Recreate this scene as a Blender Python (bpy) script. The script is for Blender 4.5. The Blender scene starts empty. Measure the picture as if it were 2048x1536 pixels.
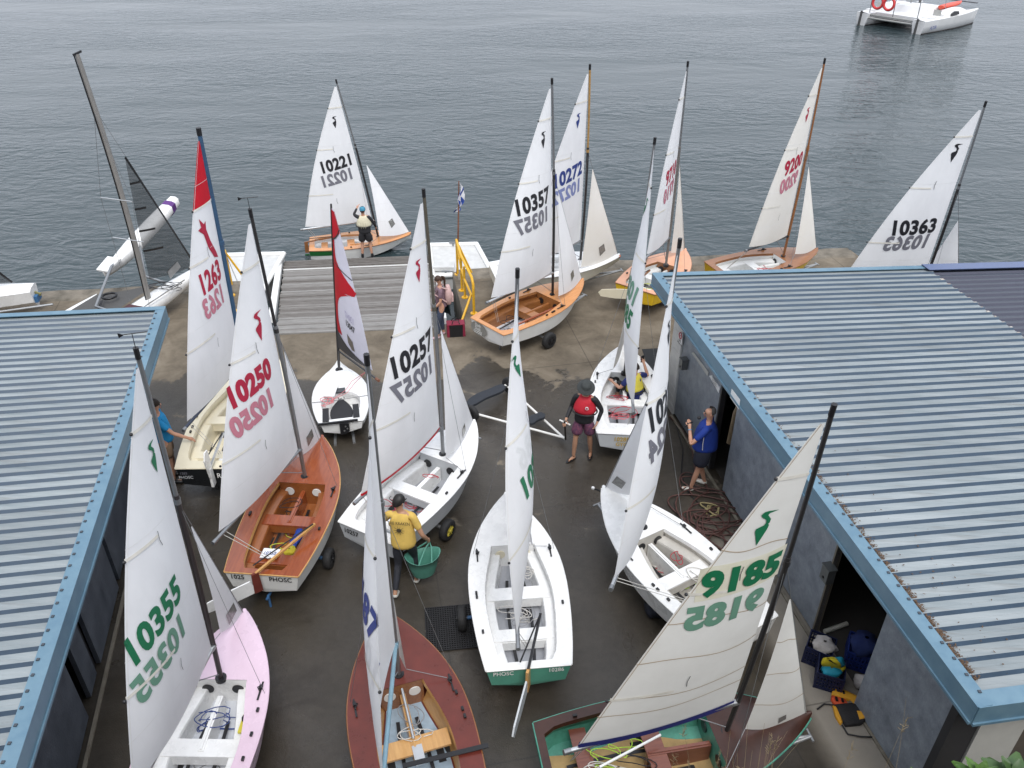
import bpy, bmesh, math, random
from mathutils import Vector as V, Matrix as M
random.seed(7)
rad = math.radians
SC = bpy.context.scene
COL = SC.collection

# ------------------------------------------------------------------ camera, sky, sun, exposure
CAM_H, PITCH, FPX = 9.5, rad(33.0), 1630.0
cd = bpy.data.cameras.new('camera')
cam = bpy.data.objects.new('camera', cd); COL.objects.link(cam)
cam.location = (0, 0, CAM_H); cam.rotation_euler = (math.pi/2-PITCH, 0, 0)
cd.sensor_width = 36.0; cd.lens = FPX/2048*36.0; cd.clip_end = 3000; cd.clip_start = 0.1
SC.camera = cam

SUN_EL, SUN_AZ = rad(58), rad(165)          # overcast: a wide soft sun behind the camera's right
w = bpy.data.worlds.new('World'); SC.world = w; w.use_nodes = True
nt = w.node_tree; nt.nodes.clear()
sky = nt.nodes.new('ShaderNodeTexSky'); sky.sky_type = 'NISHITA'; sky.sun_disc = False
sky.sun_elevation = SUN_EL; sky.sun_rotation = SUN_AZ; sky.air_density = 2.0; sky.dust_density = 4.0
hsv = nt.nodes.new('ShaderNodeHueSaturation'); hsv.inputs['Saturation'].default_value = 0.16
mixw = nt.nodes.new('ShaderNodeMixRGB'); mixw.inputs[0].default_value = 0.7
mixw.inputs[2].default_value = (7.9, 8.45, 9.55, 1)          # even cloud cover over the clear sky
bg = nt.nodes.new('ShaderNodeBackground'); bg.inputs['Strength'].default_value = 0.12
wo = nt.nodes.new('ShaderNodeOutputWorld')
nt.links.new(sky.outputs[0], hsv.inputs['Color']); nt.links.new(hsv.outputs[0], mixw.inputs[1])
tcw = nt.nodes.new('ShaderNodeTexCoord'); sx = nt.nodes.new('ShaderNodeSeparateXYZ'); nt.links.new(tcw.outputs['Generated'], sx.inputs[0])
mr = nt.nodes.new('ShaderNodeMapRange'); mr.inputs[1].default_value = 0; mr.inputs[2].default_value = 1; mr.inputs[3].default_value = .80; mr.inputs[4].default_value = 1.14   # overcast sky: brighter overhead than at the horizon
nt.links.new(sx.outputs[2], mr.inputs[0]); vm = nt.nodes.new('ShaderNodeMixRGB'); vm.blend_type = 'MULTIPLY'; vm.inputs[0].default_value = 1
nt.links.new(mixw.outputs[0], vm.inputs[1]); nt.links.new(mr.outputs[0], vm.inputs[2])
nt.links.new(vm.outputs[0], bg.inputs[0]); nt.links.new(bg.outputs[0], wo.inputs[0])
sl = bpy.data.lights.new('sun', 'SUN'); sl.energy = 1.5; sl.angle = rad(26); sl.color = (1, .97, .93)
sun = bpy.data.objects.new('sun', sl); COL.objects.link(sun)
sun.rotation_euler = (math.pi/2-SUN_EL, 0, math.pi-SUN_AZ)
SC.view_settings.view_transform = 'Standard'; SC.view_settings.look = 'None'
SC.view_settings.exposure = 0.44; SC.view_settings.gamma = 1.0; SC.view_settings.use_curve_mapping = False

# ------------------------------------------------------------------ survey helpers: the photograph's calibrated camera
CAMP = V((0, 0, CAM_H)); CF = V((0, math.cos(PITCH), -math.sin(PITCH))); CU = V((0, math.sin(PITCH), math.cos(PITCH)))
def ray(px, py): return (V((px-1024, 0, 0)) + CU*(768-py) + CF*FPX).normalized()
def at(px, py, z=0.0):
    d = ray(px, py); return CAMP + d*((z-CAM_H)/d.z)
def reach(px, py, c, r):
    """point on the sight line px,py at distance r from c (a spar of known length)"""
    d = ray(px, py); oc = CAMP-V(c); b = oc.dot(d); D = b*b-oc.dot(oc)+r*r
    return CAMP + d*(-b-math.sqrt(D) if D > 0 else -b)
def lerp(a, b, t): return a+(b-a)*t
def interp(tab, t):
    for i in range(len(tab)-1):
        if t <= tab[i+1][0]: break
    x0, y0 = tab[i]; x1, y1 = tab[i+1]
    m0 = (y1-tab[i-1][1])/(x1-tab[i-1][0]) if i > 0 else (y1-y0)/(x1-x0)
    m1 = (tab[i+2][1]-y0)/(tab[i+2][0]-x0) if i+2 < len(tab) else (y1-y0)/(x1-x0)
    h = x1-x0; s = min(max((t-x0)/h, 0), 1)
    return (2*s**3-3*s*s+1)*y0+(s**3-2*s*s+s)*h*m0+(-2*s**3+3*s*s)*y1+(s**3-s*s)*h*m1

# ------------------------------------------------------------------ materials
MATS = {}
def mat(name, col=(.5, .5, .5), rough=.5, metal=0.0, var=.12, vscale=6.0, bump=0.0, bscale=40.0, col2=None, stretch=(1, 1, 1),
        spec=.5, coat=0.0, trans=0.0, clear=0.0):
    if name in MATS: return MATS[name]
    m = bpy.data.materials.new(name); m.use_nodes = True; n = m.node_tree; L = n.links
    b = n.nodes['Principled BSDF']
    b.inputs['Roughness'].default_value = rough; b.inputs['Metallic'].default_value = metal
    b.inputs['Specular IOR Level'].default_value = spec; b.inputs['Coat Weight'].default_value = coat
    tc = n.nodes.new('ShaderNodeTexCoord'); mp = n.nodes.new('ShaderNodeMapping'); mp.inputs['Scale'].default_value = stretch
    L.new(tc.outputs['Object'], mp.inputs[0])
    nz = n.nodes.new('ShaderNodeTexNoise'); nz.inputs['Scale'].default_value = vscale; nz.inputs['Detail'].default_value = 6
    nz.inputs['Roughness'].default_value = .65
    L.new(mp.outputs[0], nz.inputs['Vector'])
    rp = n.nodes.new('ShaderNodeValToRGB'); rp.color_ramp.elements[0].position = .3; rp.color_ramp.elements[1].position = .72
    c2 = col2 or tuple(min(1, c*(1+var)) for c in col); c1 = tuple(c*(1-var) for c in col) if not col2 else col
    rp.color_ramp.elements[0].color = (*c1, 1); rp.color_ramp.elements[1].color = (*c2, 1)
    L.new(nz.outputs['Fac'], rp.inputs[0]); L.new(rp.outputs[0], b.inputs['Base Color'])
    if rough > .15:
        mr = n.nodes.new('ShaderNodeMapRange'); mr.inputs[3].default_value = max(.05, rough-.12); mr.inputs[4].default_value = min(1, rough+.12)
        L.new(nz.outputs['Fac'], mr.inputs[0]); L.new(mr.outputs[0], b.inputs['Roughness'])
    if bump:
        nb = n.nodes.new('ShaderNodeTexNoise'); nb.inputs['Scale'].default_value = bscale; nb.inputs['Detail'].default_value = 4
        L.new(mp.outputs[0], nb.inputs['Vector'])
        bp = n.nodes.new('ShaderNodeBump'); bp.inputs['Strength'].default_value = bump; bp.inputs['Distance'].default_value = .02
        L.new(nb.outputs['Fac'], bp.inputs['Height']); L.new(bp.outputs[0], b.inputs['Normal'])
    if trans:
        tr = n.nodes.new('ShaderNodeBsdfTranslucent'); mx = n.nodes.new('ShaderNodeMixShader'); mx.inputs[0].default_value = trans
        out = n.nodes['Material Output']
        L.new(rp.outputs[0], tr.inputs[0])
        L.new(b.outputs[0], mx.inputs[1]); L.new(tr.outputs[0], mx.inputs[2]); L.new(mx.outputs[0], out.inputs[0])
    if clear:
        tp = n.nodes.new('ShaderNodeBsdfTransparent'); mx2 = n.nodes.new('ShaderNodeMixShader'); mx2.inputs[0].default_value = clear; out = n.nodes['Material Output']
        src = out.inputs[0].links[0].from_socket; L.new(src, mx2.inputs[1]); L.new(tp.outputs[0], mx2.inputs[2]); L.new(mx2.outputs[0], out.inputs[0])
    m.diffuse_color = (*col, 1); MATS[name] = m
    return m
def wood(name, dark, light, rough=.35, coat=.3, grain=(1.5, 14, 14)):
    return mat(name, dark, rough, col2=light, vscale=2.2, stretch=grain, bump=.03, bscale=8, coat=coat)

sailw = mat('sailcloth_white', (.85, .855, .87), .55, var=.055, vscale=2.0, bump=.34, bscale=2.2, stretch=(1, 1, .45), trans=.22, spec=.25)
sailold = mat('sailcloth_old', (.74, .73, .69), .65, col2=(.82, .815, .78), vscale=1.6, bump=.4, bscale=2.6, trans=.2, spec=.2)
sailcream = mat('sailcloth_cream', (.80, .765, .70), .6, col2=(.855, .835, .795), vscale=.9, bump=.15, bscale=3.0, trans=.2, spec=.2)
sailred = mat('sailcloth_red', (.60, .012, .028), .5, var=.1, vscale=3, trans=.15, spec=.3)
sailgrey = mat('sailcloth_smoke', (.055, .058, .06), .5, var=.25, vscale=4, trans=.25, spec=.3, clear=.34)
window = mat('clear_vinyl', (.20, .20, .19), .15, var=.4, vscale=20, spec=.6)
black = mat('black_plastic', (.012, .012, .014), .4)
rubber = mat('rubber', (.018, .018, .019), .75, var=.3, vscale=30, bump=.2)
carbon = mat('black_mast', (.022, .021, .022), .35, spec=.6)
alu = mat('aluminium', (.62, .63, .64), .38, metal=.9, var=.08)
alud = mat('aluminium_dull', (.30, .31, .32), .42, metal=.8, var=.12)
steelwire = mat('wire', (.28, .29, .30), .4, metal=.6)
sparwood = wood('spar_wood', (.33, .18, .05), (.52, .32, .12))
batten = mat('batten_tape', (.74, .715, .65), .6)
stitch = mat('stitching', (.80, .80, .79), .7)
stitchold = mat('stitching_old', (.40, .30, .20), .7)
gelwhite = mat('gelcoat_white', (.80, .80, .79), .28, var=.075, vscale=5, spec=.5)
gelcream = mat('gelcoat_cream', (.74, .68, .52), .35, var=.05, vscale=3)
gelgrey = mat('gelcoat_grey', (.52, .54, .56), .35, var=.06, vscale=4)
gelpink = mat('gelcoat_pink', (.72, .55, .66), .28, var=.04, vscale=3)
paintwhite = mat('paint_white', (.76, .76, .74), .35, var=.05, vscale=5)
paintcream = mat('paint_cream', (.62, .60, .52), .45, var=.1, vscale=5)
paintyellow = mat('paint_yellow', (.72, .47, .02), .3, var=.06)
paintblack = mat('paint_black', (.012, .014, .017), .3)
paintgreen = mat('paint_green', (.02, .13, .035), .35)
painttealin = mat('paint_teal', (.07, .27, .20), .45, var=.28, vscale=7)
paintmint = mat('paint_mint', (.10, .34, .25), .35, var=.08)
paintmaroon = mat('paint_maroon', (.135, .028, .020), .3, var=.2, vscale=4, coat=.12, spec=.35)
paintbrown = mat('paint_brown', (.045, .016, .010), .35, var=.35, vscale=3)
paintblue = mat('paint_pale_blue', (.34, .45, .55), .5, var=.12, vscale=12)
floorgrey = mat('floor_grey', (.36, .37, .40), .55, var=.12)
floorpale = mat('floor_pale', (.60, .62, .66), .45, var=.08)
floortan = mat('floor_tan', (.42, .28, .12), .6, var=.2)
salmon = mat('paint_salmon', (.66, .34, .21), .35, var=.06)
vorange = wood('varnish_orange', (.50, .21, .065), (.66, .31, .12))
vbrown = wood('varnish_brown', (.20, .075, .025), (.33, .14, .05))
vmahog = wood('varnish_mahogany', (.215, .044, .014), (.33, .085, .026), rough=.2, coat=.6)
vmahogin = wood('varnish_inner', (.21, .065, .018), (.32, .11, .03))
vgold = wood('varnish_gold', (.48, .25, .08), (.62, .36, .13))
ropes = {k: mat('rope_'+k, c, .8, var=.2, vscale=60) for k, c in dict(red=(.45, .04, .06), white=(.6, .58, .54), blue=(.03, .06, .22), black=(.015, .015, .02),
         yellow=(.50, .55, .05), grey=(.25, .25, .26), pink=(.65, .20, .22), lime=(.40, .62, .06)).items()}
inkc = dict(black=(.016, .016, .02), blue=(.02, .045, .22), red=(.40, .012, .045), green=(.008, .16, .07))
ink = {k: mat('ink_'+k, c, .5, var=.08) for k, c in inkc.items()}
pale = {k: mat('ink_through_'+k, c, .6, var=.06) for k, c in dict(black=(.17, .17, .20), blue=(.21, .25, .48), red=(.52, .19, .25), green=(.14, .30, .22)).items()}
paleback = mat('number_backing', (.70, .68, .53), .6, col2=(.78, .76, .66), vscale=6)

# ------------------------------------------------------------------ mesh builder
WM = {}
class MB:
    def __init__(s): s.v = []; s.f = []; s.m = []; s.sm = []
    def add(s, vs, fs, mi=0, smooth=False):
        o = len(s.v); s.v += [V(p) for p in vs]
        for f in fs: s.f.append([i+o for i in f]); s.m.append(mi); s.sm.append(smooth)
        return s
    def box(s, c, size, ax=None, mi=0, taper=1.0):
        c = V(c); x, y, z = ax if ax else (V((1, 0, 0)), V((0, 1, 0)), V((0, 0, 1)))
        hx, hy, hz = size[0]/2, size[1]/2, size[2]/2; vs = []
        for k in (-1, 1):
            t = taper if k > 0 else 1
            for i, j in ((-1, -1), (1, -1), (1, 1), (-1, 1)): vs.append(c+V(x)*(hx*i*t)+V(y)*(hy*j*t)+V(z)*(hz*k))
        return s.add(vs, [(3, 2, 1, 0), (4, 5, 6, 7), (0, 1, 5, 4), (1, 2, 6, 5), (2, 3, 7, 6), (3, 0, 4, 7)], mi)
    def beam(s, p, q, wd, ht, up=(0, 0, 1), mi=0):
        p, q = V(p), V(q); d = (q-p); L = d.length; d.normalize(); y = V(up).cross(d)
        if y.length < 1e-4: y = V((0, 1, 0)).cross(d)
        y.normalize(); z = d.cross(y)
        return s.box((p+q)/2, (L, wd, ht), (d, y, z), mi)
    def tube(s, pts, r, n=8, mi=0, caps=True, smooth=True):
        pts = [V(p) for p in pts]; rs = r if isinstance(r, (list, tuple)) else [r]*len(pts)
        vs = []; up = None
        for i, p in enumerate(pts):
            d = (pts[min(i+1, len(pts)-1)]-pts[max(i-1, 0)])
            if d.length < 1e-7: d = V((0, 0, 1))
            d.normalize()
            if up is None:
                up = V((0, 0, 1)) if abs(d.z) < .9 else V((1, 0, 0))
            x = up.cross(d)
            if x.length < 1e-5: x = V((0, 1, 0)).cross(d)
            x.normalize(); y = d.cross(x); up = y.copy()
            for k in range(n):
                a = 2*math.pi*k/n; vs.append(p+(x*math.cos(a)+y*math.sin(a))*rs[i])
        fs = [(i*n+k, i*n+(k+1) % n, (i+1)*n+(k+1) % n, (i+1)*n+k) for i in range(len(pts)-1) for k in range(n)]
        s.add(vs, fs, mi, smooth)
        if caps:
            s.add(vs[:n], [tuple(range(n))[::-1]], mi); s.add(vs[-n:], [tuple(range(n))], mi)
        return s
    def grid(s, rows, mi=0, smooth=True, close=False):
        n = len(rows[0]); vs = [p for r in rows for p in r]; fs = []
        for i in range(len(rows)-1):
            for k in range(n-(0 if close else 1)):
                fs.append((i*n+k, i*n+(k+1) % n, (i+1)*n+(k+1) % n, (i+1)*n+k))
        return s.add(vs, fs, mi, smooth)
    def prism(s, poly, d, mi=0):
        d = V(d); n = len(poly); a = [V(p) for p in poly]; b = [p+d for p in a]
        fs = [tuple(range(n))[::-1], tuple(range(n, 2*n))]+[(i, (i+1) % n, n+(i+1) % n, n+i) for i in range(n)]
        return s.add(a+b, fs, mi)
    def disc(s, c, nrm, r, t, n=20, mi=0, r2=None):
        c = V(c); z = V(nrm).normalized(); x = z.orthogonal().normalized(); y = z.cross(x); r2 = r if r2 is None else r2
        return s.prism2([c+(x*math.cos(2*math.pi*k/n)+y*math.sin(2*math.pi*k/n))*r for k in range(n)],
                        [c+z*t+(x*math.cos(2*math.pi*k/n)+y*math.sin(2*math.pi*k/n))*r2 for k in range(n)], mi)
    def prism2(s, a, b, mi=0):
        n = len(a); fs = [tuple(range(n))[::-1], tuple(range(n, 2*n))]+[(i, (i+1) % n, n+(i+1) % n, n+i) for i in range(n)]
        return s.add(list(a)+list(b), fs, mi)
    def ring(s, c, nrm, R, r, n=24, k=8, mi=0):
        c = V(c); z = V(nrm).normalized(); x = z.orthogonal().normalized(); y = z.cross(x); rows = []
        for i in range(n+1):
            a = 2*math.pi*i/n; e = x*math.cos(a)+y*math.sin(a)
            rows.append([c+e*(R+r*math.cos(2*math.pi*j/k))+z*(r*math.sin(2*math.pi*j/k)) for j in range(k)])
        return s.grid(rows, mi, True, True)
    def ball(s, c, r, n=10, mi=0, sc=(1, 1, 1)):
        rows = [[V(c)+V((math.sin(math.pi*i/n)*math.cos(2*math.pi*k/(n+2))*r*sc[0], math.sin(math.pi*i/n)*math.sin(2*math.pi*k/(n+2))*r*sc[1],
                 math.cos(math.pi*i/n)*r*sc[2])) for k in range(n+2)] for i in range(n+1)]
        return s.grid(rows, mi, True, True)
    def xf(s, mtx): s.v = [mtx @ p for p in s.v]; return s
    def build(s, name, mats, parent=None, label=None):
        if not isinstance(mats, (list, tuple)): mats = [mats]
        me = bpy.data.meshes.new(name)
        vs = s.v
        if parent is not None:
            inv = WM[parent].inverted(); vs = [inv @ p for p in vs]
        me.from_pydata([tuple(p) for p in vs], [], s.f)
        for m_ in mats: me.materials.append(m_)
        for p, mi, sm in zip(me.polygons, s.m, s.sm): p.material_index = mi; p.use_smooth = sm
        me.validate(); me.update()
        o = bpy.data.objects.new(name, me); COL.objects.link(o)
        if parent is not None: o.parent = parent; WM[o] = WM[parent]
        else: WM[o] = M.Identity(4)
        if label: o['label'] = label
        return o
def thing(name, label, cat, loc=(0, 0, 0), rz=0.0, group=None):
    o = bpy.data.objects.new(name, None); COL.objects.link(o); o.empty_display_size = .2
    o.location = loc; o.rotation_euler = (0, 0, rz); o['label'] = label; o['category'] = cat
    if group: o['group'] = group
    WM[o] = M.Translation(V(loc)) @ M.Rotation(rz, 4, 'Z')
    return o
def tag(o, label, cat, group=None):
    o['label'] = label; o['category'] = cat
    if group: o['group'] = group
    return o
def base_origin(o, loc):
    """move a one-mesh thing's origin to its base"""
    d = V(loc)-o.location
    for v in o.data.vertices: v.co -= d
    o.location = loc; WM[o] = M.Translation(V(loc)); return o
def dup(root, loc, rz, label, group=None):
    r = root.copy(); COL.objects.link(r); r.location = loc; r.rotation_euler = (0, 0, rz); r['label'] = label
    if group: r['group'] = group
    WM[r] = M.Translation(V(loc)) @ M.Rotation(rz, 4, 'Z')
    for ch in list(root.children):
        c = ch.copy(); COL.objects.link(c); c.parent = r
        for g in ch.children:
            d = g.copy(); COL.objects.link(d); d.parent = c
    return r
def structure(o): o['kind'] = 'structure'; return o

# text: font outlines turned to flat polygons
GLY = {}
def glyphs(txt, bold=.018, space=1.0, shear=0.0):
    k = (txt, bold, space, shear)
    if k in GLY: return GLY[k]
    cu = bpy.data.curves.new('t', 'FONT'); cu.body = txt; cu.size = 1.0; cu.offset = bold; cu.space_character = space; cu.shear = shear
    cu.resolution_u = 4
    ob = bpy.data.objects.new('t', cu); COL.objects.link(ob)
    dg = bpy.context.evaluated_depsgraph_get(); me = bpy.data.meshes.new_from_object(ob.evaluated_get(dg))
    bm = bmesh.new(); bm.from_mesh(me); bmesh.ops.remove_doubles(bm, verts=bm.verts, dist=.0005)
    xs = [v.co.x for v in bm.verts] or [0]; ys = [v.co.y for v in bm.verts] or [0]
    x0, x1, y0, y1 = min(xs), max(xs), min(ys), max(ys)
    for i in range(1, 9+len(txt)*2):
        x = lerp(x0, x1, i/(9+len(txt)*2))
        bmesh.ops.bisect_plane(bm, geom=bm.verts[:]+bm.edges[:]+bm.faces[:], plane_co=(x, 0, 0), plane_no=(1, 0, 0))
    for i in range(1, 4):
        bmesh.ops.bisect_plane(bm, geom=bm.verts[:]+bm.edges[:]+bm.faces[:], plane_co=(0, lerp(y0, y1, i/4), 0), plane_no=(0, 1, 0))
    bmesh.ops.triangulate(bm, faces=bm.faces[:]); bm.verts.ensure_lookup_table()
    vs = [((v.co.x-x0)/(y1-y0), (v.co.y-y0)/(y1-y0)) for v in bm.verts]; fs = [tuple(v.index for v in f.verts) for f in bm.faces]
    bm.free(); bpy.data.objects.remove(ob); bpy.data.meshes.remove(me); bpy.data.curves.remove(cu)
    GLY[k] = (vs, fs, (x1-x0)/(y1-y0)); return GLY[k]
def flat_text(mb, txt, origin, xd, yd, height, squeeze=1.0, off=.004, bold=.018, center=True, mi=0, shear=0.0):
    vs, fs, wd = glyphs(txt, bold, 1.05, shear); xd = V(xd).normalized(); yd = V(yd).normalized(); n = xd.cross(yd)
    o = V(origin)+n*off
    cx = wd/2 if center else 0
    mb.add([o+xd*((x-cx)*height*squeeze)+yd*((y-.5)*height) for x, y in vs], fs, mi)

def rope(pts_fn, n, r, mat_, name, parent, k=5):
    return MB().tube([pts_fn(i/(n-1)) for i in range(n)], r, k).build(name, mat_, parent)
def squiggle(c, rx, ry, turns, n, seed, z=.012):
    rnd = random.Random(seed); ph = [rnd.uniform(0, 6.3) for _ in range(6)]
    out = []
    for i in range(n):
        t = i/(n-1); a = 2*math.pi*turns*t+ph[0]; q = .65+.35*math.sin(3.7*a*.31+ph[1])
        out.append(V((c[0]+rx*q*math.cos(a)+rx*.35*math.sin(1.3*a+ph[2]), c[1]+ry*q*math.sin(a)+ry*.35*math.cos(.7*a+ph[3]), c[2]+z*(1+math.sin(2.3*a+ph[4])))))
    return out
# ================================================================== SETTING
WATER_Z = -1.15
# ---- water
def water_mat():
    m = bpy.data.materials.new('water'); m.use_nodes = True; n = m.node_tree; L = n.links; b = n.nodes['Principled BSDF']
    b.inputs['Roughness'].default_value = .06; b.inputs['IOR'].default_value = 1.333
    tc = n.nodes.new('ShaderNodeTexCoord')
    def noise(scale, st, det=3, rot=0.0, dist=0.0):
        mp = n.nodes.new('ShaderNodeMapping'); mp.inputs['Scale'].default_value = st; mp.inputs['Rotation'].default_value = (0, 0, rot)
        nz = n.nodes.new('ShaderNodeTexNoise'); nz.inputs['Scale'].default_value = scale; nz.inputs['Detail'].default_value = det
        nz.inputs['Distortion'].default_value = dist
        L.new(tc.outputs['Object'], mp.inputs[0]); L.new(mp.outputs[0], nz.inputs['Vector']); return nz.outputs['Fac']
    def math_(op, a, c):
        q = n.nodes.new('ShaderNodeMath'); q.operation = op
        for i, x in enumerate((a, c)):
            if isinstance(x, (int, float)): q.inputs[i].default_value = x
            else: L.new(x, q.inputs[i])
        return q.outputs[0]
    big = noise(.13, (1, 2.0, 1), 2, .25, .5); mid = noise(.95, (.8, 1.55, 1), 3, .3, 1.4); small = noise(2.3, (.8, 1.5, 1), 3, .12, 1.0); tiny = noise(5, (.9, 1.6, 1), 2, .3, .5)
    gust = noise(.045, (1, 2.5, 1), 2, .1)
    gm = n.nodes.new('ShaderNodeMapRange'); gm.inputs[1].default_value = .35; gm.inputs[2].default_value = .65; gm.inputs[3].default_value = .22; gm.inputs[4].default_value = 1.45
    L.new(gust, gm.inputs[0])
    rip = math_('ADD', math_('MULTIPLY', mid, .25), math_('ADD', math_('MULTIPLY', small, .085), math_('MULTIPLY', tiny, .022)))
    h = math_('ADD', math_('MULTIPLY', big, .28), math_('MULTIPLY', rip, gm.outputs[0]))
    bp = n.nodes.new('ShaderNodeBump'); bp.inputs['Strength'].default_value = 1.0; bp.inputs['Distance'].default_value = .42
    L.new(h, bp.inputs['Height']); L.new(bp.outputs[0], b.inputs['Normal'])
    rp = n.nodes.new('ShaderNodeValToRGB'); rp.color_ramp.elements[0].color = (.025, .039, .044, 1); rp.color_ramp.elements[1].color = (.037, .055, .061, 1)
    L.new(gust, rp.inputs[0]); L.new(rp.outputs[0], b.inputs['Base Color'])
    return m
wb = MB().add([(-700, 6, WATER_Z), (700, 6, WATER_Z), (700, 1500, WATER_Z), (-700, 1500, WATER_Z)], [(0, 1, 2, 3)])
structure(wb.build('water', water_mat()))

# ---- courtyard slab
def concrete_mat():
    m = bpy.data.materials.new('wet_concrete'); m.use_nodes = True; n = m.node_tree; L = n.links; b = n.nodes['Principled BSDF']
    geo = n.nodes.new('ShaderNodeTexCoord'); OBJ = geo.outputs['Object']
    def nz(scale, det=6, dist=0.0, rough=.6):
        q = n.nodes.new('ShaderNodeTexNoise'); q.inputs['Scale'].default_value = scale; q.inputs['Detail'].default_value = det
        q.inputs['Distortion'].default_value = dist; q.inputs['Roughness'].default_value = rough; L.new(OBJ, q.inputs['Vector']); return q.outputs['Fac']
    def mth(op, a, c=0.0, d=0.0, clamp=False):
        q = n.nodes.new('ShaderNodeMath'); q.operation = op; q.use_clamp = clamp
        for i, x in enumerate((a, c, d)):
            if isinstance(x, (int, float)): q.inputs[i].default_value = x
            else: L.new(x, q.inputs[i])
        return q.outputs[0]
    def ramp(f, stops):
        q = n.nodes.new('ShaderNodeValToRGB'); e = q.color_ramp.elements
        while len(e) < len(stops): e.new(.5)
        for el, (p, c) in zip(e, stops): el.position = p; el.color = (*c, 1)
        L.new(f, q.inputs[0]); return q.outputs[0]
    def mix(f, a, c):
        q = n.nodes.new('ShaderNodeMixRGB')
        for i, x in enumerate((f, a, c)):
            if isinstance(x, (int, float)): q.inputs[i].default_value = x
            elif isinstance(x, tuple): q.inputs[i].default_value = (*x, 1)
            else: L.new(x, q.inputs[i])
        return q.outputs[0]
    sp = n.nodes.new('ShaderNodeSeparateXYZ'); L.new(OBJ, sp.inputs[0]); X, Y = sp.outputs[0], sp.outputs[1]
    fine = nz(9, 8, .2, .7); med = nz(1.3, 7, .5); big = nz(.34, 5, .4); speck = nz(70, 3)
    dry = mix(mth('MULTIPLY', speck, .35), ramp(med, [(.28, (.075, .059, .040)), (.5, (.135, .109, .077)), (.72, (.225, .188, .14))]), ramp(fine, [(.3, (.075, .062, .046)), (.7, (.25, .212, .165))]))
    wet = mix(.4, ramp(med, [(.25, (.028, .0225, .0165)), (.55, (.056, .047, .036)), (.8, (.092, .078, .060))]), ramp(fine, [(.3, (.024, .020, .016)), (.7, (.066, .057, .046))]))
    # the tide of rinse water: wet below a wandering line, drier strip by the sheds, a few dried islands
    edge = mth('ADD', mth('ADD', Y, mth('MULTIPLY', mth('SUBTRACT', big, .5), 5.2)), mth('MULTIPLY', mth('SUBTRACT', med, .5), 2.4))
    wetm = mth('SUBTRACT', 1.0, mth('MULTIPLY_ADD', edge, 6.5, -6.5*14.75, True))
    isl = mth('MULTIPLY_ADD', med, 26.0, -26.0*.64, True)
    isl = mth('MULTIPLY', isl, mth('MULTIPLY_ADD', Y, .5, -.5*9.0, True))
    rightd = mth('MULTIPLY_ADD', mth('ADD', X, mth('MULTIPLY', Y, .2)), 3.0, -3.0*5.02, True)       # pale strip along the right shed
    nearr = mth('SUBTRACT', 1.0, mth('MULTIPLY_ADD', Y, .5, -.5*9.2, True))
    wetm = mth('MULTIPLY', wetm, mth('SUBTRACT', 1.0, mth('MULTIPLY', isl, .75)))
    wetm = mth('MULTIPLY', wetm, mth('SUBTRACT', 1.0, mth('MULTIPLY', mth('MULTIPLY', rightd, nearr), .95)))
    dry = mix(mth('MULTIPLY', rightd, mth('MULTIPLY', nearr, .55)), dry, (.34, .315, .275))
    col = mix(wetm, dry, wet)
    oli = mth('MULTIPLY', mth('MULTIPLY_ADD', nz(.42, 5, .9), 5.0, -5.0*.47, True), wetm)
    col = mix(mth('MULTIPLY', oli, .55), col, (.040, .031, .018))
    # slab joints
    def joint(c, per, off):
        fr = mth('FRACT', mth('ADD', mth('MULTIPLY', c, 1/per), off)); return mth('LESS_THAN', mth('ABSOLUTE', mth('SUBTRACT', fr, .5)), .012/per)
    jj = mth('MAXIMUM', joint(mth('ADD', X, mth('MULTIPLY', Y, .2)), 4.2, .35), joint(mth('SUBTRACT', Y, mth('MULTIPLY', X, .2)), 4.6, .2))
    col = mix(mth('MULTIPLY', jj, .45), col, (.02, .018, .015))
    col = mix(mth('MULTIPLY', mth('MULTIPLY', mth('MULTIPLY_ADD', nz(.9, 6, .8), 9.0, -9.0*.56, True), wetm), .55), col, (.020, .014, .009))
    L.new(col, b.inputs['Base Color'])
    pud = mth('MULTIPLY_ADD', nz(.55, 5, .6), 7.0, -7.0*.53, True)
    wr = mth('SUBTRACT', .37, mth('MULTIPLY', pud, .30))
    rr = n.nodes.new('ShaderNodeMix'); rr.inputs[2].default_value = .9; L.new(wetm, rr.inputs[0]); L.new(wr, rr.inputs[3]); L.new(rr.outputs[0], b.inputs['Roughness'])
    bp = n.nodes.new('ShaderNodeBump'); bp.inputs['Distance'].default_value = .012; bp.inputs['Strength'].default_value = .5
    L.new(mth('ADD', fine, mth('MULTIPLY', speck, .5)), bp.inputs['Height']); L.new(bp.outputs[0], b.inputs['Normal'])
    return m
conc = concrete_mat()
wallconc = mat('weathered_concrete', (.075, .066, .05), .9, col2=(.24, .21, .17), vscale=2.2, bump=.6, bscale=14)
yard = [(-45, 14.57), (-6.8, 19.54), (-5.75, 16.72), (-1.12, 17.30), (-1.62, 20.21), (9.7, 21.68), (10.9, 15.6), (16, 15.2), (16, -9), (-45, -9)]
mb = MB().add([(x, y, 0) for x, y in yard], [tuple(range(len(yard)))[::-1]])
structure(mb.build('courtyard', conc))
mb = MB()
for i in range(7):
    a, b = V((*yard[i], 0)), V((*yard[i+1], 0)); nrm = (b-a).cross(V((0, 0, 1))).normalized()*-1
    mb.add([a-V((0, 0, .004)), b-V((0, 0, .004)), b-V((0, 0, 2.6)), a-V((0, 0, 2.6))], [(0, 1, 2, 3)])
sw = mb.build('sea_wall', wallconc); tag(sw, 'weathered concrete sea wall at the edge of the boat yard', 'sea wall')
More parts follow.
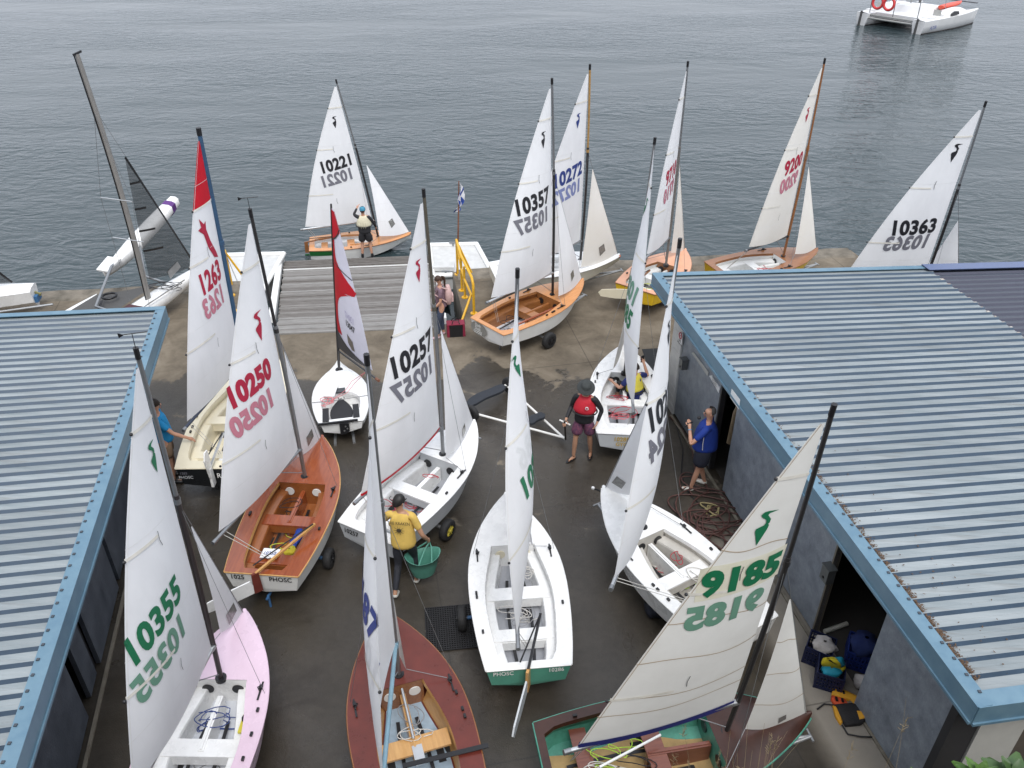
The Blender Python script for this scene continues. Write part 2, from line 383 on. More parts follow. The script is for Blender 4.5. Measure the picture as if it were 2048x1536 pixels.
# raised kerb blocks along the quay edge
def quay_kerb(a, b, label):
    a, b = V((*a, 0)), V((*b, 0)); d = (b-a).normalized(); nn = V((d.y, -d.x, 0)); L = (b-a).length; mb = MB(); k = int(L/.6); rows = []
    rnd = random.Random(int(L*10))
    for i in range(k+1):
        p = a+d*(L*i/k); j = rnd.uniform(-.03, .03); h = .05+rnd.uniform(-.02, .02)
        rows.append([p+nn*(-.05+j)+V((0, 0, -.05)), p+nn*(-.05+j)+V((0, 0, h)), p+nn*(.42+j*2)+V((0, 0, h*.6)), p+nn*(.5+j*2)+V((0, 0, -.01))])
    mb.grid(rows, smooth=False); o = mb.build('quay_kerb', wallconc); tag(o, label, 'kerb'); base_origin(o, a)
quay_kerb((-20, 17.84), (-6.9, 19.53), 'rough concrete quay kerb beside the trimaran')
quay_kerb((-1.5, 20.24), (9.6, 21.66), 'rough concrete quay kerb behind the yellow hulled dinghies')

# ---- raised garden bank the photograph was taken over
bank = mat('bank_soil', (.05, .04, .025), .95, col2=(.11, .085, .05), bump=.8, bscale=9)
mb = MB(); mb.prism([(1.6, -6, 0), (1.6, 4.05, 0), (7.6, 4.05, 0), (7.6, -6, 0)][::-1], (0, 0, 1.75)); o = mb.build('garden_bank', bank); structure(o)
# unseen rock face and terrace under the camera, added to shade the near yard
rockm = mat('unseen_rock_face', (.06, .052, .042), .95, col2=(.15, .13, .105), vscale=1.2, bump=1.0, bscale=3)
mb = MB(); rr = random.Random(5); rows = []
for yy, zz in ((2.5, 0), (2.2, 2.0), (1.9, 4.2), (1.7, 5.6), (.4, 6.2), (-.6, 8.0), (-8, 8.2)): rows.append([V((-30+60*i/40, yy+(rr.uniform(-.25, .1) if yy > 0 else 0), zz+(rr.uniform(-.15, .1) if 0 < zz < 8 else 0))) for i in range(41)])
mb.grid(rows, smooth=False); structure(mb.build('unseen_rock_face', rockm))

# ---- timber ramp
rampw = [mat('weathered_timber_%s' % k, c1, .85, col2=c2, vscale=3, stretch=(1.2, 18, 18), bump=.5, bscale=10) for k, c1, c2 in
         (('grey', (.115, .106, .096), (.29, .275, .26)), ('brown', (.08, .07, .062), (.22, .205, .19)), ('pale', (.15, .142, .132), (.34, .33, .315)))]
TL, TR, BL, BR = at(555, 669, .01), at(877, 656, .01), at(569, 524, -1.0), at(864, 512, -1.0)
rt = thing('timber_ramp', 'grey weathered timber boat ramp running down into the water', 'ramp', ((TL+TR)/2)[:], 0)
N = 46
for i in range(N):
    t = (i+.5)/N; low = t > .84
    a, b = lerp(TL, BL, t), lerp(TR, BR, t)
    wdt = (BL-TL).length/N*(.62 if low else .93)
    dz = random.uniform(-.008, .008)+(.02 if low else 0)
    mb = MB(); mb.beam(a+V((random.uniform(-.04, .02), 0, dz)), b+V((random.uniform(-.02, .04), 0, dz+random.uniform(-.006, .006))), wdt, .05, V((0, .16, 1)))
    mb.build('plank', random.choice(rampw) if not low else rampw[1], rt)
mb = MB()
for s in (.12, .5, .88): mb.beam(lerp(TL, TR, s)-V((0, 0, .12)), lerp(BL, BR, s)-V((0, 0, .12)), .15, .18)
mb.build('bearer', rampw[1], rt)
MB().beam(lerp(TL, BL, .14)+V((-.16, 0, .06)), lerp(TL, BL, .98)+V((-.12, 0, .06)), .16, .16).build('edge_strip', paintwhite, rt)
MB().beam(lerp(TR, BR, .05)+V((.14, 0, .06)), lerp(TR, BR, .6)+V((.12, 0, .06)), .14, .16).build('edge_strip', paintwhite, rt)
MB().beam(lerp(TL, BL, .845)+V((0, 0, .03)), lerp(TR, BR, .845)+V((0, 0, .03)), .05, .03, V((0, .16, 1))).build('joint_strip', paintwhite, rt)

# ---- white floating pontoons
pont = mat('pontoon_white', (.46, .46, .45), .5, col2=(.60, .60, .59), vscale=4, bump=.1)
pontrim = mat('pontoon_rim', (.80, .80, .79), .35, var=.04)
def pontoon(corners, ztop, label):
    c = [V((x, y, ztop)) for x, y in corners]; ctr = sum(c, V())/4
    t = thing('floating_pontoon', label, 'pontoon', (ctr.x, ctr.y, WATER_Z), 0, 'white floating pontoons beside the ramp')
    MB().prism([p-V((0, 0, .75)) for p in c], (0, 0, .72)).build('float', pont, t)
    mb = MB()
    for i in range(4):
        a, b = c[i], c[(i+1) % 4]; mb.tube([lerp(a, b, -.005), lerp(a, b, .5), lerp(a, b, 1.005)], .075, 8)
    mb.build('rim', pontrim, t)
    for i, s in ((0, .2), (2, .5)):
        p = lerp(c[i], c[(i+1) % 4], s)*.93+ctr*.07; mb = MB(); mb.beam(p+V((-.12, 0, .1)), p+V((.12, 0, .1)), .04, .04)
        mb.tube([p, p+V((0, 0, .1))], .03, 8); mb.build('cleat', alud, t)
    MB().box(lerp(c[0], c[2], .24)+V((0, 0, .06)), (.62, .4, .12)).build('hatch', pont, t)
def xy(p): return (p.x, p.y)
pontoon([xy(at(866, 553, -.7)), xy(at(984, 545, -.7)), xy(at(953, 488, -.7)), xy(at(858, 490, -.7))], -.7, 'white pontoon floating between the ramp and the yellow handrail')
pontoon([(-8.5, 19.75), (-6.95, 20.0), (-6.96, 23.0), (-8.65, 22.9)], -.7, 'white pontoon floating at the left of the ramp')

# ---- yellow handrails
yel = mat('handrail_yellow', (.72, .40, .02), .4, var=.12, vscale=20)
def handrail(label, A, Bp, Cp, D, far, low):
    t = thing('handrail', label, 'handrail', A[:], 0, 'yellow safety handrails at the ramp')
    u = V((0, 0, 1)); h = 1.0
    for p, hh in ((A, h), (Bp, .92), (Cp, .86)):
        MB().tube([p, p+u*hh], .032, 10).build('post', yel, t); MB().disc(p, u, .09, .02, 14).build('base_plate', yel, t)
    top = [A+u*h, Bp+u*h, lerp(Cp, D, .3)+u*.98, lerp(Cp, D, .85)+u*.92, D+u*.8, D+u*.6, D]
    MB().tube(top, .034, 10).build('top_rail', yel, t); MB().disc(D, u, .09, .02, 14).build('base_plate', yel, t)
    MB().tube([A+u*.98, Bp+u*.62, Cp+u*.52, lerp(Cp, D, .8)+u*.4], .03, 10).build('mid_rail', yel, t)
    MB().tube([A+u*.97, far], .028, 10).build('brace', yel, t)
    MB().tube([lerp(Cp, D, .75)+u*.42, low], .03, 10).build('strut', yel, t)
    return t
hr = handrail('yellow pipe handrail on the concrete wall behind the girl with the backpack', at(915.5, 549), at(924, 581), at(930, 595), at(948, 627), at(944, 547), at(915, 646)-V((0, 0, .25)))
handrail('yellow pipe handrail half hidden behind the red topped sail', V((-7.35, 19.35, 0)), V((-7.2, 18.8, 0)), V((-7.05, 18.1, 0)), V((-6.9, 17.5, 0)), V((-6.9, 19.4, 0)), V((-6.2, 17.3, -.1)))

# ---- chequered flag on a rusty pole beside the handrail
fp = at(914, 549); ft = thing('flag', 'blue and white chequered flag on a rusty pole by the yellow handrail', 'flag', fp[:], 0)
rust = mat('rusty_pipe', (.14, .055, .03), .8, col2=(.24, .11, .07), bump=.4)
topf = fp+V((.14, .02, 2.58))
MB().tube([fp, lerp(fp, topf, .5)+V((.01, 0, 0)), topf], [.026, .022, .014], 8).build('pole', rust, ft)
fw = mat('flag_white', (.78, .78, .80), .7, trans=.2); fb = mat('flag_blue', (.03, .075, .33), .7)
nu, nv = 12, 20; g = []
for j in range(nv+1):
    v = j/nv; row = []
    for i in range(nu+1):
        u = i/nu; hang = .34*u*(1-.45*v)
        row.append(topf+V((hang*.55*math.cos(v*2.2)+.04*math.sin(5*u+7*v)-.10*v*u, -.12*u*math.sin(3*v+1)-.05*math.sin(6*u), -.02-.72*v-.30*u*(1-v*.4))))
    g.append(row)
mb = MB(); vs = [p for r in g for p in r]
for j in range(nv):
    for i in range(nu):
        a = j*(nu+1)+i; mb.add([vs[a], vs[a+1], vs[a+nu+2], vs[a+nu+1]], [(0, 1, 2, 3)], ((i*3//nu)+(j*4//nv)) % 2, True)
mb.build('flag_cloth', [fw, fb], ft)

# ---- sheds
roofpan = mat('roof_pan_weathered', (.165, .20, .215), .40, col2=(.31, .34, .35), vscale=1.1, stretch=(.45, 5, 5), bump=.05, bscale=5, spec=.6)
def vary_sheets(m):
    n = m.node_tree; L = n.links; b = n.nodes['Principled BSDF']; src = b.inputs['Base Color'].links[0].from_socket
    oi = n.nodes.new('ShaderNodeObjectInfo'); mr_ = n.nodes.new('ShaderNodeMapRange'); mr_.inputs[3].default_value = .84; mr_.inputs[4].default_value = 1.12; L.new(oi.outputs['Random'], mr_.inputs[0])
    tc = n.nodes.new('ShaderNodeTexCoord'); mp = n.nodes.new('ShaderNodeMapping'); mp.inputs['Scale'].default_value = (.35, 9, 9); L.new(tc.outputs['Object'], mp.inputs[0])
    nz = n.nodes.new('ShaderNodeTexNoise'); nz.inputs['Scale'].default_value = 1.6; nz.inputs['Detail'].default_value = 8; L.new(mp.outputs[0], nz.inputs['Vector'])
    r2 = n.nodes.new('ShaderNodeMapRange'); r2.inputs[1].default_value = .56; r2.inputs[2].default_value = .74; r2.inputs[4].default_value = .55; L.new(nz.outputs['Fac'], r2.inputs[0])
    m1 = n.nodes.new('ShaderNodeMixRGB'); m1.blend_type = 'MULTIPLY'; m1.inputs[0].default_value = 1; L.new(src, m1.inputs[1]); L.new(mr_.outputs[0], m1.inputs[2])
    m2 = n.nodes.new('ShaderNodeMixRGB'); m2.inputs[2].default_value = (.13, .115, .095, 1); L.new(r2.outputs[0], m2.inputs[0]); L.new(m1.outputs[0], m2.inputs[1]); L.new(m2.outputs[0], b.inputs['Base Color'])
vary_sheets(roofpan)
roofweb = mat('roof_rib_blue_shaded', (.034, .062, .10), .45, var=.15, vscale=3, spec=.5)  # rib sides: unweathered blue, with their shade painted in darker
fascia = mat('fascia_blue', (.092, .18, .255), .45, col2=(.145, .245, .315), vscale=4, spec=.5)
navypan = mat('roof_navy', (.052, .060, .082), .42, var=.12, vscale=2, spec=.6)
navyweb = mat('roof_navy_web', (.045, .048, .075), .5, var=.1)
navytrim = mat('roof_navy_trim', (.10, .135, .25), .4, var=.08)
doorgrey = mat('door_blue_grey', (.16, .185, .22), .5, col2=(.30, .335, .38), vscale=5, bump=.25, bscale=30)
doordark = mat('door_dark_grey', (.055, .066, .085), .5, col2=(.12, .135, .16), vscale=3, bump=.2)
postdark = mat('dark_steel', (.03, .03, .033), .6)
blockwhite = mat('painted_blockwork', (.52, .53, .53), .7, col2=(.66, .67, .66), vscale=4, bump=.3)
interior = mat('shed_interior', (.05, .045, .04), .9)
screwm = mat('screw_head', (.05, .06, .075), .5)
def shed_frame(pa, pb, slope, right, tilt=None):
    A, B = at(*pa), at(*pb); e2 = (B-A).normalized(); e1 = V((-e2.y, e2.x, 0)) if right else V((e2.y, -e2.x, 0))
    if tilt: e1 = V((-1, -tilt, 0)).normalized()
    d1 = (e1+V((0, 0, slope))).normalized(); return A, B, e1, e2, d1
PROF = [(0, 0, 0), (.055, 0, 0), (.058, .003, 0), (.072, .003, 0), (.075, 0, 0), (.126, 0, 0), (.148, .036, 1), (.160, .036, 0), (.190, 0, 1)]
def roof_sheets(root, A, e2, d1, nsheet, start, length, mats, name='roof_sheet', sign=1):
    up = V((0, 0, 1)); data = None
    for k in range(nsheet):
        o = A+e2*(k*.76)
        if data is None:
            mb = MB()
            for r in range(4):
                for j in range(1, len(PROF)):
                    a, b = PROF[j-1], PROF[j]
                    pa = A+e2*(r*.19+a[0])+up*a[1]; pb = A+e2*(r*.19+b[0])+up*b[1]
                    q = [pa+d1*start, pb+d1*start, pb+d1*(start+length), pa+d1*(start+length)]
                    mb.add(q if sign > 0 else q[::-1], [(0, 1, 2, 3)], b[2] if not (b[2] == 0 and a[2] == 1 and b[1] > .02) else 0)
            ob = mb.build(name, mats, root); data = ob.data
        else:
            ob = bpy.data.objects.new(name, data); COL.objects.link(ob); ob.parent = root; ob.location = o-A; WM[ob] = WM[root]
def barge(root, P, Q, out, wd, ht, m, name, zt=.045, lip=True):
    P, Q, out = V(P), V(Q), V(out).normalized(); u = V((0, 0, 1)); mb = MB()
    mb.prism([P-out*wd+u*(zt-.012), P+u*(zt-.012), P+u*zt, P-out*wd+u*zt], Q-P)
    mb.prism([P+u*(zt-ht), P+out*.012+u*(zt-ht), P+out*.012+u*zt, P+u*zt], Q-P)
    if lip: mb.prism([P+out*.012+u*(zt-ht), P+out*.03+u*(zt-ht), P+out*.03+u*(zt-ht+.035), P+out*.012+u*(zt-ht+.035)], Q-P)
    return mb.build(name, m, root)
# right shed
A, B, e1, e2, d1 = shed_frame((1305, 550, 2.6), (1955, 1420, 2.6), -.055, True)
RS = dict(A=A, B=B, e1=e1, e2=e2, d1=d1); LEN = (B-A).length
rs = thing('boat_shed', 'pale blue ribbed metal roofed boat shed on the right of the yard', 'shed', (A.x, A.y, 0), 0, 'blue roofed boat sheds either side of the yard')
nsh = int((LEN-.2)/.76); pitch = (LEN-.24)/(nsh*.76)
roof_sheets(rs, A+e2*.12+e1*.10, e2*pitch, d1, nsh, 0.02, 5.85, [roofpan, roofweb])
roof_sheets(rs, A+e2*.12+e1*.10-V((0, 0, .03)), e2*pitch, d1, nsh, 5.70, 6.5, [navypan, navyweb], 'navy_roof_sheet')
barge(rs, A, B, -e1, .15, .27, fascia, 'fascia')
barge(rs, B+V((0, 0, .001)), B+d1*6.2+V((0, 0, .001)), e2, .17, .27, fascia, 'barge_cap')
barge(rs, A+V((0, 0, .001)), A+d1*5.9+V((0, 0, .001)), -e2, .13, .22, fascia, 'barge_cap')
barge(rs, A+d1*5.88+V((0, 0, .03)), A+d1*13+V((0, 0, .03)), -e2, .26, .22, navytrim, 'navy_barge_cap')
# lap edge of the upper sheets: pale crumbled sealant
lap = mat('lap_sealant', (.50, .50, .47), .8, col2=(.36, .24, .17), vscale=9)
mb = MB()
for k in range(int(LEN/.19)-2):
    p = A+e2*(.2+k*.19*pitch+random.uniform(0, .05))+e1*.1+d1*(5.86+random.uniform(-.01, .02)); r = random.uniform(.02, .05)
    mb.box(p+V((0, 0, .008)), (r*1.6, r*1.2, .018), (d1, e2, V((0, 0, 1))))
mb.build('lap_sealant', lap, rs)['kind'] = 'stuff'
mb = MB()
for k in range(nsh*4):
    p = A+e2*(.12+(k*.19+.16)*pitch)+e1*.115; mb.box(p+V((0, 0, .046)), (.03, .03, .022))
mb.build('screws', screwm, rs)['kind'] = 'stuff'
# walls
Wn = -e1                                     # wall faces the yard
W0 = at(1335, 809); Wd = (at(1797, 1536)-W0).normalized(); WIN = V((-Wd.y, Wd.x, 0))        # into the shed
def wall_s(px, py): return (at(px, py)-W0).dot(Wd)
def wall_pt(px, py, off=0.0):
    d = ray(px, py); o = W0-WIN*off; k = (o-CAMP).dot(WIN)/d.dot(WIN); return CAMP+d*k
SOFF = (W0-A).dot(e2); LW = LEN-SOFF
Sx = dict(pil=.35, o1a=wall_s(1423, 937), o1b=wall_s(1460, 980), o2a=wall_s(1641, 1265), o2b=wall_s(1727, 1407), end=LW-.46)
u = V((0, 0, 1)); ZT = 2.42
def slab(root, name, s0, s1, z0, z1, off, th, m):
    P = W0+Wd*s0-WIN*off+u*z0; Q = W0+Wd*s1-WIN*off+u*z0
    return MB().prism([P, Q, Q+WIN*th, P+WIN*th], u*(z1-z0)).build(name, m, root)
slab(rs, 'corner_pillar', -.1, Sx['pil'], 0, ZT, .03, .3, blockwhite)
for k in range(11):
    z = .2*k+.19
    if z < ZT: slab(rs, 'block_course', -.09, Sx['pil']-.01, z-.18, z, .036, .01, blockwhite)
d1o = slab(rs, 'sliding_door', Sx['pil']+.01, Sx['o1a'], .04, ZT, 0, .06, doorgrey)
d2o = slab(rs, 'sliding_door', Sx['o1b'], Sx['o2a'], .04, ZT, .01, .06, doorgrey)
d3o = slab(rs, 'sliding_door', Sx['o2b'], Sx['end'], .04, ZT, .07, .05, doorgrey)
slab(rs, 'door_edge', Sx['o1a'], Sx['o1a']+.05, .04, ZT, .02, .1, postdark)
slab(rs, 'door_edge', Sx['o2a']-.03, Sx['o2a'], .04, ZT, .02, .1, mat('door_edge_timber', (.16, .14, .11), .8))
slab(rs, 'door_track', -.1, LW-.42, ZT, ZT+.1, .08, .2, postdark)
slab(rs, 'door_track', .4, LW-.3, 0.002, .03, .10, .05, mat('floor_rail', (.14, .12, .09), .7, col2=(.22, .2, .16)))
# interior box
def ip(s, n, z): return W0+Wd*s+WIN*n+u*z
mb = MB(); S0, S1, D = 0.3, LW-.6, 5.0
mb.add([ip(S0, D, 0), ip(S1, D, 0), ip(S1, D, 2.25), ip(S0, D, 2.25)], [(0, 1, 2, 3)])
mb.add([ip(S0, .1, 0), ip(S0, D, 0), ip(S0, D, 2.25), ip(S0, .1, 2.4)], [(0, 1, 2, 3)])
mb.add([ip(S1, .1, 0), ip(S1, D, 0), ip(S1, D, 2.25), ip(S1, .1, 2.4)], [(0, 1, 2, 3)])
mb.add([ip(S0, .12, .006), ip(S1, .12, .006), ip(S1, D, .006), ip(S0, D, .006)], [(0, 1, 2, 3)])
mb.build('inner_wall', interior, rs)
for s in (Sx['o1b']+.6, Sx['o1b']+2.2, Sx['o2b']+.5): MB().beam(ip(s, .35, 0), ip(s, .35, 2.35), .1, .1, (0, 1, 0)).build('stud', postdark, rs)
# near gable wall of the right shed
Gp = B+e1*.30-e2*.40; Gp.z = 0; G1 = e1
slabn = lambda a, b, z0, z1, off, m, nm: MB().prism([Gp+G1*a+e2*off+u*z0, Gp+G1*b+e2*off+u*z0, Gp+G1*b+e2*(off-.1)+u*z0, Gp+G1*a+e2*(off-.1)+u*z0], u*(z1-z0)).build(nm, m, rs)
slabn(0, .34, 0, 2.45, 0, postdark, 'gable_wall'); slabn(.35, .95, 0, 2.36, .02, mat('gable_board_white', (.50, .50, .47), .7, var=.06), 'gable_board')
slabn(.96, 6, 0, 2.3, 0, mat('gable_brown', (.09, .075, .06), .8), 'gable_wall')
# lock boxes, notices
def stuck(name, quad, label, cat, m, th=.012, off=0.0, group=None, txt=None):
    P = [wall_pt(x, y, off) for x, y in quad]; n_ = -WIN
    o = MB().prism(P, n_*th); ob = o.build(name, m); tag(ob, label, cat, group); base_origin(ob, P[0]); return ob, P, n_
lockm = mat('lock_box_metal', (.16, .17, .17), .5, metal=.5)
def lockbox(px, py, label, w_=.16, h_=.24):
    p = wall_pt(px, py, .012); t = thing('lock_box', label, 'lock box', p[:], 0, 'metal lock boxes on the shed doors')
    MB().box(p-WIN*.06, (w_, .12, h_), (Wd, WIN, u)).build('case', lockm, t); MB().box(p-WIN*.06+u*(h_/2+.01), (w_+.02, .14, .02), (Wd, WIN, u)).build('lid', lockm, t)
    MB().disc(p-WIN*.12-u*.05, -WIN, .02, .01, 10).build('keyhole', black, t)
lockbox(1664, 1146, 'square metal lock box on the door edge beside the open dark doorway'); lockbox(1373, 727, 'small metal box on the far end of the shed door', .13, .2)
white_paper = mat('paper_white', (.76, .77, .78), .6, var=.03); strip_paper = mat('notice_strip', (.42, .43, .42), .6)
stuck('notice', [(1384, 706), (1388, 704), (1418, 744), (1416, 752)], 'long pale grey notice strip high on the shed door', 'notice', strip_paper, .01, .005)
nb, P, n_ = stuck('notice', [(1419.5, 752), (1424, 750), (1441, 776), (1438, 786)], 'white printed notice on the shed door above the dark doorway', 'notice', white_paper, .01, .005)
mb = MB(); c = sum(P, V())/4
for k in range(4): flat_text(mb, 'BOATS ONLY' if k % 2 else 'NO PARKING', c-WIN*.018+u*(.06-.035*k), (P[2]-P[1]), u, .022)
ob = mb.build('lettering', ink['black'], nb)
sg, P, n_ = stuck('no_smoking_sign', [(1357.5, 684), (1358.8, 664), (1366, 668), (1364.5, 690)], 'small white prohibition sign on the white corner pillar', 'sign', white_paper, .01, .04)
c = sum(P, V())/4; MB().ring(c-WIN*.016+u*.06, WIN, .06, .009, 20, 6).build('red_ring', ink['red'], sg)
MB().beam(c-WIN*.016+u*.06+Wd*.04+u*.04, c-WIN*.016+u*.06-Wd*.04-u*.04, .012, .006).build('red_bar', ink['red'], sg)
mb = MB(); flat_text(mb, 'NO', c-WIN*.012-u*.05, Wd, u, .05); flat_text(mb, 'SMOKING', c-WIN*.012-u*.11, Wd, u, .035); mb.build('lettering', ink['black'], sg)
# white paper taped on the fascia
fo = A-e1*.016
def fascia_pt(px, py):
    d = ray(px, py); k = (fo-CAMP).dot(e1)/d.dot(e1); return CAMP+d*k
Pq = [fascia_pt(*q) for q in ((1463.7, 777.4), (1480.6, 799.8), (1477.9, 819), (1460.4, 794.3))]
ob = MB().prism(Pq, -e1*.004).build('notice', white_paper); tag(ob, 'blank white sheet of paper taped to the blue fascia', 'notice'); base_origin(ob, Pq[0])
# leaf litter in the roof valley
leafb = mat('dead_leaves', (.05, .03, .018), .9, col2=(.15, .09, .05), vscale=30)
mb = MB(); rnd = random.Random(3)
for k in range(1500):
    s = LEN-.3-abs(rnd.gauss(0, 1.9)); n_ = abs(rnd.gauss(0, .035))
    if rnd.random() < .06: n_ = rnd.uniform(0, .9)
    if s < .2: continue
    p = A+e2*s+e1*.17+d1*n_+u*(.012+rnd.random()*.02); a = rnd.uniform(0, 6.28); r = rnd.uniform(.006, .02)
    ax = V((math.cos(a), math.sin(a), rnd.uniform(-.3, .3))); bx = V((-math.sin(a), math.cos(a), rnd.uniform(-.3, .3)))
    mb.add([p-ax*r, p+bx*r*.5, p+ax*r, p-bx*r*.5], [(0, 1, 2, 3)])
ob = mb.build('leaf_litter', leafb); ob['kind'] = 'stuff'; tag(ob, 'brown leaf litter caught along the right shed roof edge', 'leaf litter')

# left shed
A, B, e1, e2, d1 = shed_frame((331, 617, 2.6), (34, 1536, 2.6), .06, False, .225)
LENL = (B-A).length+1.6; B = A+e2*LENL
lsd = thing('boat_shed', 'pale blue ribbed metal roofed boat shed on the left of the yard', 'shed', (A.x, A.y, 0), 0, 'blue roofed boat sheds either side of the yard')
nsh = int((LENL-.2)/.76)
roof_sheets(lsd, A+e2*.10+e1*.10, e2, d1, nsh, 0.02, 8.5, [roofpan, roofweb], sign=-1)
barge(lsd, B, A, -e1, .15, .27, fascia, 'fascia'); barge(lsd, A, A+d1*8.6, -e2, .12, .22, fascia, 'barge_cap')
mb = MB()
for k in range(nsh*4): mb.box(A+e2*(.10+k*.19+.16)+e1*.115+u*.046, (.03, .03, .022))
mb.build('screws', screwm, lsd)['kind'] = 'stuff'
L0 = at(199, 1335); Ld = (L0-at(151, 1536)).normalized()*-1; LIN = V((Ld.y, -Ld.x, 0))
L0 = L0-Ld*((L0-A).dot(Ld)-.35)
def lslab(name, s0, s1, z0, z1, off, th, m):
    P = L0+Ld*s0-LIN*off+u*z0; Q = L0+Ld*s1-LIN*off+u*z0
    return MB().prism([P, P+LIN*th, Q+LIN*th, Q], u*(z1-z0)).build(name, m, lsd)
def ls(px, py): return (at(px, py)-L0).dot(Ld)
gaps = [(ls(250, 1165)-.05, ls(250, 1165)+.12), (ls(197, 1337)-.06, ls(197, 1337)+.10), (ls(166, 1420)-.16, ls(166, 1420)+.16)]
lastz = 0.0; zt = 2.42
for i, (g0, g1) in enumerate(gaps):
    lslab('sliding_door', lastz+.01, g0, .04, zt, .02*(i % 2), .06, doordark); lastz = g1
lslab('sliding_door', lastz, LENL-.4, .04, zt, .03, .06, doordark)
for g0, g1 in gaps[:2]: lslab('door_post', g0+.02, g1-.02, .02, zt, -.05, .08, postdark)
lslab('end_wall', -.1, 0, 0, zt, .02, 4.0, doordark)
lslab('door_track', 0, LENL-.4, zt, zt+.1, .08, .2, postdark); lslab('door_track', 0, LENL-.4, .002, .03, .14, .05, mat('floor_rail'))
mb = MB(); P, Q = L0+LIN*2.5, L0+Ld*(LENL-.4)+LIN*2.5; mb.add([P, Q, Q+u*2.5, P+u*2.5], [(0, 1, 2, 3)]); mb.build('inner_wall', interior, lsd)
# ================================================================== SAILING DINGHIES
class Sail:
    """cambered cloth between tack, clew and head; (a,b) = metres across from and up along the luff"""
    def __init__(s, tack, clew, head, camber=.07, twist=0.0, roach=.08, headw=.06, footr=.05, exp=1.0):
        s.t = V(tack); s.ey = (V(head)-s.t); s.bh = s.ey.length; s.ey.normalize()
        c = V(clew)-s.t; s.bc = c.dot(s.ey); ex = c-s.ey*s.bc; s.ac = ex.length; s.ex = ex.normalized()
        s.n = s.ex.cross(s.ey); s.view = 1 if s.n.dot(CAMP-s.t) > 0 else -1
        s.cam, s.tw, s.ro, s.hw, s.fr, s.exp = camber, twist, roach, headw, footr, exp
    def wl(s, b):
        v = max(0, min(1, (b-s.bc)/(s.bh-s.bc))); return s.ac*(1-v)**s.exp+s.hw*v+s.ro*math.sin(math.pi*v)
    def pt(s, a, b, off=0.0):
        w_ = max(s.wl(b), .02); x = max(0, min(1, a/w_)); hb = max(0, min(1, b/s.bh))
        o = s.view*s.cam*w_*4*(x**.85)*(1-x)*(.10+.90*math.sin(math.pi*min(1, .05+hb*1.0)))+s.tw*math.sin(math.pi*hb)*x*x
        return s.t+s.ex*a+s.ey*b+s.n*(o+off*s.view)
    def row(s, v, nu):
        b0, b1 = v*s.bh, lerp(s.bc, s.bh, v); out = []
        aw = s.wl(b1)
        for i in range(nu+1):
            q = i/nu; b = lerp(b0, b1, q)-s.fr*math.sin(math.pi*q)*(1-v)**6; out.append((aw*q, b))
        return out
    def mesh(s, mb, v0=0.0, v1=1.0, nu=14, nv=26, mi=0):
        return mb.grid([[s.pt(a, b) for a, b in s.row(lerp(v0, v1, j/nv), nu)] for j in range(nv+1)], mi)
    def ribbon(s, mb, ab, wd, mi=0, off=.006):
        P = []
        for i, (a, b) in enumerate(ab):
            a0, b0 = ab[max(i-1, 0)]; a1, b1 = ab[min(i+1, len(ab)-1)]
            d = math.hypot(a1-a0, b1-b0) or 1; na, nb = -(b1-b0)/d*wd/2, (a1-a0)/d*wd/2; P.append(((a+na, b+nb), (a-na, b-nb)))
        for sg in (1, -1):
            mb.grid([[s.pt(p[0], p[1], off*sg), s.pt(q[0], q[1], off*sg)] for p, q in P], mi, False)
    def across(s, v, u0, u1, n=10, wave=0.0, ph=0.0):
        r = []
        for i in range(n+1):
            q = lerp(u0, u1, i/n); b = lerp(v*s.bh, lerp(s.bc, s.bh, v), q); r.append((s.wl(lerp(s.bc, s.bh, v))*q, b+wave*math.sin(q*7+ph)))
        return r
    def print2d(s, mb, shapes, ac, bc, size, mirror=False, both=False, mi=0, off=.008, rot=0.0):
        """shapes: [(verts2d, faces)] in unit height, centred; read from the yard's viewing side"""
        sx = s.view*(-1 if mirror else 1); cr, sr = math.cos(rot), math.sin(rot)
        for vs, fs in shapes:
            P = []
            for x, y in vs:
                X, Y = (x*cr-y*sr)*size, (x*sr+y*cr)*size; P.append((ac+X*sx, bc+Y))
            for o_ in ((off, -off) if both else (off,)): mb.add([s.pt(a, b, o_) for a, b in P], fs, mi)
def text_shape(txt, bold=.05, squeeze=.8, shear=.0, space=1.06):
    vs, fs, wd = glyphs(txt, bold, space, shear); return [((x-wd/2)*squeeze, y-.5) for x, y in vs], fs
def poly_shape(pts):
    n = len(pts); cx = sum(p[0] for p in pts)/n; cy = sum(p[1] for p in pts)/n
    return pts, None
def tri(pts):
    bm = bmesh.new(); vs = [bm.verts.new((x, y, 0)) for x, y in pts]; f = bm.faces.new(vs)
    r = bmesh.ops.triangulate(bm, faces=[f]); bm.verts.index_update(); out = [(v.co.x, v.co.y) for v in bm.verts], [tuple(v.index for v in f.verts) for f in bm.faces]
    bm.free(); return out
# wading bird emblem: small beaked head, bent neck, wedge body
BIRD = [[(-.07, .40), (.0, .47), (.10, .475), (.36, .44), (.14, .405), (.10, .36), (.20, .22), (.19, .12), (.12, .05), (.04, .05), (.10, .14), (.08, .23), (-.04, .33)],
        [(.15, .10), (.19, .05), (.16, -.08), (-.02, -.5), (-.14, -.05), (-.12, .02), (.0, .06)]]
SABRE = [[(-.10, .50), (.02, .34), (.10, .38), (.05, .22), (.10, -.05), (.24, -.36), (.28, -.5), (.10, -.42), (-.04, -.15), (-.08, .16), (-.22, .30), (-.10, .32)]]

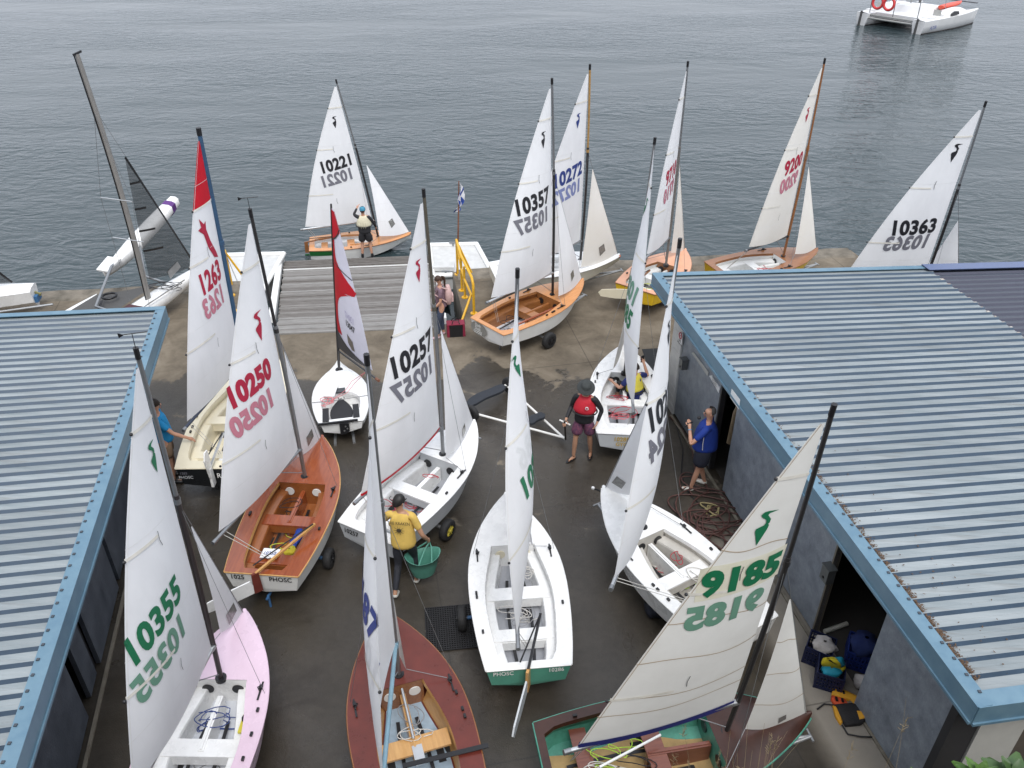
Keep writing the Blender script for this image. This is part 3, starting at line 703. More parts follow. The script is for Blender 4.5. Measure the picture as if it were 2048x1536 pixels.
HULL = dict(plan=[(0, .55), (.12, .615), (.28, .67), (.45, .69), (.6, .645), (.75, .505), (.87, .315), (.95, .15), (1, .022)],
            keel=[(0, .07), (.25, .0), (.5, .0), (.75, .09), (.9, .24), (1, .44)],
            chine=[(0, .16), (.3, .12), (.55, .14), (.8, .27), (1, .50)],
            cw=[(0, .88), (.4, .90), (.7, .80), (.9, .62), (1, .5)])
def dinghy(name, label, cat, group, sternW, bowW, mats, zbase=None, beam=1.0, coff=(.05, .62), side=.20, front=.55, plan=None, Hs=.48, sheer=.10,
           floor_m=None, tank_m=None, thwart_m=None, coam_m=None, bulk_m=None, rise=0.0, roundfront=False, tank=True, thwarts=(.40, .14), hatches=True, deckz=.05, rnd_hull=False, case=True):
    """hull and fit-out; returns context. sternW/bowW: gunwale points in the yard"""
    s, b = V(sternW), V(bowW); L = math.hypot(b.x-s.x, b.y-s.y); hd = math.atan2(b.y-s.y, b.x-s.x); pitch = math.atan2(b.z-sheer-s.z, L)
    if zbase is None: zbase = 0.0
    root = thing(name, label, cat, (lerp(s.x, b.x, .45), lerp(s.y, b.y, .45), zbase), hd, group)
    Mx = M.Translation(V((s.x, s.y, s.z-Hs))) @ M.Rotation(hd, 4, 'Z') @ M.Rotation(-pitch, 4, 'Y')
    hull_m, deck_m, in_m = mats['hull'], mats['deck'], mats['inner']
    tank_m = tank_m or in_m; floor_m = floor_m or in_m; thwart_m = thwart_m or in_m; bulk_m = bulk_m or in_m; coam_m = coam_m or deck_m
    H = dict(HULL); H['plan'] = plan or HULL['plan']
    W = lambda t: interp(H['plan'], t)*beam
    ZG = lambda t: Hs+sheer*t**1.6
    ZK = lambda t: interp(H['keel'], t); ZC = lambda t: interp(H['chine'], t)
    c0, c1 = coff; ts = sorted(set([i/28 for i in range(29)]+[c0, c1, .985])); ts = [t for t in ts if not (abs(t-c0) < .012 and t != c0) and not (abs(t-c1) < .012 and t != c1)]
    P = lambda x, y, z: Mx @ V((x, y, z))
    # hull shell
    mb = MB()
    for sg in (1, -1):
        top = []; bot = []
        for t in ts:
            rake = .04*(1-t)**8; g = P(t*L-0, sg*W(t), ZG(t)); cw = interp(H['cw'], t)*W(t)
            c = P(t*L+rake*(1-ZC(t)/Hs), sg*cw, ZC(t)); k = P(t*L+rake, 0, ZK(t))
            if rnd_hull:
                m_ = P(t*L, sg*W(t)*.985, lerp(ZG(t), ZC(t), .55)); top.append([g, m_, c])
            else: top.append([g, c])
            bot.append([c, lerp(c, k, .5), k])
        for rows, mi in ((top, 0), (bot, 1)):
            mb.grid(rows if sg > 0 else [r[::-1] for r in rows], mi, True)
    hull = mb.build('hull', [hull_m, mats.get('bottom', hull_m)], root)
    mb = MB(); t0 = 0.0; cw = interp(H['cw'], 0)*W(0)
    mb.add([P(0, W(0), ZG(0)), P(.02, cw, ZC(0)), P(.04, 0, ZK(0)), P(.02, -cw, ZC(0)), P(0, -W(0), ZG(0))], [(0, 1, 2, 3, 4)])
    transom = mb.build('transom', mats.get('transom', hull_m), root)
    # deck with cockpit opening
    def WI(t):
        w0 = W(t)-side
        if t < c0: return 0
        q = max(0, (t-lerp(c0, c1, .45))/(c1-lerp(c0, c1, .45)))
        wi = lerp(w0, min(w0, front*.5), q**1.8)
        if roundfront: wi = w0*math.sqrt(max(0, 1-q**2.6)) if q > 0 else w0
        q0 = (t-c0)/.05
        if q0 < 1: wi = w0*(.86+.14*math.sqrt(max(0, q0)))
        return max(wi, .02)
    mb = MB(); CR = lambda y, t: deckz*(1-(y/max(W(t), .05))**2)*min(1, max(0, (t-c1)/.10)) if t > c1-1e-6 else 0.0
    edge = {1: [], -1: []}
    for sg in (1, -1):
        rows = []
        for t in ts:
            if c0-1e-6 <= t <= c1+1e-6:
                wi = WI(t); r = [P(t*L, sg*lerp(W(t), wi, q), ZG(t)+.004) for q in (0, .5, 1)]; edge[sg].append((t, wi)); rows.append(r)
                if t >= c1-1e-6:
                    mb.grid(rows if sg < 0 else [x[::-1] for x in rows], 0, True); rows = []
        ft = [t for t in ts if t >= c1-1e-6]
        rows = [[P(t*L, sg*W(t)*(1-q), ZG(t)+.004+CR(W(t)*(1-q), t)) for q in (0, .25, .5, .75, 1)] for t in ft]
        mb.grid(rows if sg < 0 else [x[::-1] for x in rows], 0, True)
    r0 = [P(0, -W(0), ZG(0)+.004), P(0, W(0), ZG(0)+.004)]; wc = W(c0)
    mb.add([P(0, W(0), ZG(0)+.004), P(0, -W(0), ZG(0)+.004), P(c0*L, -wc, ZG(c0)+.004), P(c0*L, wc, ZG(c0)+.004)], [(0, 1, 2, 3)])
    deck = mb.build('deck', deck_m, root)
    # rubbing strip
    mb = MB()
    for sg in (1, -1): mb.tube([P(t*L, sg*(W(t)+.004), ZG(t)-.008) for t in ts], .013, 6)
    mb.tube([P(-.005, W(0), ZG(0)-.008), P(-.005, -W(0), ZG(0)-.008)], .012, 6)
    mb.build('gunwale', mats.get('rub', deck_m), root)
    # cockpit: coaming, side tanks, floor
    mbc, mbt, mbf = MB(), MB(), MB(); zf = lambda t: max(ZK(t)+.06, .07)
    for sg in (1, -1):
        c_, t_, f_ = [], [], []
        for t, wi in edge[sg]:
            zg = ZG(t); zt = zg-.15; zfl = zf(t); iw = max(wi-(.13 if tank else .03), .015)
            c_.append([P(t*L, sg*wi, zg+.005), P(t*L, sg*(wi-.012), zg-.05)])
            t_.append([P(t*L, sg*(wi-.012), zg-.05), P(t*L, sg*(wi+.03), zt), P(t*L, sg*iw, zt-.015), P(t*L, sg*(iw-.012), zt-.04), P(t*L, sg*(iw-.03), zfl)] if tank else
                      [P(t*L, sg*(wi-.012), zg-.05), P(t*L, sg*(wi+.05), lerp(zg, zfl, .5)), P(t*L, sg*(iw), zfl)])
            f_.append([P(t*L, sg*max(iw-.02, .01), zfl+.003), P(t*L, 0, zfl)])
        for mbx, rows in ((mbc, c_), (mbt, t_), (mbf, f_)): mbx.grid(rows if sg < 0 else [x[::-1] for x in rows], 0, False)
    mbc.build('coaming', coam_m, root); mbt.build('side_tank', tank_m, root); mbf.build('cockpit_floor', floor_m, root)
    wi1 = max(WI(c1), .05); wi0 = WI(c0+.001)
    mb = MB(); mb.add([P(c1*L, wi1, ZG(c1)), P(c1*L, -wi1, ZG(c1)), P(c1*L, -wi1, zf(c1)), P(c1*L, wi1, zf(c1))], [(0, 1, 2, 3)]); mb.build('bulkhead', bulk_m, root)
    if hatches and not roundfront:
        for sg in (1, -1):
            t = thing_part = MB().disc(P(c1*L-.004, sg*wi1*.58, ZG(c1)-.17), Mx.to_3x3() @ V((-1, 0, 0)), .075, .014, 18).build('hatch_cover', mats.get('hatch', black), root)
    mb = MB(); mb.add([P(c0*L, wi0, ZG(c0)), P(c0*L, wi0, zf(c0)), P(c0*L, -wi0, zf(c0)), P(c0*L, -wi0, ZG(c0))], [(0, 1, 2, 3)]); mb.build('inner_transom', in_m, root)
    ax = [Mx.to_3x3() @ V(e) for e in ((1, 0, 0), (0, 1, 0), (0, 0, 1))]
    def bx(mb, x, y, z, sx, sy, sz): return mb.box(P(x, y, z), (sx, sy, sz), ax)
    for i, t in enumerate(thwarts):
        wy = max(WI(t)-.02, .1)*2; mbx = MB(); bx(mbx, t*L, 0, ZG(t)-.165, .23 if i == 0 else .20, wy, .03); mbx.build('thwart', thwart_m, root)
        if tank: mbx = MB(); bx(mbx, t*L-.1, 0, ZG(t)-.25, .02, wy-.2, .15); mbx.build('thwart_riser', in_m, root)
    if case: mbx = MB(); bx(mbx, .505*L, 0, lerp(zf(.5), ZG(.5)-.15, .5), .24*L, .07, ZG(.5)-.15-zf(.5)); bx(mbx, .505*L, 0, ZG(.5)-.142, .23*L, .025, .012); mbx.build('centreboard_case', thwart_m, root)
    ctx = dict(root=root, P=P, L=L, W=W, ZG=ZG, WI=WI, zf=zf, M=Mx, ax=ax, hull=hull, transom=transom, deck=deck, c0=c0, c1=c1, hd=hd, bx=bx, mats=mats)
    return ctx

def fittings(c, strap=black, tracks=True, seed=1, ropes_=(('red', 2), ('white', 1)), cleats=True):
    root, P, L, W, ZG, WI, zf, ax = (c[k] for k in ('root', 'P', 'L', 'W', 'ZG', 'WI', 'zf', 'ax')); rnd = random.Random(seed)
    if strap:
        for sg in (1, -1):
            mb = MB(); pts = [P(x*L, sg*(.11+.05*math.sin((x-.08)/.5*3.1)), zf(x)+.05+.06*math.sin((x-.08)/.5*3.14)) for x in (.1, .2, .3, .4, .5, .56)]
            for p, q in zip(pts, pts[1:]): mb.beam(p, q, .045, .006)
            mb.build('hiking_strap', strap, root)
    if tracks:
        for sg in (1, -1):
            y = sg*(W(c['c1']-.06)-.10); x = (c['c1']-.05)*L; mb = MB(); mb.box(P(x, y, ZG(.55)+.02), (.26, .022, .012), ax); mb.box(P(x+.04, y, ZG(.55)+.04), (.05, .04, .035), ax)
            mb.tube([P(x-.02, y, ZG(.55)+.03), P(x+.02, y*.94, ZG(.55)+.065), P(x+.07, y, ZG(.55)+.03)], .008, 5); mb.build('jib_track', black if not c.get('lighttrack') else alu, root)
    if cleats:
        for i in range(4):
            x = rnd.uniform(.15, .55)*L; sg = rnd.choice((-1, 1)); mb = MB(); mb.box(P(x, sg*(W(x/L)-.09), ZG(x/L)+.025), (.05, .03, .03), ax); mb.build('cleat', black, root)
    k = 0
    for nm, cnt in ropes_:
        for i in range(cnt):
            x = rnd.uniform(.18, .55)*L; y = rnd.uniform(-.22, .22); ctr = P(x, y, ZG(.4)-.14 if rnd.random() < .5 else zf(x/L)+.02)
            MB().tube(squiggle(ctr, rnd.uniform(.12, .3), rnd.uniform(.08, .2), rnd.uniform(1.2, 2.8), 34, seed*10+k), .006, 5).build('rope', ropes[nm], root); k += 1

def rig(c, top=None, topW=None, aft=1.05, Lm=4.85, boom=None, boomW=None, Lb=2.25, goose=.58, sail_m=sailw, mast_m=(carbon, alud), boom_m=alud, rlow=.032, rtop=.024, split=.62,
        camber=.07, twist=0.0, roach=.13, jib=None, number=None, col='black', emblem=BIRD, emcol=None, nb=(.495, .395), nsize=.37, nac=.47, squeeze=.84, shear=0, battens=(.24, .575, .86), batlen=(.42, .42, 1.0),
        stitches=(.12, .33, .6, .85), stitch_m=stitch, wave=0.0, wires=True, foot_m=None, foot_w=.10, headm=None, spread=None, clewin=.12, tackgap=.05, vane=False, bsize=.34, eb=.775, eac=.52, ghost=True, backing=False, jaws=True, mark=True, bold=.042):
    root, P, L, W, ZG = (c[k] for k in ('root', 'P', 'L', 'W', 'ZG'))
    mx = L-aft; foot = P(mx, 0, ZG(mx/L)+.03)
    T = V(topW) if topW is not None else reach(*top, foot, Lm)
    ml = (T-foot).normalized(); LM = (T-foot).length; g = foot+ml*goose
    B_ = V(boomW) if boomW is not None else reach(*boom, g, Lb)
    bd = (B_-g).normalized(); bl = (B_-g).length
    sidev = ml.cross(bd).normalized(); fwd = (c['ax'][0]); aftd = (bd-ml*bd.dot(ml)).normalized()
    # spars
    sp = lambda f: foot+ml*(LM*f)
    bend = lambda f: sp(f)-fwd*(-.05*math.sin(math.pi*f))
    n_ = 14
    mast = MB().tube([foot-ml*.03]+[bend(i/n_*split) for i in range(n_+1)], rlow, 10).build('mast', mast_m[0], root)
    mb = MB().tube([bend(lerp(split-.06, .985, i/8)) for i in range(9)]+[T], [rtop]*9+[rtop*.8], 8); mb.tube([bend(split-.02)-ml*.02, bend(split-.02)+ml*.05], rtop*1.55, 8)
    mb.build('topmast', mast_m[1], root)
    MB().tube([T-ml*.10, T+ml*.02], rtop*1.12, 8).build('mast_cap', black, root)
    MB().disc(foot-ml*.05, ml, .07, .05, 14).build('mast_step', black, root)
    mb = MB().tube([g+bd*.02, B_], .027, 10); mb.tube([g-bd*.03, g+bd*.05], .038, 8); boomo = mb.build('boom', boom_m, root)
    MB().tube([B_-bd*.03, B_+bd*.05], .031, 10).build('boom_end', alud, boomo)
    # vang and sheet
    MB().tube([g+bd*.62, foot+ml*.10+aftd*.04], .007, 5).build('vang', ropes['grey'], root)
    sx = P(.10*L, 0, ZG(.1)-.02); mb = MB(); mb.tube([g+bd*(bl*.93), sx], .005, 5); mb.tube([g+bd*(bl*.90), sx+V((.03, .02, 0))], .005, 5); mb.build('mainsheet', ropes['white'], root)
    # mainsail
    off = aftd*.045
    tack = g+ml*tackgap+off; head = foot+ml*(LM*.965)+off*.8; clew = g+bd*(bl-clewin)+ml*.075
    S = Sail(tack, clew, head, camber, twist, roach)
    mb = MB()
    if headm:
        S.mesh(mb, 0, headm[1], mi=0); S.mesh(mb, headm[1], 1, nv=10, mi=1); main = mb.build('mainsail', [sail_m, headm[0]], root)
    else: S.mesh(mb); main = mb.build('mainsail', sail_m, root)
    for v in stitches: mb = MB(); S.ribbon(mb, S.across(v, 0.0, 1.0, 16, wave, v*9), .005 if not wave else .010); mb.build('seam', stitch_m, main)
    mb = MB(); S.ribbon(mb, [(S.wl(lerp(S.bc, S.bh, i/20))-.02, lerp(S.bc, S.bh, i/20)) for i in range(21)], .007); mb.build('leech_tape', stitch_m, main)
    for v, ln in zip(battens, batlen):
        mb = MB(); S.ribbon(mb, S.across(v, 1-ln, 1.0, 8), .035, off=.009); e = S.across(v, 1.0, 1.025, 1)
        mb.build('batten', batten, main); MB().ball(S.pt(*e[1]), .018, 6).build('batten_end', black, main)
    # corner patches
    if foot_m: mb = MB(); S.ribbon(mb, [(S.ac*i/12, S.bc*i/12-.02-S.fr*math.sin(math.pi*i/12)*.9) for i in range(13)], foot_w, off=.01); mb.build('foot_band', foot_m, main)
    if number:
        sh = text_shape(number, bold, squeeze, shear); mb = MB(); w1, w2 = S.wl(nb[0]*S.bh), S.wl(nb[1]*S.bh)
        wid = (max(x for x, y in sh[0])-min(x for x, y in sh[0])); size = min(nsize, .92*w2/wid)
        if backing: gv = [(lerp(-wid*.54, wid*.54, i/14), lerp(-.62, .62, j/4)) for j in range(5) for i in range(15)]; S.print2d(mb, [(gv, [(j*15+i, j*15+i+1, j*15+i+16, j*15+i+15) for j in range(4) for i in range(14)])], w1*nac, nb[0]*S.bh, size, off=.004); mb.build('number_backing', paleback, main); mb = MB()
        S.print2d(mb, [sh], w1*nac, nb[0]*S.bh, size, off=.014 if backing else .008); S.print2d(mb, [sh], w2*nac, nb[1]*S.bh, size, mirror=True, mi=0, off=-.008); mb.build('sail_number', ink[col], main)
        if ghost: mb = MB(); S.print2d(mb, [sh], w2*nac, nb[1]*S.bh, size, mirror=True); mb.build('number_showing_through', pale[col], main)
    if emblem:
        mb = MB(); S.print2d(mb, [tri(p) for p in emblem], S.wl(eb*S.bh)*eac, eb*S.bh, bsize, both=True); mb.build('emblem', ink[emcol or col], main)
    # telltales
    for b_, a_ in ((.62, .55), (.25, .5)): mb = MB(); S.ribbon(mb, [(S.wl(b_*S.bh)*a_, b_*S.bh), (S.wl(b_*S.bh)*a_+.02, b_*S.bh-.1), (S.wl(b_*S.bh)*a_+.01, b_*S.bh-.18)], .008, off=.012); mb.build('telltale', ink['black'], main)
    hound = bend(split-.02)
    if wires:
        for sg in (1, -1): MB().tube([hound, P(mx-.22, sg*(W((mx-.2)/L)-.03), ZG(mx/L)+.02)], .0032, 4).build('shroud', steelwire, root)
        MB().tube([hound, P(L-.05, 0, ZG(1)+.04)], .0032, 4).build('forestay', steelwire, root)
    if vane:
        mb = MB(); v0 = T+ml*.02; v1 = T+ml*.17; mb.tube([v0, v1], .004, 5); h = V((.96, .28, 0)).normalized(); mb.tube([v1-h*.12, v1+h*.13], .005, 5)
        mb.prism([v1-h*.12+V((0, 0, .025)), v1-h*.12-V((0, 0, .025)), v1-h*.07], V((.006, -.006, 0))); mb.build('wind_vane', black, root)
    c.update(foot=foot, T=T, ml=ml, g=g, B_=B_, bd=bd, S=S, hound=hound, main=main, LM=LM)
    if jib:
        jt = P(L-.06, 0, ZG(1)+.07)
        jh = lerp(jt, hound, jib.get('h', .86)); cl = V(jib['clewW']) if 'clewW' in jib else at(*jib['clew'], jib.get('z', 1.0)+(0 if not c.get('afloat') else 0))
        J = Sail(jt, cl, jh, jib.get('camber', .08), jib.get('twist', 0), jib.get('roach', -.03), .02, jib.get('fr', .06))
        mb = MB(); J.mesh(mb, nu=10, nv=18); jo = mb.build('jib', jib.get('m', sail_m), root)
        for v in (.2, .45, .7): mb = MB(); J.ribbon(mb, J.across(v, 0, 1, 10, wave*.6, v*7), .005 if not wave else .009); mb.build('seam', stitch_m, jo)
        if jib.get('win', True):
            b_ = J.bh*jib.get('wb', .22); a_ = J.wl(b_)*jib.get('wa', .42); sz = jib.get('ws', .20)
            pts = [(-.42, -.5), (.35, -.42), (.42, .45), (-.3, .5)]; mb = MB(); J.print2d(mb, [(pts, [(0, 1, 2, 3)])], a_, b_, sz, both=True); mb.build('window', window, jo)
        MB().tube([jt-V((0, 0, .05)), jh, hound], .005, 5).build('luff_wire', steelwire, jo)
        tr = P(c['c1']*L-.1, (1 if c['ax'][1].dot(cl-foot) > 0 else -1)*(W(c['c1'])-.10), ZG(.6)+.04); MB().tube([cl, tr], .005, 5).build('jib_sheet', ropes['grey'], root)
    return c

def rudder(c, stock_m, blade_m, tiller_m, blade='aft', tdir=(1.0, 0.0), tl=.85, ext=True, swing=0.0):
    root, P, L, ZG, M3 = c['root'], c['P'], c['L'], c['ZG'], c['M'].to_3x3()
    h = ZG(0); ca, sa = math.cos(swing), math.sin(swing)
    R = lambda x, y, z: P(-.03+(x)*ca-y*sa, (x)*sa+y*ca, z)
    ax2 = [M3 @ V((ca, sa, 0)), M3 @ V((-sa, ca, 0)), M3 @ V((0, 0, 1))]
    t = MB().box(R(-.07, 0, h-.10), (.13, .045, .36), ax2, taper=.8).build('rudder_stock', stock_m, root)
    mb = MB()
    if blade == 'aft': prof = [(-.10, -.12), (-.16, .05), (-.45, .03), (-.78, -.02), (-.86, -.10), (-.80, -.20), (-.45, -.22), (-.14, -.2)]
    elif blade == 'up': prof = [(-.05, .0), (-.16, .02), (-.22, .40), (-.14, .52), (-.02, .50), (.0, .30)]
    else: prof = [(-.02, -.25), (-.15, -.25), (-.20, -.62), (-.16, -.86), (-.08, -.9), (.0, -.7)]
    mb.prism([R(x, -.011, h-.08+z) for x, z in prof], ax2[1]*.022); mb.build('rudder_blade', blade_m, root)
    p0 = R(-.06, 0, h+.07); p1 = p0+(M3 @ V((tdir[0], tdir[1], .12))).normalized()*tl
    MB().beam(p0, p1, .035, .035).build('tiller', tiller_m, root)
    if ext: MB().tube([lerp(p0, p1, .97)+V((0, 0, .03)), lerp(p0, p1, .1)+(M3 @ V((0, .12, .05)))], .011, 6).build('tiller_extension', black, root)
def transom_text(c, items):
    P, ZG, M3 = c['P'], c['ZG'], c['M'].to_3x3()
    for txt, y, z, h, m_, sq in items:
        mb = MB(); flat_text(mb, txt, P(-.004+.02*(ZG(0)-z)/.4, y, z), M3 @ V((0, -1, 0)), M3 @ V((.05, 0, 1)), h, sq, .012, .02); mb.build('transom_lettering', m_, c['transom'])

# ------------------------------------------------------------------ trolleys under the dinghies
def wheel(root, c, axis, R=.20, wd=.11, tyre_m=rubber, rim_m=None):
    axis = V(axis).normalized(); c = V(c)
    w_ = MB(); rows = []; x = axis.orthogonal().normalized(); y = axis.cross(x); prof = [(.52, -.5), (.8, -.5), (.96, -.36), (1.0, 0), (.96, .36), (.8, .5), (.52, .5)]
    for i in range(25):
        a = 2*math.pi*i/24; e = x*math.cos(a)+y*math.sin(a); rows.append([c+e*(R*r)+axis*(wd*q) for r, q in prof])
    w_.grid(rows, 0, True); wo_ = w_.build('wheel', tyre_m, root)
    mb = MB()
    for sgn in (-1, 1): mb.disc(c+axis*(wd*.30*sgn), axis*sgn, R*.55, .012, 18)
    for k in range(5):
        a = 2*math.pi*k/5; e = x*math.cos(a)+y*math.sin(a)
        for sgn in (-1, 1): mb.beam(c+axis*(wd*.42*sgn)+e*R*.12, c+axis*(wd*.42*sgn)+e*R*.5, R*.12, .02, axis)
    for sgn in (-1, 1): mb.disc(c+axis*(wd*.42*sgn), axis*sgn, R*.15, .03, 10)
    mb.build('rim', rim_m or black, wo_)
    return wo_
galv = mat('galvanised_tube', (.34, .35, .36), .5, metal=.6, var=.15)
trolley_blue = mat('trolley_blue', (.05, .14, .30), .5)
def trolley(c, label, wt=.42, frame_m=galv, half=.42, R=.19, rim=None, nose=.10, lat=0.0):
    P, L = c['P'], c['L']; cx = P(wt*L, 0, 0); f = V((math.cos(c['hd']), math.sin(c['hd']), 0)); s_ = V((-f.y, f.x, 0)); z = cx.z
    base = V((cx.x, cx.y, 0))+s_*lat; t = thing('boat_trolley', label, 'boat trolley', base[:], c['hd'], 'launching trolleys under the dinghies')
    up = V((0, 0, 1)); ax_ = base+up*R
    MB().tube([ax_-s_*half, ax_+s_*half], .028, 8).build('axle', frame_m, t)
    nosep = P(L+nose, 0, .30); nosep.z = max(nosep.z, .45)
    mb = MB(); mb.tube([ax_-s_*.25, V((nosep.x, nosep.y, .42))], .024, 8); mb.tube([ax_+s_*.25, V((nosep.x, nosep.y, .42))], .024, 8); mb.tube([ax_, base-f*(.30*L)+up*.22], .022, 8); mb.build('frame', frame_m, t)
    hp = V((nosep.x, nosep.y, .42)); MB().tube([hp-s_*.07, hp+s_*.10], .018, 8).build('handle', frame_m, t)
    for sg in (-1, 1): MB().box(ax_+s_*(.3*sg)+up*((z-R)/2+.05), (.4, .09, max(.05, z-R+.06)), (f, s_, up)).build('cradle', rubber, t)
    MB().tube([base-f*(.28*L)+up*.0, base-f*(.28*L)+up*.24], .02, 8).build('prop_leg', frame_m, t)
    for sg in (-1, 1): wheel(t, ax_+s_*(half*sg), s_, R, .13, rubber, rim)
    return t
G = 'sailing dinghies rigged in the boat yard'
def zg(px, z=.75): return at(px[0], px[1], z)
# ================================================================== THE FLEET
AF = 'dinghies with white sails'
def bow(x, y, z=.85): return at(x, y, z)
# 10221 afloat at the ramp
c = dinghy('sailing_dinghy', 'dinghy with sail 10221 afloat off the end of the timber ramp, green transom', 'dinghy', G, at(619, 488, -.78), at(822, 467, -.68),
           dict(hull=paintwhite, transom=paintgreen, deck=vorange, inner=gelwhite, rub=vbrown), zbase=WATER_Z-.1, bulk_m=vorange, thwart_m=vorange)
rig(c, top=(672, 160), Lm=4.95, boom=(604, 459), number='10221', col='black', jib=dict(clew=(759, 472), z=-.45, h=.80, ws=.24, wb=.26), camber=.05, boom_m=alu)
rudder(c, vbrown, paintgreen, vbrown, 'down'); fittings(c, seed=3)
mb = MB(); mb.grid([[c['P'](x, -c['W'](x/c['L'])-.006, .46), c['P'](x, -c['W'](x/c['L'])*.945-.006, .30)] for x in (.0, .25, .5, .75, .95)], 0, False); mb.build('hull_panel', paintgreen, c['hull'])
transom_text(c, [('SWIFT', 0, .38, .07, paintwhite, .8)])
# 10357 varnished
c = dinghy('sailing_dinghy', 'varnished plywood dinghy with sail 10357 and a grey oval badge on its white transom', 'dinghy', G, at(974, 652, .75), bow(1166, 560),
           dict(hull=paintwhite, deck=vorange, inner=wood('varnish_inner_orange', (.25, .09, .025), (.38, .16, .05)), rub=vorange, hatch=black), floor_m=floorpale, coff=(.03, .62), side=.14, front=.8, thwarts=(.42,))
rig(c, top=(1104, 158), Lm=4.98, boom=(975, 605), number='10357', col='black', nac=.56, jib=dict(clew=(1117, 592), z=1.0, h=.84, ws=.22), camber=.12, boom_m=alu, shear=0)
fittings(c, seed=5, ropes_=(('black', 3), ('white', 1))); c_10357 = c
mb = MB(); P = c['P']; 
badge = mat('badge_grey', (.22, .215, .195), .6)
cc = P(.0, .27, .30); ax1 = c['M'].to_3x3() @ V((0, -1, 0)); ax2 = c['M'].to_3x3() @ V((.05, 0, 1)); nn = ax1.cross(ax2)
mb.prism([cc+nn*.012+ax1*(.27*math.cos(a*math.pi/12))+ax2*(.155*math.sin(a*math.pi/12)) for a in range(24)], nn*.004); bd_ = mb.build('badge', badge, c['transom'])
mb = MB()
for txt, z_, h_ in (('Duck', .085, .075), ('Duck', 0, .075), ('GOOSE', -.085, .075)): flat_text(mb, txt, cc+ax2*z_+ax1*(-.02 if h_ else 0), ax1, ax2, h_, .8, .019, .015)
mb.build('transom_lettering', paintwhite, c['transom'])
MB().beam(P(.55, -.30, .40), P(1.9, -.36, .43), .05, .03).build('tiller', vmahog, c['root'])
trolley(c, 'trolley with a black spoked wheel under the varnished dinghy 10357', .40, half=.72, R=.20)
# 10272
c = dinghy('sailing_dinghy', 'white decked dinghy with blue sail number 10272 behind the varnished dinghy', 'dinghy', G, (-.48, 18.66, .75), (2.77, 19.40, .85),
           dict(hull=paintcream, deck=gelwhite, inner=gelwhite, rub=gelwhite))
rig(c, top=(1180, 130), Lm=5.0, boom=(1040, 538), number='10272', col='blue', jib=dict(clewW=(1.72, 18.62, .88), h=.84, ws=.26, wb=.20, m=sailcream), camber=.06, mast_m=(carbon, sparwood), shear=0)
fittings(c, seed=8); MB().ball(c['P'](c['L']-.02, 0, .56), .05, 8).build('bow_bung', mat('bung_orange', (.6, .13, .03), .5), c['root'])
trolley(c, 'trolley under the white decked dinghy 10272', .42)
# 9710 yellow hull, salmon deck
c = dinghy('sailing_dinghy', 'yellow hulled dinghy with a salmon pink deck and red sail number 9710', 'dinghy', G, at(1270, 577, .75), bow(1371, 500),
           dict(hull=paintyellow, deck=salmon, inner=paintwhite, rub=vbrown), coam_m=vbrown, bulk_m=vbrown)
rig(c, top=(1376, 124), Lm=5.0, boom=(1290, 517), number='9710', col='red', jib=dict(clew=(1342, 505), z=1.05, h=.86, win=False, m=sailcream), camber=.04, roach=.2, twist=0, mast_m=(mat('mast_grey', (.16, .15, .14), .5), alud), emblem=None, goose=.75, shear=0)
rudder(c, vbrown, gelcream, vbrown, 'aft', swing=-1.15); fittings(c, seed=11, ropes_=(('yellow', 2), ('white', 2)))
trolley(c, 'trolley under the yellow hulled dinghy 9710', .42)
# 9200 yellow hull, brown deck
c = dinghy('sailing_dinghy', 'yellow hulled dinghy with brown deck, wooden mast and red sail number 9200', 'dinghy', G, at(1432, 540, .75), bow(1635, 499),
           dict(hull=paintyellow, deck=vbrown, inner=paintwhite, rub=vbrown), coam_m=vbrown)
rig(c, top=(1650, 118), Lm=5.0, boom=(1492, 501), number='9200', col='red', jib=dict(clew=(1590, 508), z=1.05, h=.84, win=False, m=sailcream), camber=.06, roach=.18, nb=(.525, .425), sail_m=sailcream, mast_m=(vbrown, vbrown), boom_m=black, split=.6, shear=0)
fittings(c, seed=13, ropes_=(('red', 1), ('white', 1)))
trolley(c, 'trolley under the brown decked dinghy 9200', .42)
# 10363 behind the right shed
c = dinghy('sailing_dinghy', 'dinghy with bold black sail number 10363 standing behind the right shed roof', 'dinghy', G, (7.35, 16.75, .75), (10.55, 17.25, .85),
           dict(hull=paintwhite, deck=gelwhite, inner=gelgrey, rub=gelwhite))
rig(c, top=(1972, 204), Lm=4.62, boomW=(7.42, 16.85, 1.35), number='10363', col='black', jib=dict(clewW=(9.5, 17.45, 1.0), h=.70), camber=.07, mast_m=(carbon, alud), nb=(.345, .245), nsize=.38, nac=.47, bsize=.4, shear=-.12)
trolley(c, 'trolley under the dinghy behind the right shed', .42)
# 10285 white with seated sailor
c = dinghy('sailing_dinghy', 'white dinghy with green sail number 10285 and a sailor sitting in its grey cockpit', 'dinghy', G, at(1256, 868, .75), bow(1246, 690),
           dict(hull=gelgrey, deck=gelwhite, inner=gelgrey, rub=gelwhite), floor_m=floorgrey, thwart_m=gelwhite, tank_m=gelwhite, coff=(.05, .66))
rig(c, top=(1310, 277), Lm=4.75, boom=(1267, 824), number='10285', col='green', jib=dict(clew=(1226, 738), z=1.02, h=.80, win=False, m=sailcream, camber=.05), camber=.13, twist=.0, roach=.06, nb=(.33, .44), emcol='green', shear=0)
fittings(c, seed=17, ropes_=(('red', 3), ('pink', 2))); c_10285 = c
transom_text(c, [('10285', .10, .36, .09, mat('lettering_gold', (.50, .33, .05), .5), .9), ('GYC', .10, .24, .08, mat('lettering_gold'), .9)])
trolley(c, 'trolley under the dinghy where the sailor sits with a phone', .42)
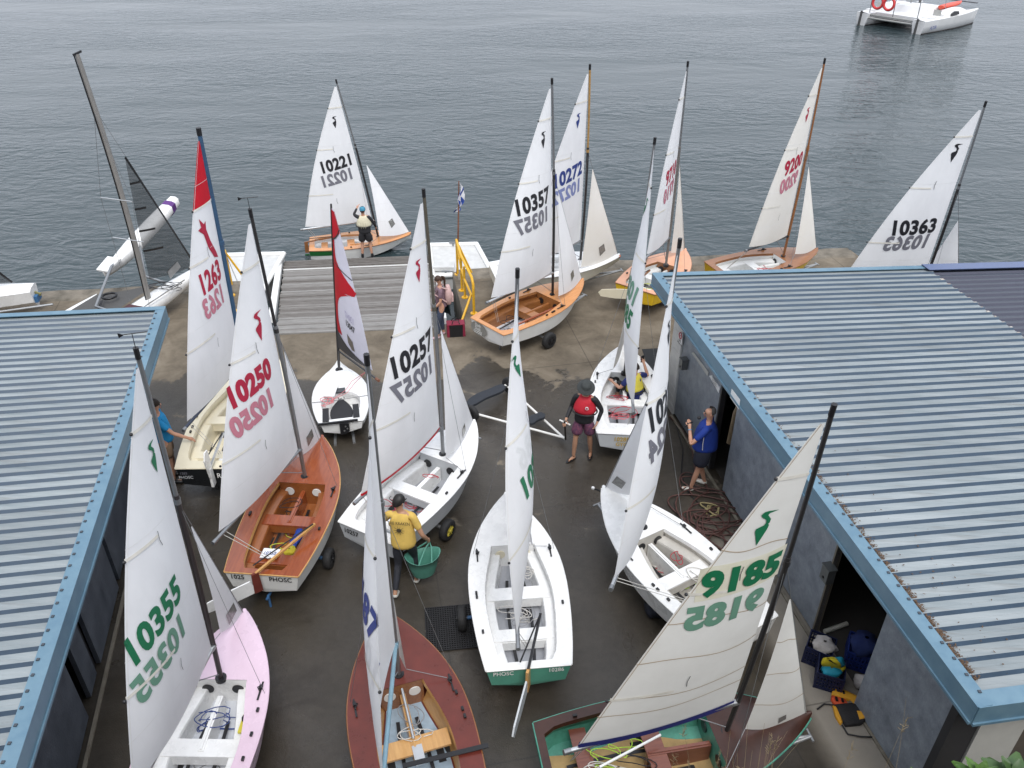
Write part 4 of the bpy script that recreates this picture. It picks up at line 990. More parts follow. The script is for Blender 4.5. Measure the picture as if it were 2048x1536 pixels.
# 10224 white, by the hose pile
c = dinghy('sailing_dinghy', 'white dinghy with black sail number 10224 beside the pile of hose', 'dinghy', G, at(1496, 1263, .75), bow(1206, 975),
           dict(hull=gelwhite, deck=gelwhite, inner=mat('gelcoat_bone', (.52, .50, .46), .5, var=.12), rub=gelwhite), thwart_m=gelwhite, floor_m=mat('floor_bone', (.34, .32, .29), .6, var=.2), coff=(.05, .63))
rig(c, top=(1360, 480), Lm=4.85, boom=(1223, 1175), number='10224', col='black', jib=dict(clew=(1262, 990), z=.98, h=.84, ws=.24, wb=.13, camber=.06), camber=.13, twist=0, emblem=BIRD, nb=(.565, .46), boom_m=alu, shear=0)
fittings(c, seed=19, ropes_=(('red', 4), ('lime', 2), ('white', 2)))
trolley(c, 'trolley under the white dinghy next to the hose heap', .42)
P = c['P']; b0 = P(c['L']-.05, 0, .50); b1 = at(1186, 976, .92); MB().tube([b0, b1], .014, 6).build('bow_pole', black, c['root']); MB().ball(b1, .03, 8).build('pole_ball', gelwhite, c['root'])
# 9185 teal and brown
c = dinghy('sailing_dinghy', 'old teal dinghy with brown deck and stained sail 9185 in the foreground', 'dinghy', G, at(1085, 1530, .75), bow(1620, 1432),
           dict(hull=painttealin, deck=paintbrown, inner=painttealin, rub=painttealin), floor_m=floortan, coam_m=paintbrown, tank=False, thwarts=(.42, .16), thwart_m=wood('thwart_red_brown', (.13, .035, .022), (.21, .07, .04)), side=.13, front=.8, coff=(.03, .63), deckz=.09)
rig(c, top=(1668, 812), Lm=4.86, boom=(1136, 1503), Lb=2.13, number='9185', col='green', sail_m=sailold, jib=dict(clew=(1490, 1458), z=1.0, h=.80, ws=.13, wb=.10, m=sailold, fr=.10), camber=.055, boom_m=alu, mast_m=(carbon, carbon),
    wave=.03, stitch_m=stitchold, stitches=(.10, .16, .30, .44, .66), battens=(.17, .53, .86), batlen=(.42, .5, 1.0), foot_m=mat('foot_blue', (.02, .025, .17), .6), backing=True, squeeze=1.0, nb=(.585, .475), nac=.48, roach=.05, nsize=.35, shear=0, bsize=.42, eb=.73, eac=.60, rlow=.030, rtop=.024, bold=.055)
fittings(c, seed=23, ropes_=(('lime', 4), ('white', 3), ('black', 1)), tracks=False); c_9185 = c
P = c['P']
for i in range(3):
    for sg in (-1, 1): MB().beam(P(.42*c['L']-.07+.07*i, .02*sg, .345), P(.42*c['L']-.07+.07*i, .48*sg, .345), .006, .004).build('inlay_line', vgold, c['root'])
MB().tube([P(.62, -.18, .55), P(1.45, .12, .50)], .016, 8).build('tiller_extension', gelwhite, c['root'])
trolley(c, 'trolley under the old teal dinghy 9185', .42)
# 10286 white with mint transom
c = dinghy('sailing_dinghy', 'white dinghy with a mint green transom lettered PHOSC 10286 in the middle of the yard', 'dinghy', G, at(1058, 1335, .75), bow(1012, 988),
           dict(hull=gelwhite, transom=paintmint, deck=gelwhite, inner=gelwhite, rub=gelwhite, hatch=gelcream), floor_m=floorgrey, coff=(.03, .66), front=.66, side=.20, thwarts=(.42, .20))
rig(c, top=(1035, 540), Lm=4.70, boom=(1036, 1292), number='10286', col='green', jib=dict(clew=(1066, 1092), z=1.02, h=.80, win=False, camber=.03), camber=-.16, twist=.15, roach=.10, nb=(.51, .41), nac=.42, emblem=BIRD, shear=0, eac=.7)
rudder(c, vgold, gelgrey, black, 'aft', tdir=(1, -.32), swing=-.35); fittings(c, seed=29, ropes_=(('white', 3), ('grey', 2))); c_10286 = c
transom_text(c, [('PHOSC', .33, .41, .07, paintwhite, .85), ('10286', -.36, .41, .07, paintwhite, .85)])
trolley(c, 'trolley with a blue axle under the mint transomed dinghy 10286', .42, trolley_blue, .62, lat=.20)
# 10187 maroon deck
c = dinghy('sailing_dinghy', 'maroon decked dinghy with pale blue floor, golden thwart and blue sail number 10187', 'dinghy', G, at(880, 1690, .75), bow(767, 1222),
           dict(hull=paintmaroon, deck=paintmaroon, inner=vgold, rub=vbrown, hatch=paintwhite), floor_m=paintblue, bulk_m=vbrown, coam_m=vgold, tank_m=vgold, thwart_m=vgold, beam=1.06, tank=False, coff=(.04, .63), front=.55, side=.27)
rig(c, top=(733, 712), Lm=4.78, boom=(763, 1585), Lb=2.15, number='10187', col='blue', jib=dict(clew=(812, 1338), z=1.0, h=.80, win=False, camber=.03, m=sailcream), camber=-.13, twist=-.02, roach=.05, nb=(.34, .45), nsize=.40, squeeze=.8, nac=.6, mast_m=(alud, alud), boom_m=mat('boom_pale_blue', (.22, .36, .44), .4), emblem=BIRD, emcol='blue', shear=0, rtop=.026)
fittings(c, seed=31, ropes_=(('white', 2), ('grey', 2)), tracks=True); P = c['P']
MB().beam(P(.30*c['L'], .2, .52), P(.28*c['L'], -.80, .54), .06, .012).build('tie_down_strap', black, c['root'])
mb = MB(); mb.box(P(1.15, -.02, .36), (.26, .12, .02), c['ax']); mb.build('cam_plate', alu, c['root'])
MB().tube([P(2.0, .0, .5), P(1.35, .0, .40)], .018, 8).build('vang_lever', alu, c['root'])
trolley(c, 'trolley under the maroon decked dinghy 10187', .42)
# 10355 pink deck
c = dinghy('sailing_dinghy', 'pink decked dinghy with green sail number 10355 beside the left shed', 'dinghy', G, (-3.70, 4.50, .75), bow(490, 1222),
           dict(hull=gelpink, deck=gelpink, inner=gelwhite, rub=gelpink, hatch=black), floor_m=floorpale, bulk_m=gelwhite, coff=(.05, .66), front=.66)
rig(c, top=(272, 699), Lm=4.82, boom=(262, 1606), Lb=2.3, number='10355', col='green', jib=dict(clew=(441, 1266), z=1.05, h=.82, ws=.26, wb=.14), camber=.08, twist=.05, roach=.13, nb=(.43, .325), nac=.68, nsize=.34, vane=True, mast_m=(mat('mast_dark_brown', (.035, .028, .028), .4), alud), boom_m=alu, rtop=.024, shear=.04, eac=.35)
fittings(c, seed=37, ropes_=(('blue', 4), ('grey', 1))); P = c['P']
mb = MB(); flat_text(mb, 'S', P(2.0, .3, .34), c['ax'][1]*-1, c['ax'][0], .11, 1, .002, .04); flat_text(mb, 'S', P(2.0, -.3, .34), c['ax'][1]*-1, c['ax'][0], .11, 1, .002, .04); mb.build('hatch_letter', ink['red'], c['root'])
MB().box(P(1.55, -.43, .39), (.24, .1, .03), c['ax']).build('compass_bracket', mat('sticker_yellow', (.6, .52, .05), .5), c['root']); MB().ball(P(1.60, -.44, .43), .055, 8).build('compass', black, c['root'])
trolley(c, 'trolley under the pink decked dinghy 10355', .42)
# 10250 mahogany
c = dinghy('sailing_dinghy', 'glossy mahogany dinghy with red sail number 10250 and PHOSC on its white transom', 'dinghy', G, at(522, 1148, .75), bow(645, 874),
           dict(hull=paintwhite, deck=vmahog, inner=vmahogin, rub=vgold, hatch=paintwhite), coam_m=vgold, bulk_m=vmahogin, thwart_m=vmahog, tank_m=vmahogin, floor_m=vmahogin, coff=(.03, .62), side=.24, front=.95)
rig(c, top=(500, 420), Lm=4.85, boom=(430, 1082), number='10250', col='red', jib=dict(clew=(594, 915), z=1.02, h=.84, ws=.26, wb=.17), camber=.085, twist=.03, roach=.07, nb=(.495, .385), nac=.64, nsize=.36, squeeze=.76, vane=True, mast_m=(alud, carbon), boom_m=alud, shear=.04, eb=.66, bsize=.44, eac=.45, bold=.06)
rudder(c, paintmaroon, gelwhite, vgold, 'aft', tdir=(1, -.62), tl=1.15, swing=-.9); fittings(c, seed=41, ropes_=(('black', 2), ('yellow', 2)))
transom_text(c, [('1025', .36, .40, .085, ink['black'], .9), ('PHOSC', -.28, .40, .085, ink['black'], .9)]); P = c['P']; c_10250 = c
P = c['P']; q = P(.52, .06, .375); o = MB().box(q, (.20, .26, .004), c['ax']).build('paper_sheet', white_paper); tag(o, 'white printed sheet of paper on the stern seat of the mahogany dinghy', 'paper'); base_origin(o, q)
mb = MB(); flat_text(mb, '10250', q, c['ax'][1]*-1, c['ax'][0], .07, .8, .004, .02); mb.build('print', ink['blue'], o)
q = P(.95, -.16, .20); o = thing('cloth_bag', 'crumpled blue and yellow cloth bag in the cockpit of the mahogany dinghy', 'bag', q[:], c['hd']); BAG_AT = q; o_bag = o
trolley(c, 'trolley with a small black wheel under the mahogany dinghy 10250', .30, trolley_blue, half=.66, R=.17)
# 10257
c = dinghy('sailing_dinghy', 'white and grey dinghy with a red sail foot and sail number 10257', 'dinghy', G, at(733, 1066, .75), bow(949, 843),
           dict(hull=gelgrey, deck=gelwhite, inner=gelgrey, rub=gelwhite, hatch=black), floor_m=floorgrey, thwart_m=gelwhite, tank_m=gelwhite, coff=(.05, .63), front=.8, side=.18)
rig(c, top=(847, 380), Lm=4.85, boom=(712, 1004), number='10257', col='black', jib=dict(clew=(892, 915), z=1.02, h=.84, ws=.22, wb=.16), camber=.11, twist=-.04, roach=.08, foot_m=sailred, foot_w=.045, nb=(.485, .38), nac=.52, nsize=.37, emcol='red', mast_m=(alud, mat('mast_olive', (.09, .08, .06), .5)), boom_m=alud, shear=.04)
fittings(c, seed=43, ropes_=(('red', 5), ('lime', 1), ('black', 1))); c_10257 = c
transom_text(c, [('10257', .30, .36, .09, ink['black'], .9)])
trolley(c, 'trolley with yellow rimmed wheels under the white and grey dinghy 10257', .36, half=.70, R=.19, rim=mat('rim_yellow', (.5, .42, .06), .5))
# Raven: the bigger black hulled boat
c = dinghy('sailing_dinghy', 'black hulled dinghy lettered Raven with cream deck and red topped sail 1263', 'dinghy', G, at(425, 936, .85), bow(532, 690, .95),
           dict(hull=paintblack, deck=gelcream, inner=gelcream, rub=gelcream, hatch=gelcream), beam=1.14, coff=(.05, .60), side=.16, front=.75, Hs=.52)
navym = mat('mast_blue', (.035, .085, .16), .4)
rig(c, top=(397, 258), aft=1.55, Lm=4.95, boom=(369, 858), Lb=2.3, number='1263', col='red', camber=.07, roach=.12, headm=(sailred, .765), emblem=SABRE, emcol='red', eb=.64, eac=.5, bsize=.80, nb=(.50, .40), nsize=.38, nac=.5, squeeze=.75, mast_m=(navym, navym), boom_m=mat('boom_navy', (.03, .04, .07), .5), rlow=.04, rtop=.038,
    battens=(.26, .57, .765), batlen=(.45, .45, 1.0), shear=.04)
rudder(c, gelwhite, gelwhite, alu, 'up'); fittings(c, seed=47, ropes_=(('black', 3),))
script = paintwhite; P = c['P']
transom_text(c, [('Raven', -.20, .36, .10, paintwhite, .9), ('1263', .50, .42, .05, pale['black'], .9), ('PHOSC', .48, .33, .06, gelgrey, .9)])
for y_, x_ in ((-.12, .75), (-.26, 1.05)): MB().prism([P(x_-.36, y_-.16, .33), P(x_+.40, y_-.14, .33), P(x_+.42, y_+.14, .35), P(x_-.36, y_+.16, .35)], V((0, 0, .022))).build('centreboard', gelwhite, c['root'])
trolley(c, 'trolley under the black hulled dinghy Raven', .42, half=.75)
# small plastic singlehander with the red and white sail
bicplan = [(0, .40), (.1, .47), (.3, .545), (.5, .55), (.68, .47), (.84, .30), (.94, .14), (1, .03)]
sW, bW = at(684, 847, .47), at(678, 731, .16)
c = dinghy('small_dinghy', 'small white plastic dinghy with black grip pads and a red and white sail', 'dinghy', G, sW, bW, dict(hull=gelwhite, deck=gelwhite, inner=gelwhite, rub=gelwhite),
           plan=bicplan, coff=(.06, .50), side=.16, roundfront=True, tank=False, thwarts=(), hatches=False, Hs=.34, sheer=.02, rnd_hull=True, case=False)
P, L, ax = c['P'], c['L'], c['ax']
footp = P(L-.36, 0, .38); Tt = reach(662, 408, footp, 3.95); ml = (Tt-footp).normalized(); gp = footp+ml*.55; be = reach(753, 758, gp, 1.75); bdr = (be-gp).normalized()
MB().tube([footp]+[footp+ml*(3.95*i/10) for i in range(1, 11)], [.030]*8+[.026, .022, .018], 10).build('mast', carbon, c['root'])
MB().disc(footp, ml, .08, .04, 16).build('mast_collar', black, c['root'])
MB().tube([gp, be], .022, 8).build('boom', carbon, c['root'])
MB().tube([be-bdr*.02, be+bdr*.10], .03, 8).build('boom_end', rust, c['root'])
S = Sail(gp+ml*.10, be-bdr*.14+ml*.16, footp+ml*3.88, .06, .03, .16, .10, .02)
bicwhite = mat('sailcloth_bright', (.74, .73, .84), .5, var=.04, trans=.2)
mb = MB(); S.mesh(mb); main = mb.build('mainsail', bicwhite, c['root'])
def panel(fn, m_, nm, v0, v1, off=.006):
    mb = MB(); n = 26
    for sg in (1, -1):
        rows = []
        for j in range(n+1):
            v = lerp(v0, v1, j/n); b = v*S.bh; w_ = S.wl(lerp(S.bc, S.bh, v)); q0, q1 = fn(v); rows.append([S.pt(w_*lerp(q0, q1, i/8), lerp(b, lerp(S.bc, S.bh, v), lerp(q0, q1, i/8)), off*sg) for i in range(9)])
        mb.grid(rows)
    mb.build(nm, m_, main)
panel(lambda v: (0, interp([(.1, .30), (.25, .16), (.40, .24), (.46, .50), (.50, .98), (.53, 1.0), (.60, .66), (.68, .26), (.80, .20), (.9, .2)], v)), sailred, 'red_panel', .14, .80)
panel(lambda v: (0, min(1, .12+max(0, (v-.80))*12)), sailred, 'red_head_panel', .79, .99)
panel(lambda v: (0, max(.02, 1-v*7.5) if v < .08 else max(.05, .40-(v-.08)*5)), mat('sailcloth_charcoal', (.04, .04, .045), .5), 'foot_panel', .0, .19, .009)
mb = MB(); S.ribbon(mb, [(S.wl(S.bh*(.80+.035*i))*min(1, .05+i*.32), S.bh*(.80+.035*i)-.04*(3-i)*0) for i in range(4)], .03, off=.01); S.ribbon(mb, [(S.wl(S.bh*.66)*q/6, S.bh*(.66-.0*q)-.04*q*0+(.10 if q < 1 else 0)*0) for q in range(7)], .02, off=.01); mb.build('seam', black, main)
mb = MB(); S.print2d(mb, [([(-.45, .5), (.30, .3), (.5, -.4), (.1, -.5), (-.4, -.2)], [(0, 1, 2, 3, 4)])], S.wl(.2*S.bh)*.52, .20*S.bh, .30, both=True); mb.build('window', mat('window_brown', (.17, .15, .13), .3), main)
sh = text_shape('13047', .03, .7); mb = MB(); S.print2d(mb, [sh], S.wl(.33*S.bh)*.60, .33*S.bh, .15); mb.build('sail_number', ink['black'], main)
mb = MB(); S.print2d(mb, [sh], S.wl(.39*S.bh)*.60, .39*S.bh, .15, mirror=True); mb.build('number_showing_through', mat('ink_lilac', (.52, .50, .66), .6), main)
padm = mat('grip_pad', (.022, .022, .025), .8)
for x_, y_, sx, sy in ((.30, .30, .55, .12), (.34, -.28, .55, .12)): MB().box(P(x_+.05, y_, .352), (sx, sy, .02), ax).build('grip_pad', padm, c['root'])
mb = MB(); mb.prism([P(.12+.95*t, (.20*math.sin(math.pi*min(1, .25+t*.75))+.02)*1, .30) for t in [i/10 for i in range(11)]]+[P(.12+.95*t, -(.20*math.sin(math.pi*min(1, .25+t*.75))+.02), .30) for t in [i/10 for i in range(10, -1, -1)]], ax[2]*.02); mb.build('floor_pad', padm, c['root'])
MB().box(P(1.42, 0, .36), (.32, .20, .03), ax).build('hatch_cover', mat('hatch_grey', (.05, .055, .06), .35), c['root'])
mb = MB(); mb.prism([P(1.0, .12, .40), P(1.08, .34, .40), P(1.62, .30, .40), P(1.72, .10, .40), P(1.60, .02, .40)], ax[2]*.02); mb.build('rudder_blade', gelwhite, c['root'])
mb = MB().tube(squiggle(P(.80, .26, .40), .14, .16, 3.2, 60, 5), .007, 5); mb.tube([P(.8, .2, .42), P(1.2, -.1, .42), P(1.6, -.24, .42), lerp(gp, be, .75)], .006, 5); mb.tube([P(.8, .2, .42), P(1.1, -.14, .42), P(1.5, -.3, .42), lerp(gp, be, .75)], .006, 5); mb.build('mainsheet', ropes['pink'], c['root'])
MB().tube([P(.95, .56, .36), P(.90, .1, .37), P(1.0, -.56, .36)], .007, 5).build('traveller_rope', ropes['grey'], c['root'])
MB().prism([P(-.02, .05, .12), P(-.02, -.05, .12), P(-.02, -.13, .18), P(-.02, -.13, .34), P(-.02, .05, .36)], ax[0]*-.06).build('rudder_stock', black, c['root'])
MB().beam(P(-.03, .44, .37), P(-.03, -.30, .37), .04, .03).build('tiller', black, c['root'])
for y_, z_ in ((-.03, .2), (-.09, .24), (-.06, .29)): MB().disc(P(-.085, y_, z_), ax[0]*-1, .016, .01, 8).build('bolt', alu, c['root'])
mb = MB()
for sg in (-1, 1): mb.beam(P(-.02, .18*sg, -.12), P(2.2, .10*sg, .02), .05, .05)
mb.build('trolley_rail', galv, thing('boat_trolley', 'low trolley under the small plastic dinghy', 'boat trolley', (P(.9, 0, 0).x, P(.9, 0, 0).y, 0), c['hd'], 'launching trolleys under the dinghies'))
# ================================================================== PEOPLE
skinm = mat('skin', (.50, .27, .18), .55, var=.08, vscale=9); skint = mat('skin_tanned', (.43, .235, .15), .55, var=.1, vscale=9)
def skinmesh(name, chains, mats, parent, sub=2, mi=None):
    """one continuous surface grown on a skeleton: chains of (point, radius); points closer than 1 mm are shared joints"""
    pts, rads, edges, roots = [], [], [], []
    def idx(p, r):
        for i, q in enumerate(pts):
            if (q-p).length < .001: return i, False
        pts.append(p.copy()); rads.append(r); return len(pts)-1, True
    for ch in chains:
        prev = None; newisland = True
        for p, r in ch:
            i, isnew = idx(V(p), r)
            if not isnew: newisland = False
            if prev is not None and (prev, i) not in edges: edges.append((prev, i))
            prev = i
            if len([1 for _ in ch]) and p is ch[0][0]: first = i
        if newisland: roots.append(first)
    me = bpy.data.meshes.new(name); me.from_pydata([tuple(p) for p in pts], edges, [])
    ob = bpy.data.objects.new(name, me); COL.objects.link(ob)
    md = ob.modifiers.new('s', 'SKIN'); md.use_smooth_shade = True; md.branch_smoothing = .5
    for i, r in enumerate(rads):
        sv = me.skin_vertices[0].data[i]; sv.radius = r if isinstance(r, tuple) else (r, r); sv.use_root = i in roots
    ob.modifiers.new('u', 'SUBSURF').levels = sub; ob.modifiers['u'].render_levels = sub
    dg = bpy.context.evaluated_depsgraph_get(); nm = bpy.data.meshes.new_from_object(ob.evaluated_get(dg))
    bpy.data.objects.remove(ob); bpy.data.meshes.remove(me)
    inv = WM[parent].inverted()
    nm.transform(inv); nm.name = name; nm.materials.clear(); nm.materials.append(mats)
    for p in nm.polygons: p.use_smooth = True
    o = bpy.data.objects.new(name, nm); COL.objects.link(o); o.parent = parent; WM[o] = WM[parent]; return o
def hand_chains(wr, el, side, grip, k=1.0, curl=.6):
    """palm then four unequal bent fingers and a thumb leaving the palm's side"""
    d = (wr-el).normalized(); s_ = V(side).normalized(); g = V(grip).normalized(); out = []
    palm = wr+d*.085*k; out.append([(wr, .028*k), (wr+d*.045*k, (.038*k, .022*k)), (palm, (.036*k, .018*k))])
    for i, ln in enumerate((.066, .078, .072, .056)):
        b = palm+s_*(.026-.0175*i)*k-d*.012*k; m_ = b+(d*(1-curl*.4)+g*curl*.4).normalized()*ln*.55*k; e = m_+(d*(1-curl)+g*curl).normalized()*ln*.55*k
        out.append([(b, .0095*k), (m_, .0090*k), (e, .0075*k)])
    tb = wr+d*.035*k+s_*.030*k; tm = tb+(s_*.7+d*.6+g*.3).normalized()*.04*k; te = tm+(d*.8+g*.5).normalized()*.032*k
    out.append([(tb, .012*k), (tm, .011*k), (te, .009*k)]); return out
def person(label, pos, face, h=1.72, skin_=skinm, pose={}, hair=None, hairkind='short', shirt=None, sleeves='short', shorts=None, leglen='short', shoes=None, vest=None, hat=None, z=0.0, girth=1.0, look=0.0, nod=0.0, sockm=None, group=None):
    t = thing('person', label, 'person', (pos[0], pos[1], z), face, group); k = h/1.75; Mx = WM[t]
    J = dict(pelvis=(0, 0, .95), waist=(0, .01, 1.10), chest=(0, .0, 1.30), neck=(0, -.01, 1.485), hip=(.095, 0, .93), knee=(.105, .02, .50), ankle=(.11, -.01, .085),
             shoulder=(.175, -.005, 1.415), elbow=(.245, -.03, 1.13), wrist=(.265, .06, .89))
    R_ = {}
    for n_ in J:
        p = J[n_]
        if n_ in ('hip', 'knee', 'ankle', 'shoulder', 'elbow', 'wrist'): R_[n_+'R'] = V(p); R_[n_+'L'] = V((-p[0], p[1], p[2]))
        else: R_[n_] = V(p)
    for n_, p in pose.items(): R_[n_] = V(p)
    lean = V(pose.get('lean', (0, 0, 0)))
    for n_ in ('waist', 'chest', 'neck', 'shoulderR', 'shoulderL'):
        if n_ not in pose: R_[n_] = R_[n_]+lean*((R_[n_].z-.95)/.5)
    for n_ in ('elbowR', 'elbowL', 'wristR', 'wristL'):
        if n_ not in pose: R_[n_] = R_[n_]+lean*.9
    w = {n_: Mx @ (p*k) for n_, p in R_.items()}
    dirn = lambda v: (Mx.to_3x3() @ V(v)).normalized()
    hd = M.Rotation(look, 3, 'Z') @ M.Rotation(-nod, 3, 'X'); HC = R_['neck']+lean*.2+V((0, .015, .145))
    hp = lambda x, y, z_: Mx @ ((HC+hd @ V((x, y, z_)))*k)
    g = 0.95 if shirt else girth
    ch = [[(w['pelvis'], (.145*k*g, .105*k*g)), (w['waist'], (.135*k*g, .10*k*g)), (w['chest'], (.155*k*g, .11*k*g)), (lerp(w['chest'], w['neck'], .72), (.10*k, .075*k)), (w['neck'], .053*k), (hp(0, -.01, -.05), (.062*k, .066*k)), (hp(0, .005, .02), (.074*k, .088*k)), (hp(0, -.005, .085), (.066*k, .078*k))]]
    for s_ in 'LR':
        ch.append([(w['pelvis'], (.145*k*g, .105*k*g)), (w['hip'+s_], .092*k), (lerp(w['hip'+s_], w['knee'+s_], .5), .075*k), (w['knee'+s_], .052*k), (lerp(w['knee'+s_], w['ankle'+s_], .35), .054*k), (w['ankle'+s_], .034*k)])
        sh = w['shoulder'+s_]; ch.append([(lerp(w['chest'], w['neck'], .72), (.10*k, .075*k)), (lerp(lerp(w['chest'], w['neck'], .72), sh, .6), .062*k), (sh, .054*k), (lerp(sh, w['elbow'+s_], .5), .045*k), (w['elbow'+s_], .037*k), (lerp(w['elbow'+s_], w['wrist'+s_], .4), .036*k), (w['wrist'+s_], .026*k)])
        sd = dirn((0, 1, 0)) if abs((w['wrist'+s_]-w['elbow'+s_]).normalized().dot(dirn((0, 1, 0)))) < .8 else dirn((-1 if s_ == 'R' else 1, 0, 0))
        gr = dirn((-1 if s_ == 'R' else 1, .2, 0)) if abs(sd.dot(dirn((0, 1, 0)))) > .8 else dirn((0, 0, -1))
        ch += hand_chains(w['wrist'+s_], w['elbow'+s_], sd, gr, k)
        a = w['ankle'+s_]; fd = dirn(pose.get('foot'+s_, (.18 if s_ == 'R' else -.18, 1, 0))); f0 = a-V((0, 0, .045*k))
        ch.append([(a, .034*k), (f0-fd*.035*k, .036*k), (f0+fd*.07*k-V((0, 0, .012*k)), (.042*k, .03*k)), (f0+fd*.15*k-V((0, 0, .02*k)), (.04*k, .018*k))])
    g = girth
    body = skinmesh('body', ch, skin_, t, 2)
    # face
    mb = MB(); mb.ball(hp(0, .094, .005), .016*k, 6, sc=(.8, 1, 1.3)); 
    for sg in (-1, 1): mb.ball(hp(sg*.078, -.005, .005), .024*k, 6, sc=(.45, .8, 1.2))
    mb.build('face_features', skin_, body)
    for sg in (-1, 1): MB().ball(hp(sg*.032, .082, .028), .011*k, 6).build('eye', black, body)
    MB().beam(hp(-.024, .083, -.042), hp(.024, .083, -.042), .010*k, .010*k).build('mouth', mat('lips', (.33, .12, .10), .5), body)
    if hair:
        mb = MB(); rows = []
        for i in range(9):
            a = math.pi*.56*i/8; rows.append([hp(math.sin(a)*math.cos(b)*.088, -.012+math.sin(a)*math.sin(b)*(.100 if math.sin(b) < 0 or i < 5 else .100), .035+math.cos(a)*.098-(.06*max(0, -math.sin(b))*(i/8) if hairkind != 'bald' else 0)) for b in [2*math.pi*q/16 for q in range(16)]])
        if hairkind == 'bald': rows = [[r[j % 16] for j in range(8, 17)] for r in rows[2:]]
        mb.grid(rows, 0, True, hairkind != 'bald')
        if hairkind == 'ponytail': mb.tube([hp(0, -.10, .06), hp(0, -.15, .01), hp(0, -.145, -.08), hp(.01, -.12, -.19), hp(.01, -.10, -.27)], [.03*k, .036*k, .033*k, .024*k, .006], 8)
        mb.build('hair', hair, body)
    def torso(r, z0=.92):
        return [[(w['pelvis']-V((0, 0, .10*k)), (.172*k*g+r, .135*k*g+r)), (w['pelvis']+V((0, 0, .02*k)), (.165*k*g+r, .130*k*g+r)), (w['waist'], (.160*k*g+r, .124*k*g+r)), (w['chest'], (.175*k*g+r, .125*k*g+r)), (lerp(w['chest'], w['neck'], .72), (.10*k+r, .078*k+r)), (lerp(w['chest'], w['neck'], .88), .068*k+r)]]
    if shirt:
        c_ = torso(.016)
        for s_ in 'LR':
            sh, e, wr = w['shoulder'+s_], w['elbow'+s_], w['wrist'+s_]; q = lerp(lerp(w['chest'], w['neck'], .72), sh, .6)
            arm = [(c_[0][4][0], c_[0][4][1]), (q, .068*k), (sh, .066*k), (lerp(sh, e, .45), .062*k), (lerp(sh, e, .72), .060*k)]
            if sleeves == 'long': arm = arm[:4]+[(e, .047*k), (lerp(e, wr, .5), .042*k), (lerp(e, wr, .96), .034*k)]
            if sleeves != 'none': c_.append(arm)
        skinmesh('shirt', c_, shirt, t, 2)
    if vest:
        vm, th, vl = vest; c_ = [[(w['waist']+V((0, 0, -.02*k)), (.190*k*g+th, .150*k*g+th)), (lerp(w['waist'], w['chest'], .5), (.192*k*g+th, .152*k*g+th)), (w['chest'], (.188*k*g+th, .145*k*g+th)), (lerp(w['chest'], w['neck'], .60), (.135*k*g+th, .11*k*g+th))]]
        for sg in 'LR': c_.append([(c_[0][3][0], c_[0][3][1]), (lerp(lerp(w['chest'], w['neck'], .72), w['shoulder'+sg], .62)+V((0, 0, .012)), .07*k)])
        vo = skinmesh('life_vest', c_, vm, t, 2, vl)
        if vl: vo['label'] = vl
        bt = MB().ring(lerp(w['waist'], w['chest'], .22), V((0, 0, 1)), .001, .001)
        rows = MB(); Rr = M.Rotation(face, 3, 'Z'); cc = lerp(w['waist'], w['chest'], .18)
        rows.tube([cc+Rr @ V(((.188*k*g+th)*math.cos(a*math.pi/10), (.150*k*g+th)*math.sin(a*math.pi/10), 0)) for a in range(21)], .014*k, 6, caps=False); rows.build('waist_belt', black, vo)
    if shorts:
        c_ = [[(lerp(w['pelvis'], w['waist'], .45), (.150*k*g, .112*k*g)), (w['pelvis'], (.168*k*g, .130*k*g))]]
        for s_ in 'LR':
            hp_, kn, an = w['hip'+s_], w['knee'+s_], w['ankle'+s_]
            lg = [(w['pelvis'], (.168*k*g, .130*k*g)), (hp_, .122*k*g), (lerp(hp_, kn, .45), .112*k*g), (lerp(hp_, kn, .86), .108*k*g)]
            if leglen == 'long': lg = lg[:3]+[(kn, .068*k), (lerp(kn, an, .4), .066*k), (lerp(kn, an, .92), .050*k)]
            if leglen == 'tight': lg = [(w['pelvis'], (.155*k*g, .117*k*g)), (hp_, .100*k), (lerp(hp_, kn, .5), .083*k), (kn, .060*k), (lerp(kn, an, .35), .060*k), (lerp(kn, an, .95), .042*k)]
            c_.append(lg)
        skinmesh('trousers' if leglen != 'short' else 'shorts', c_, shorts, t, 2)
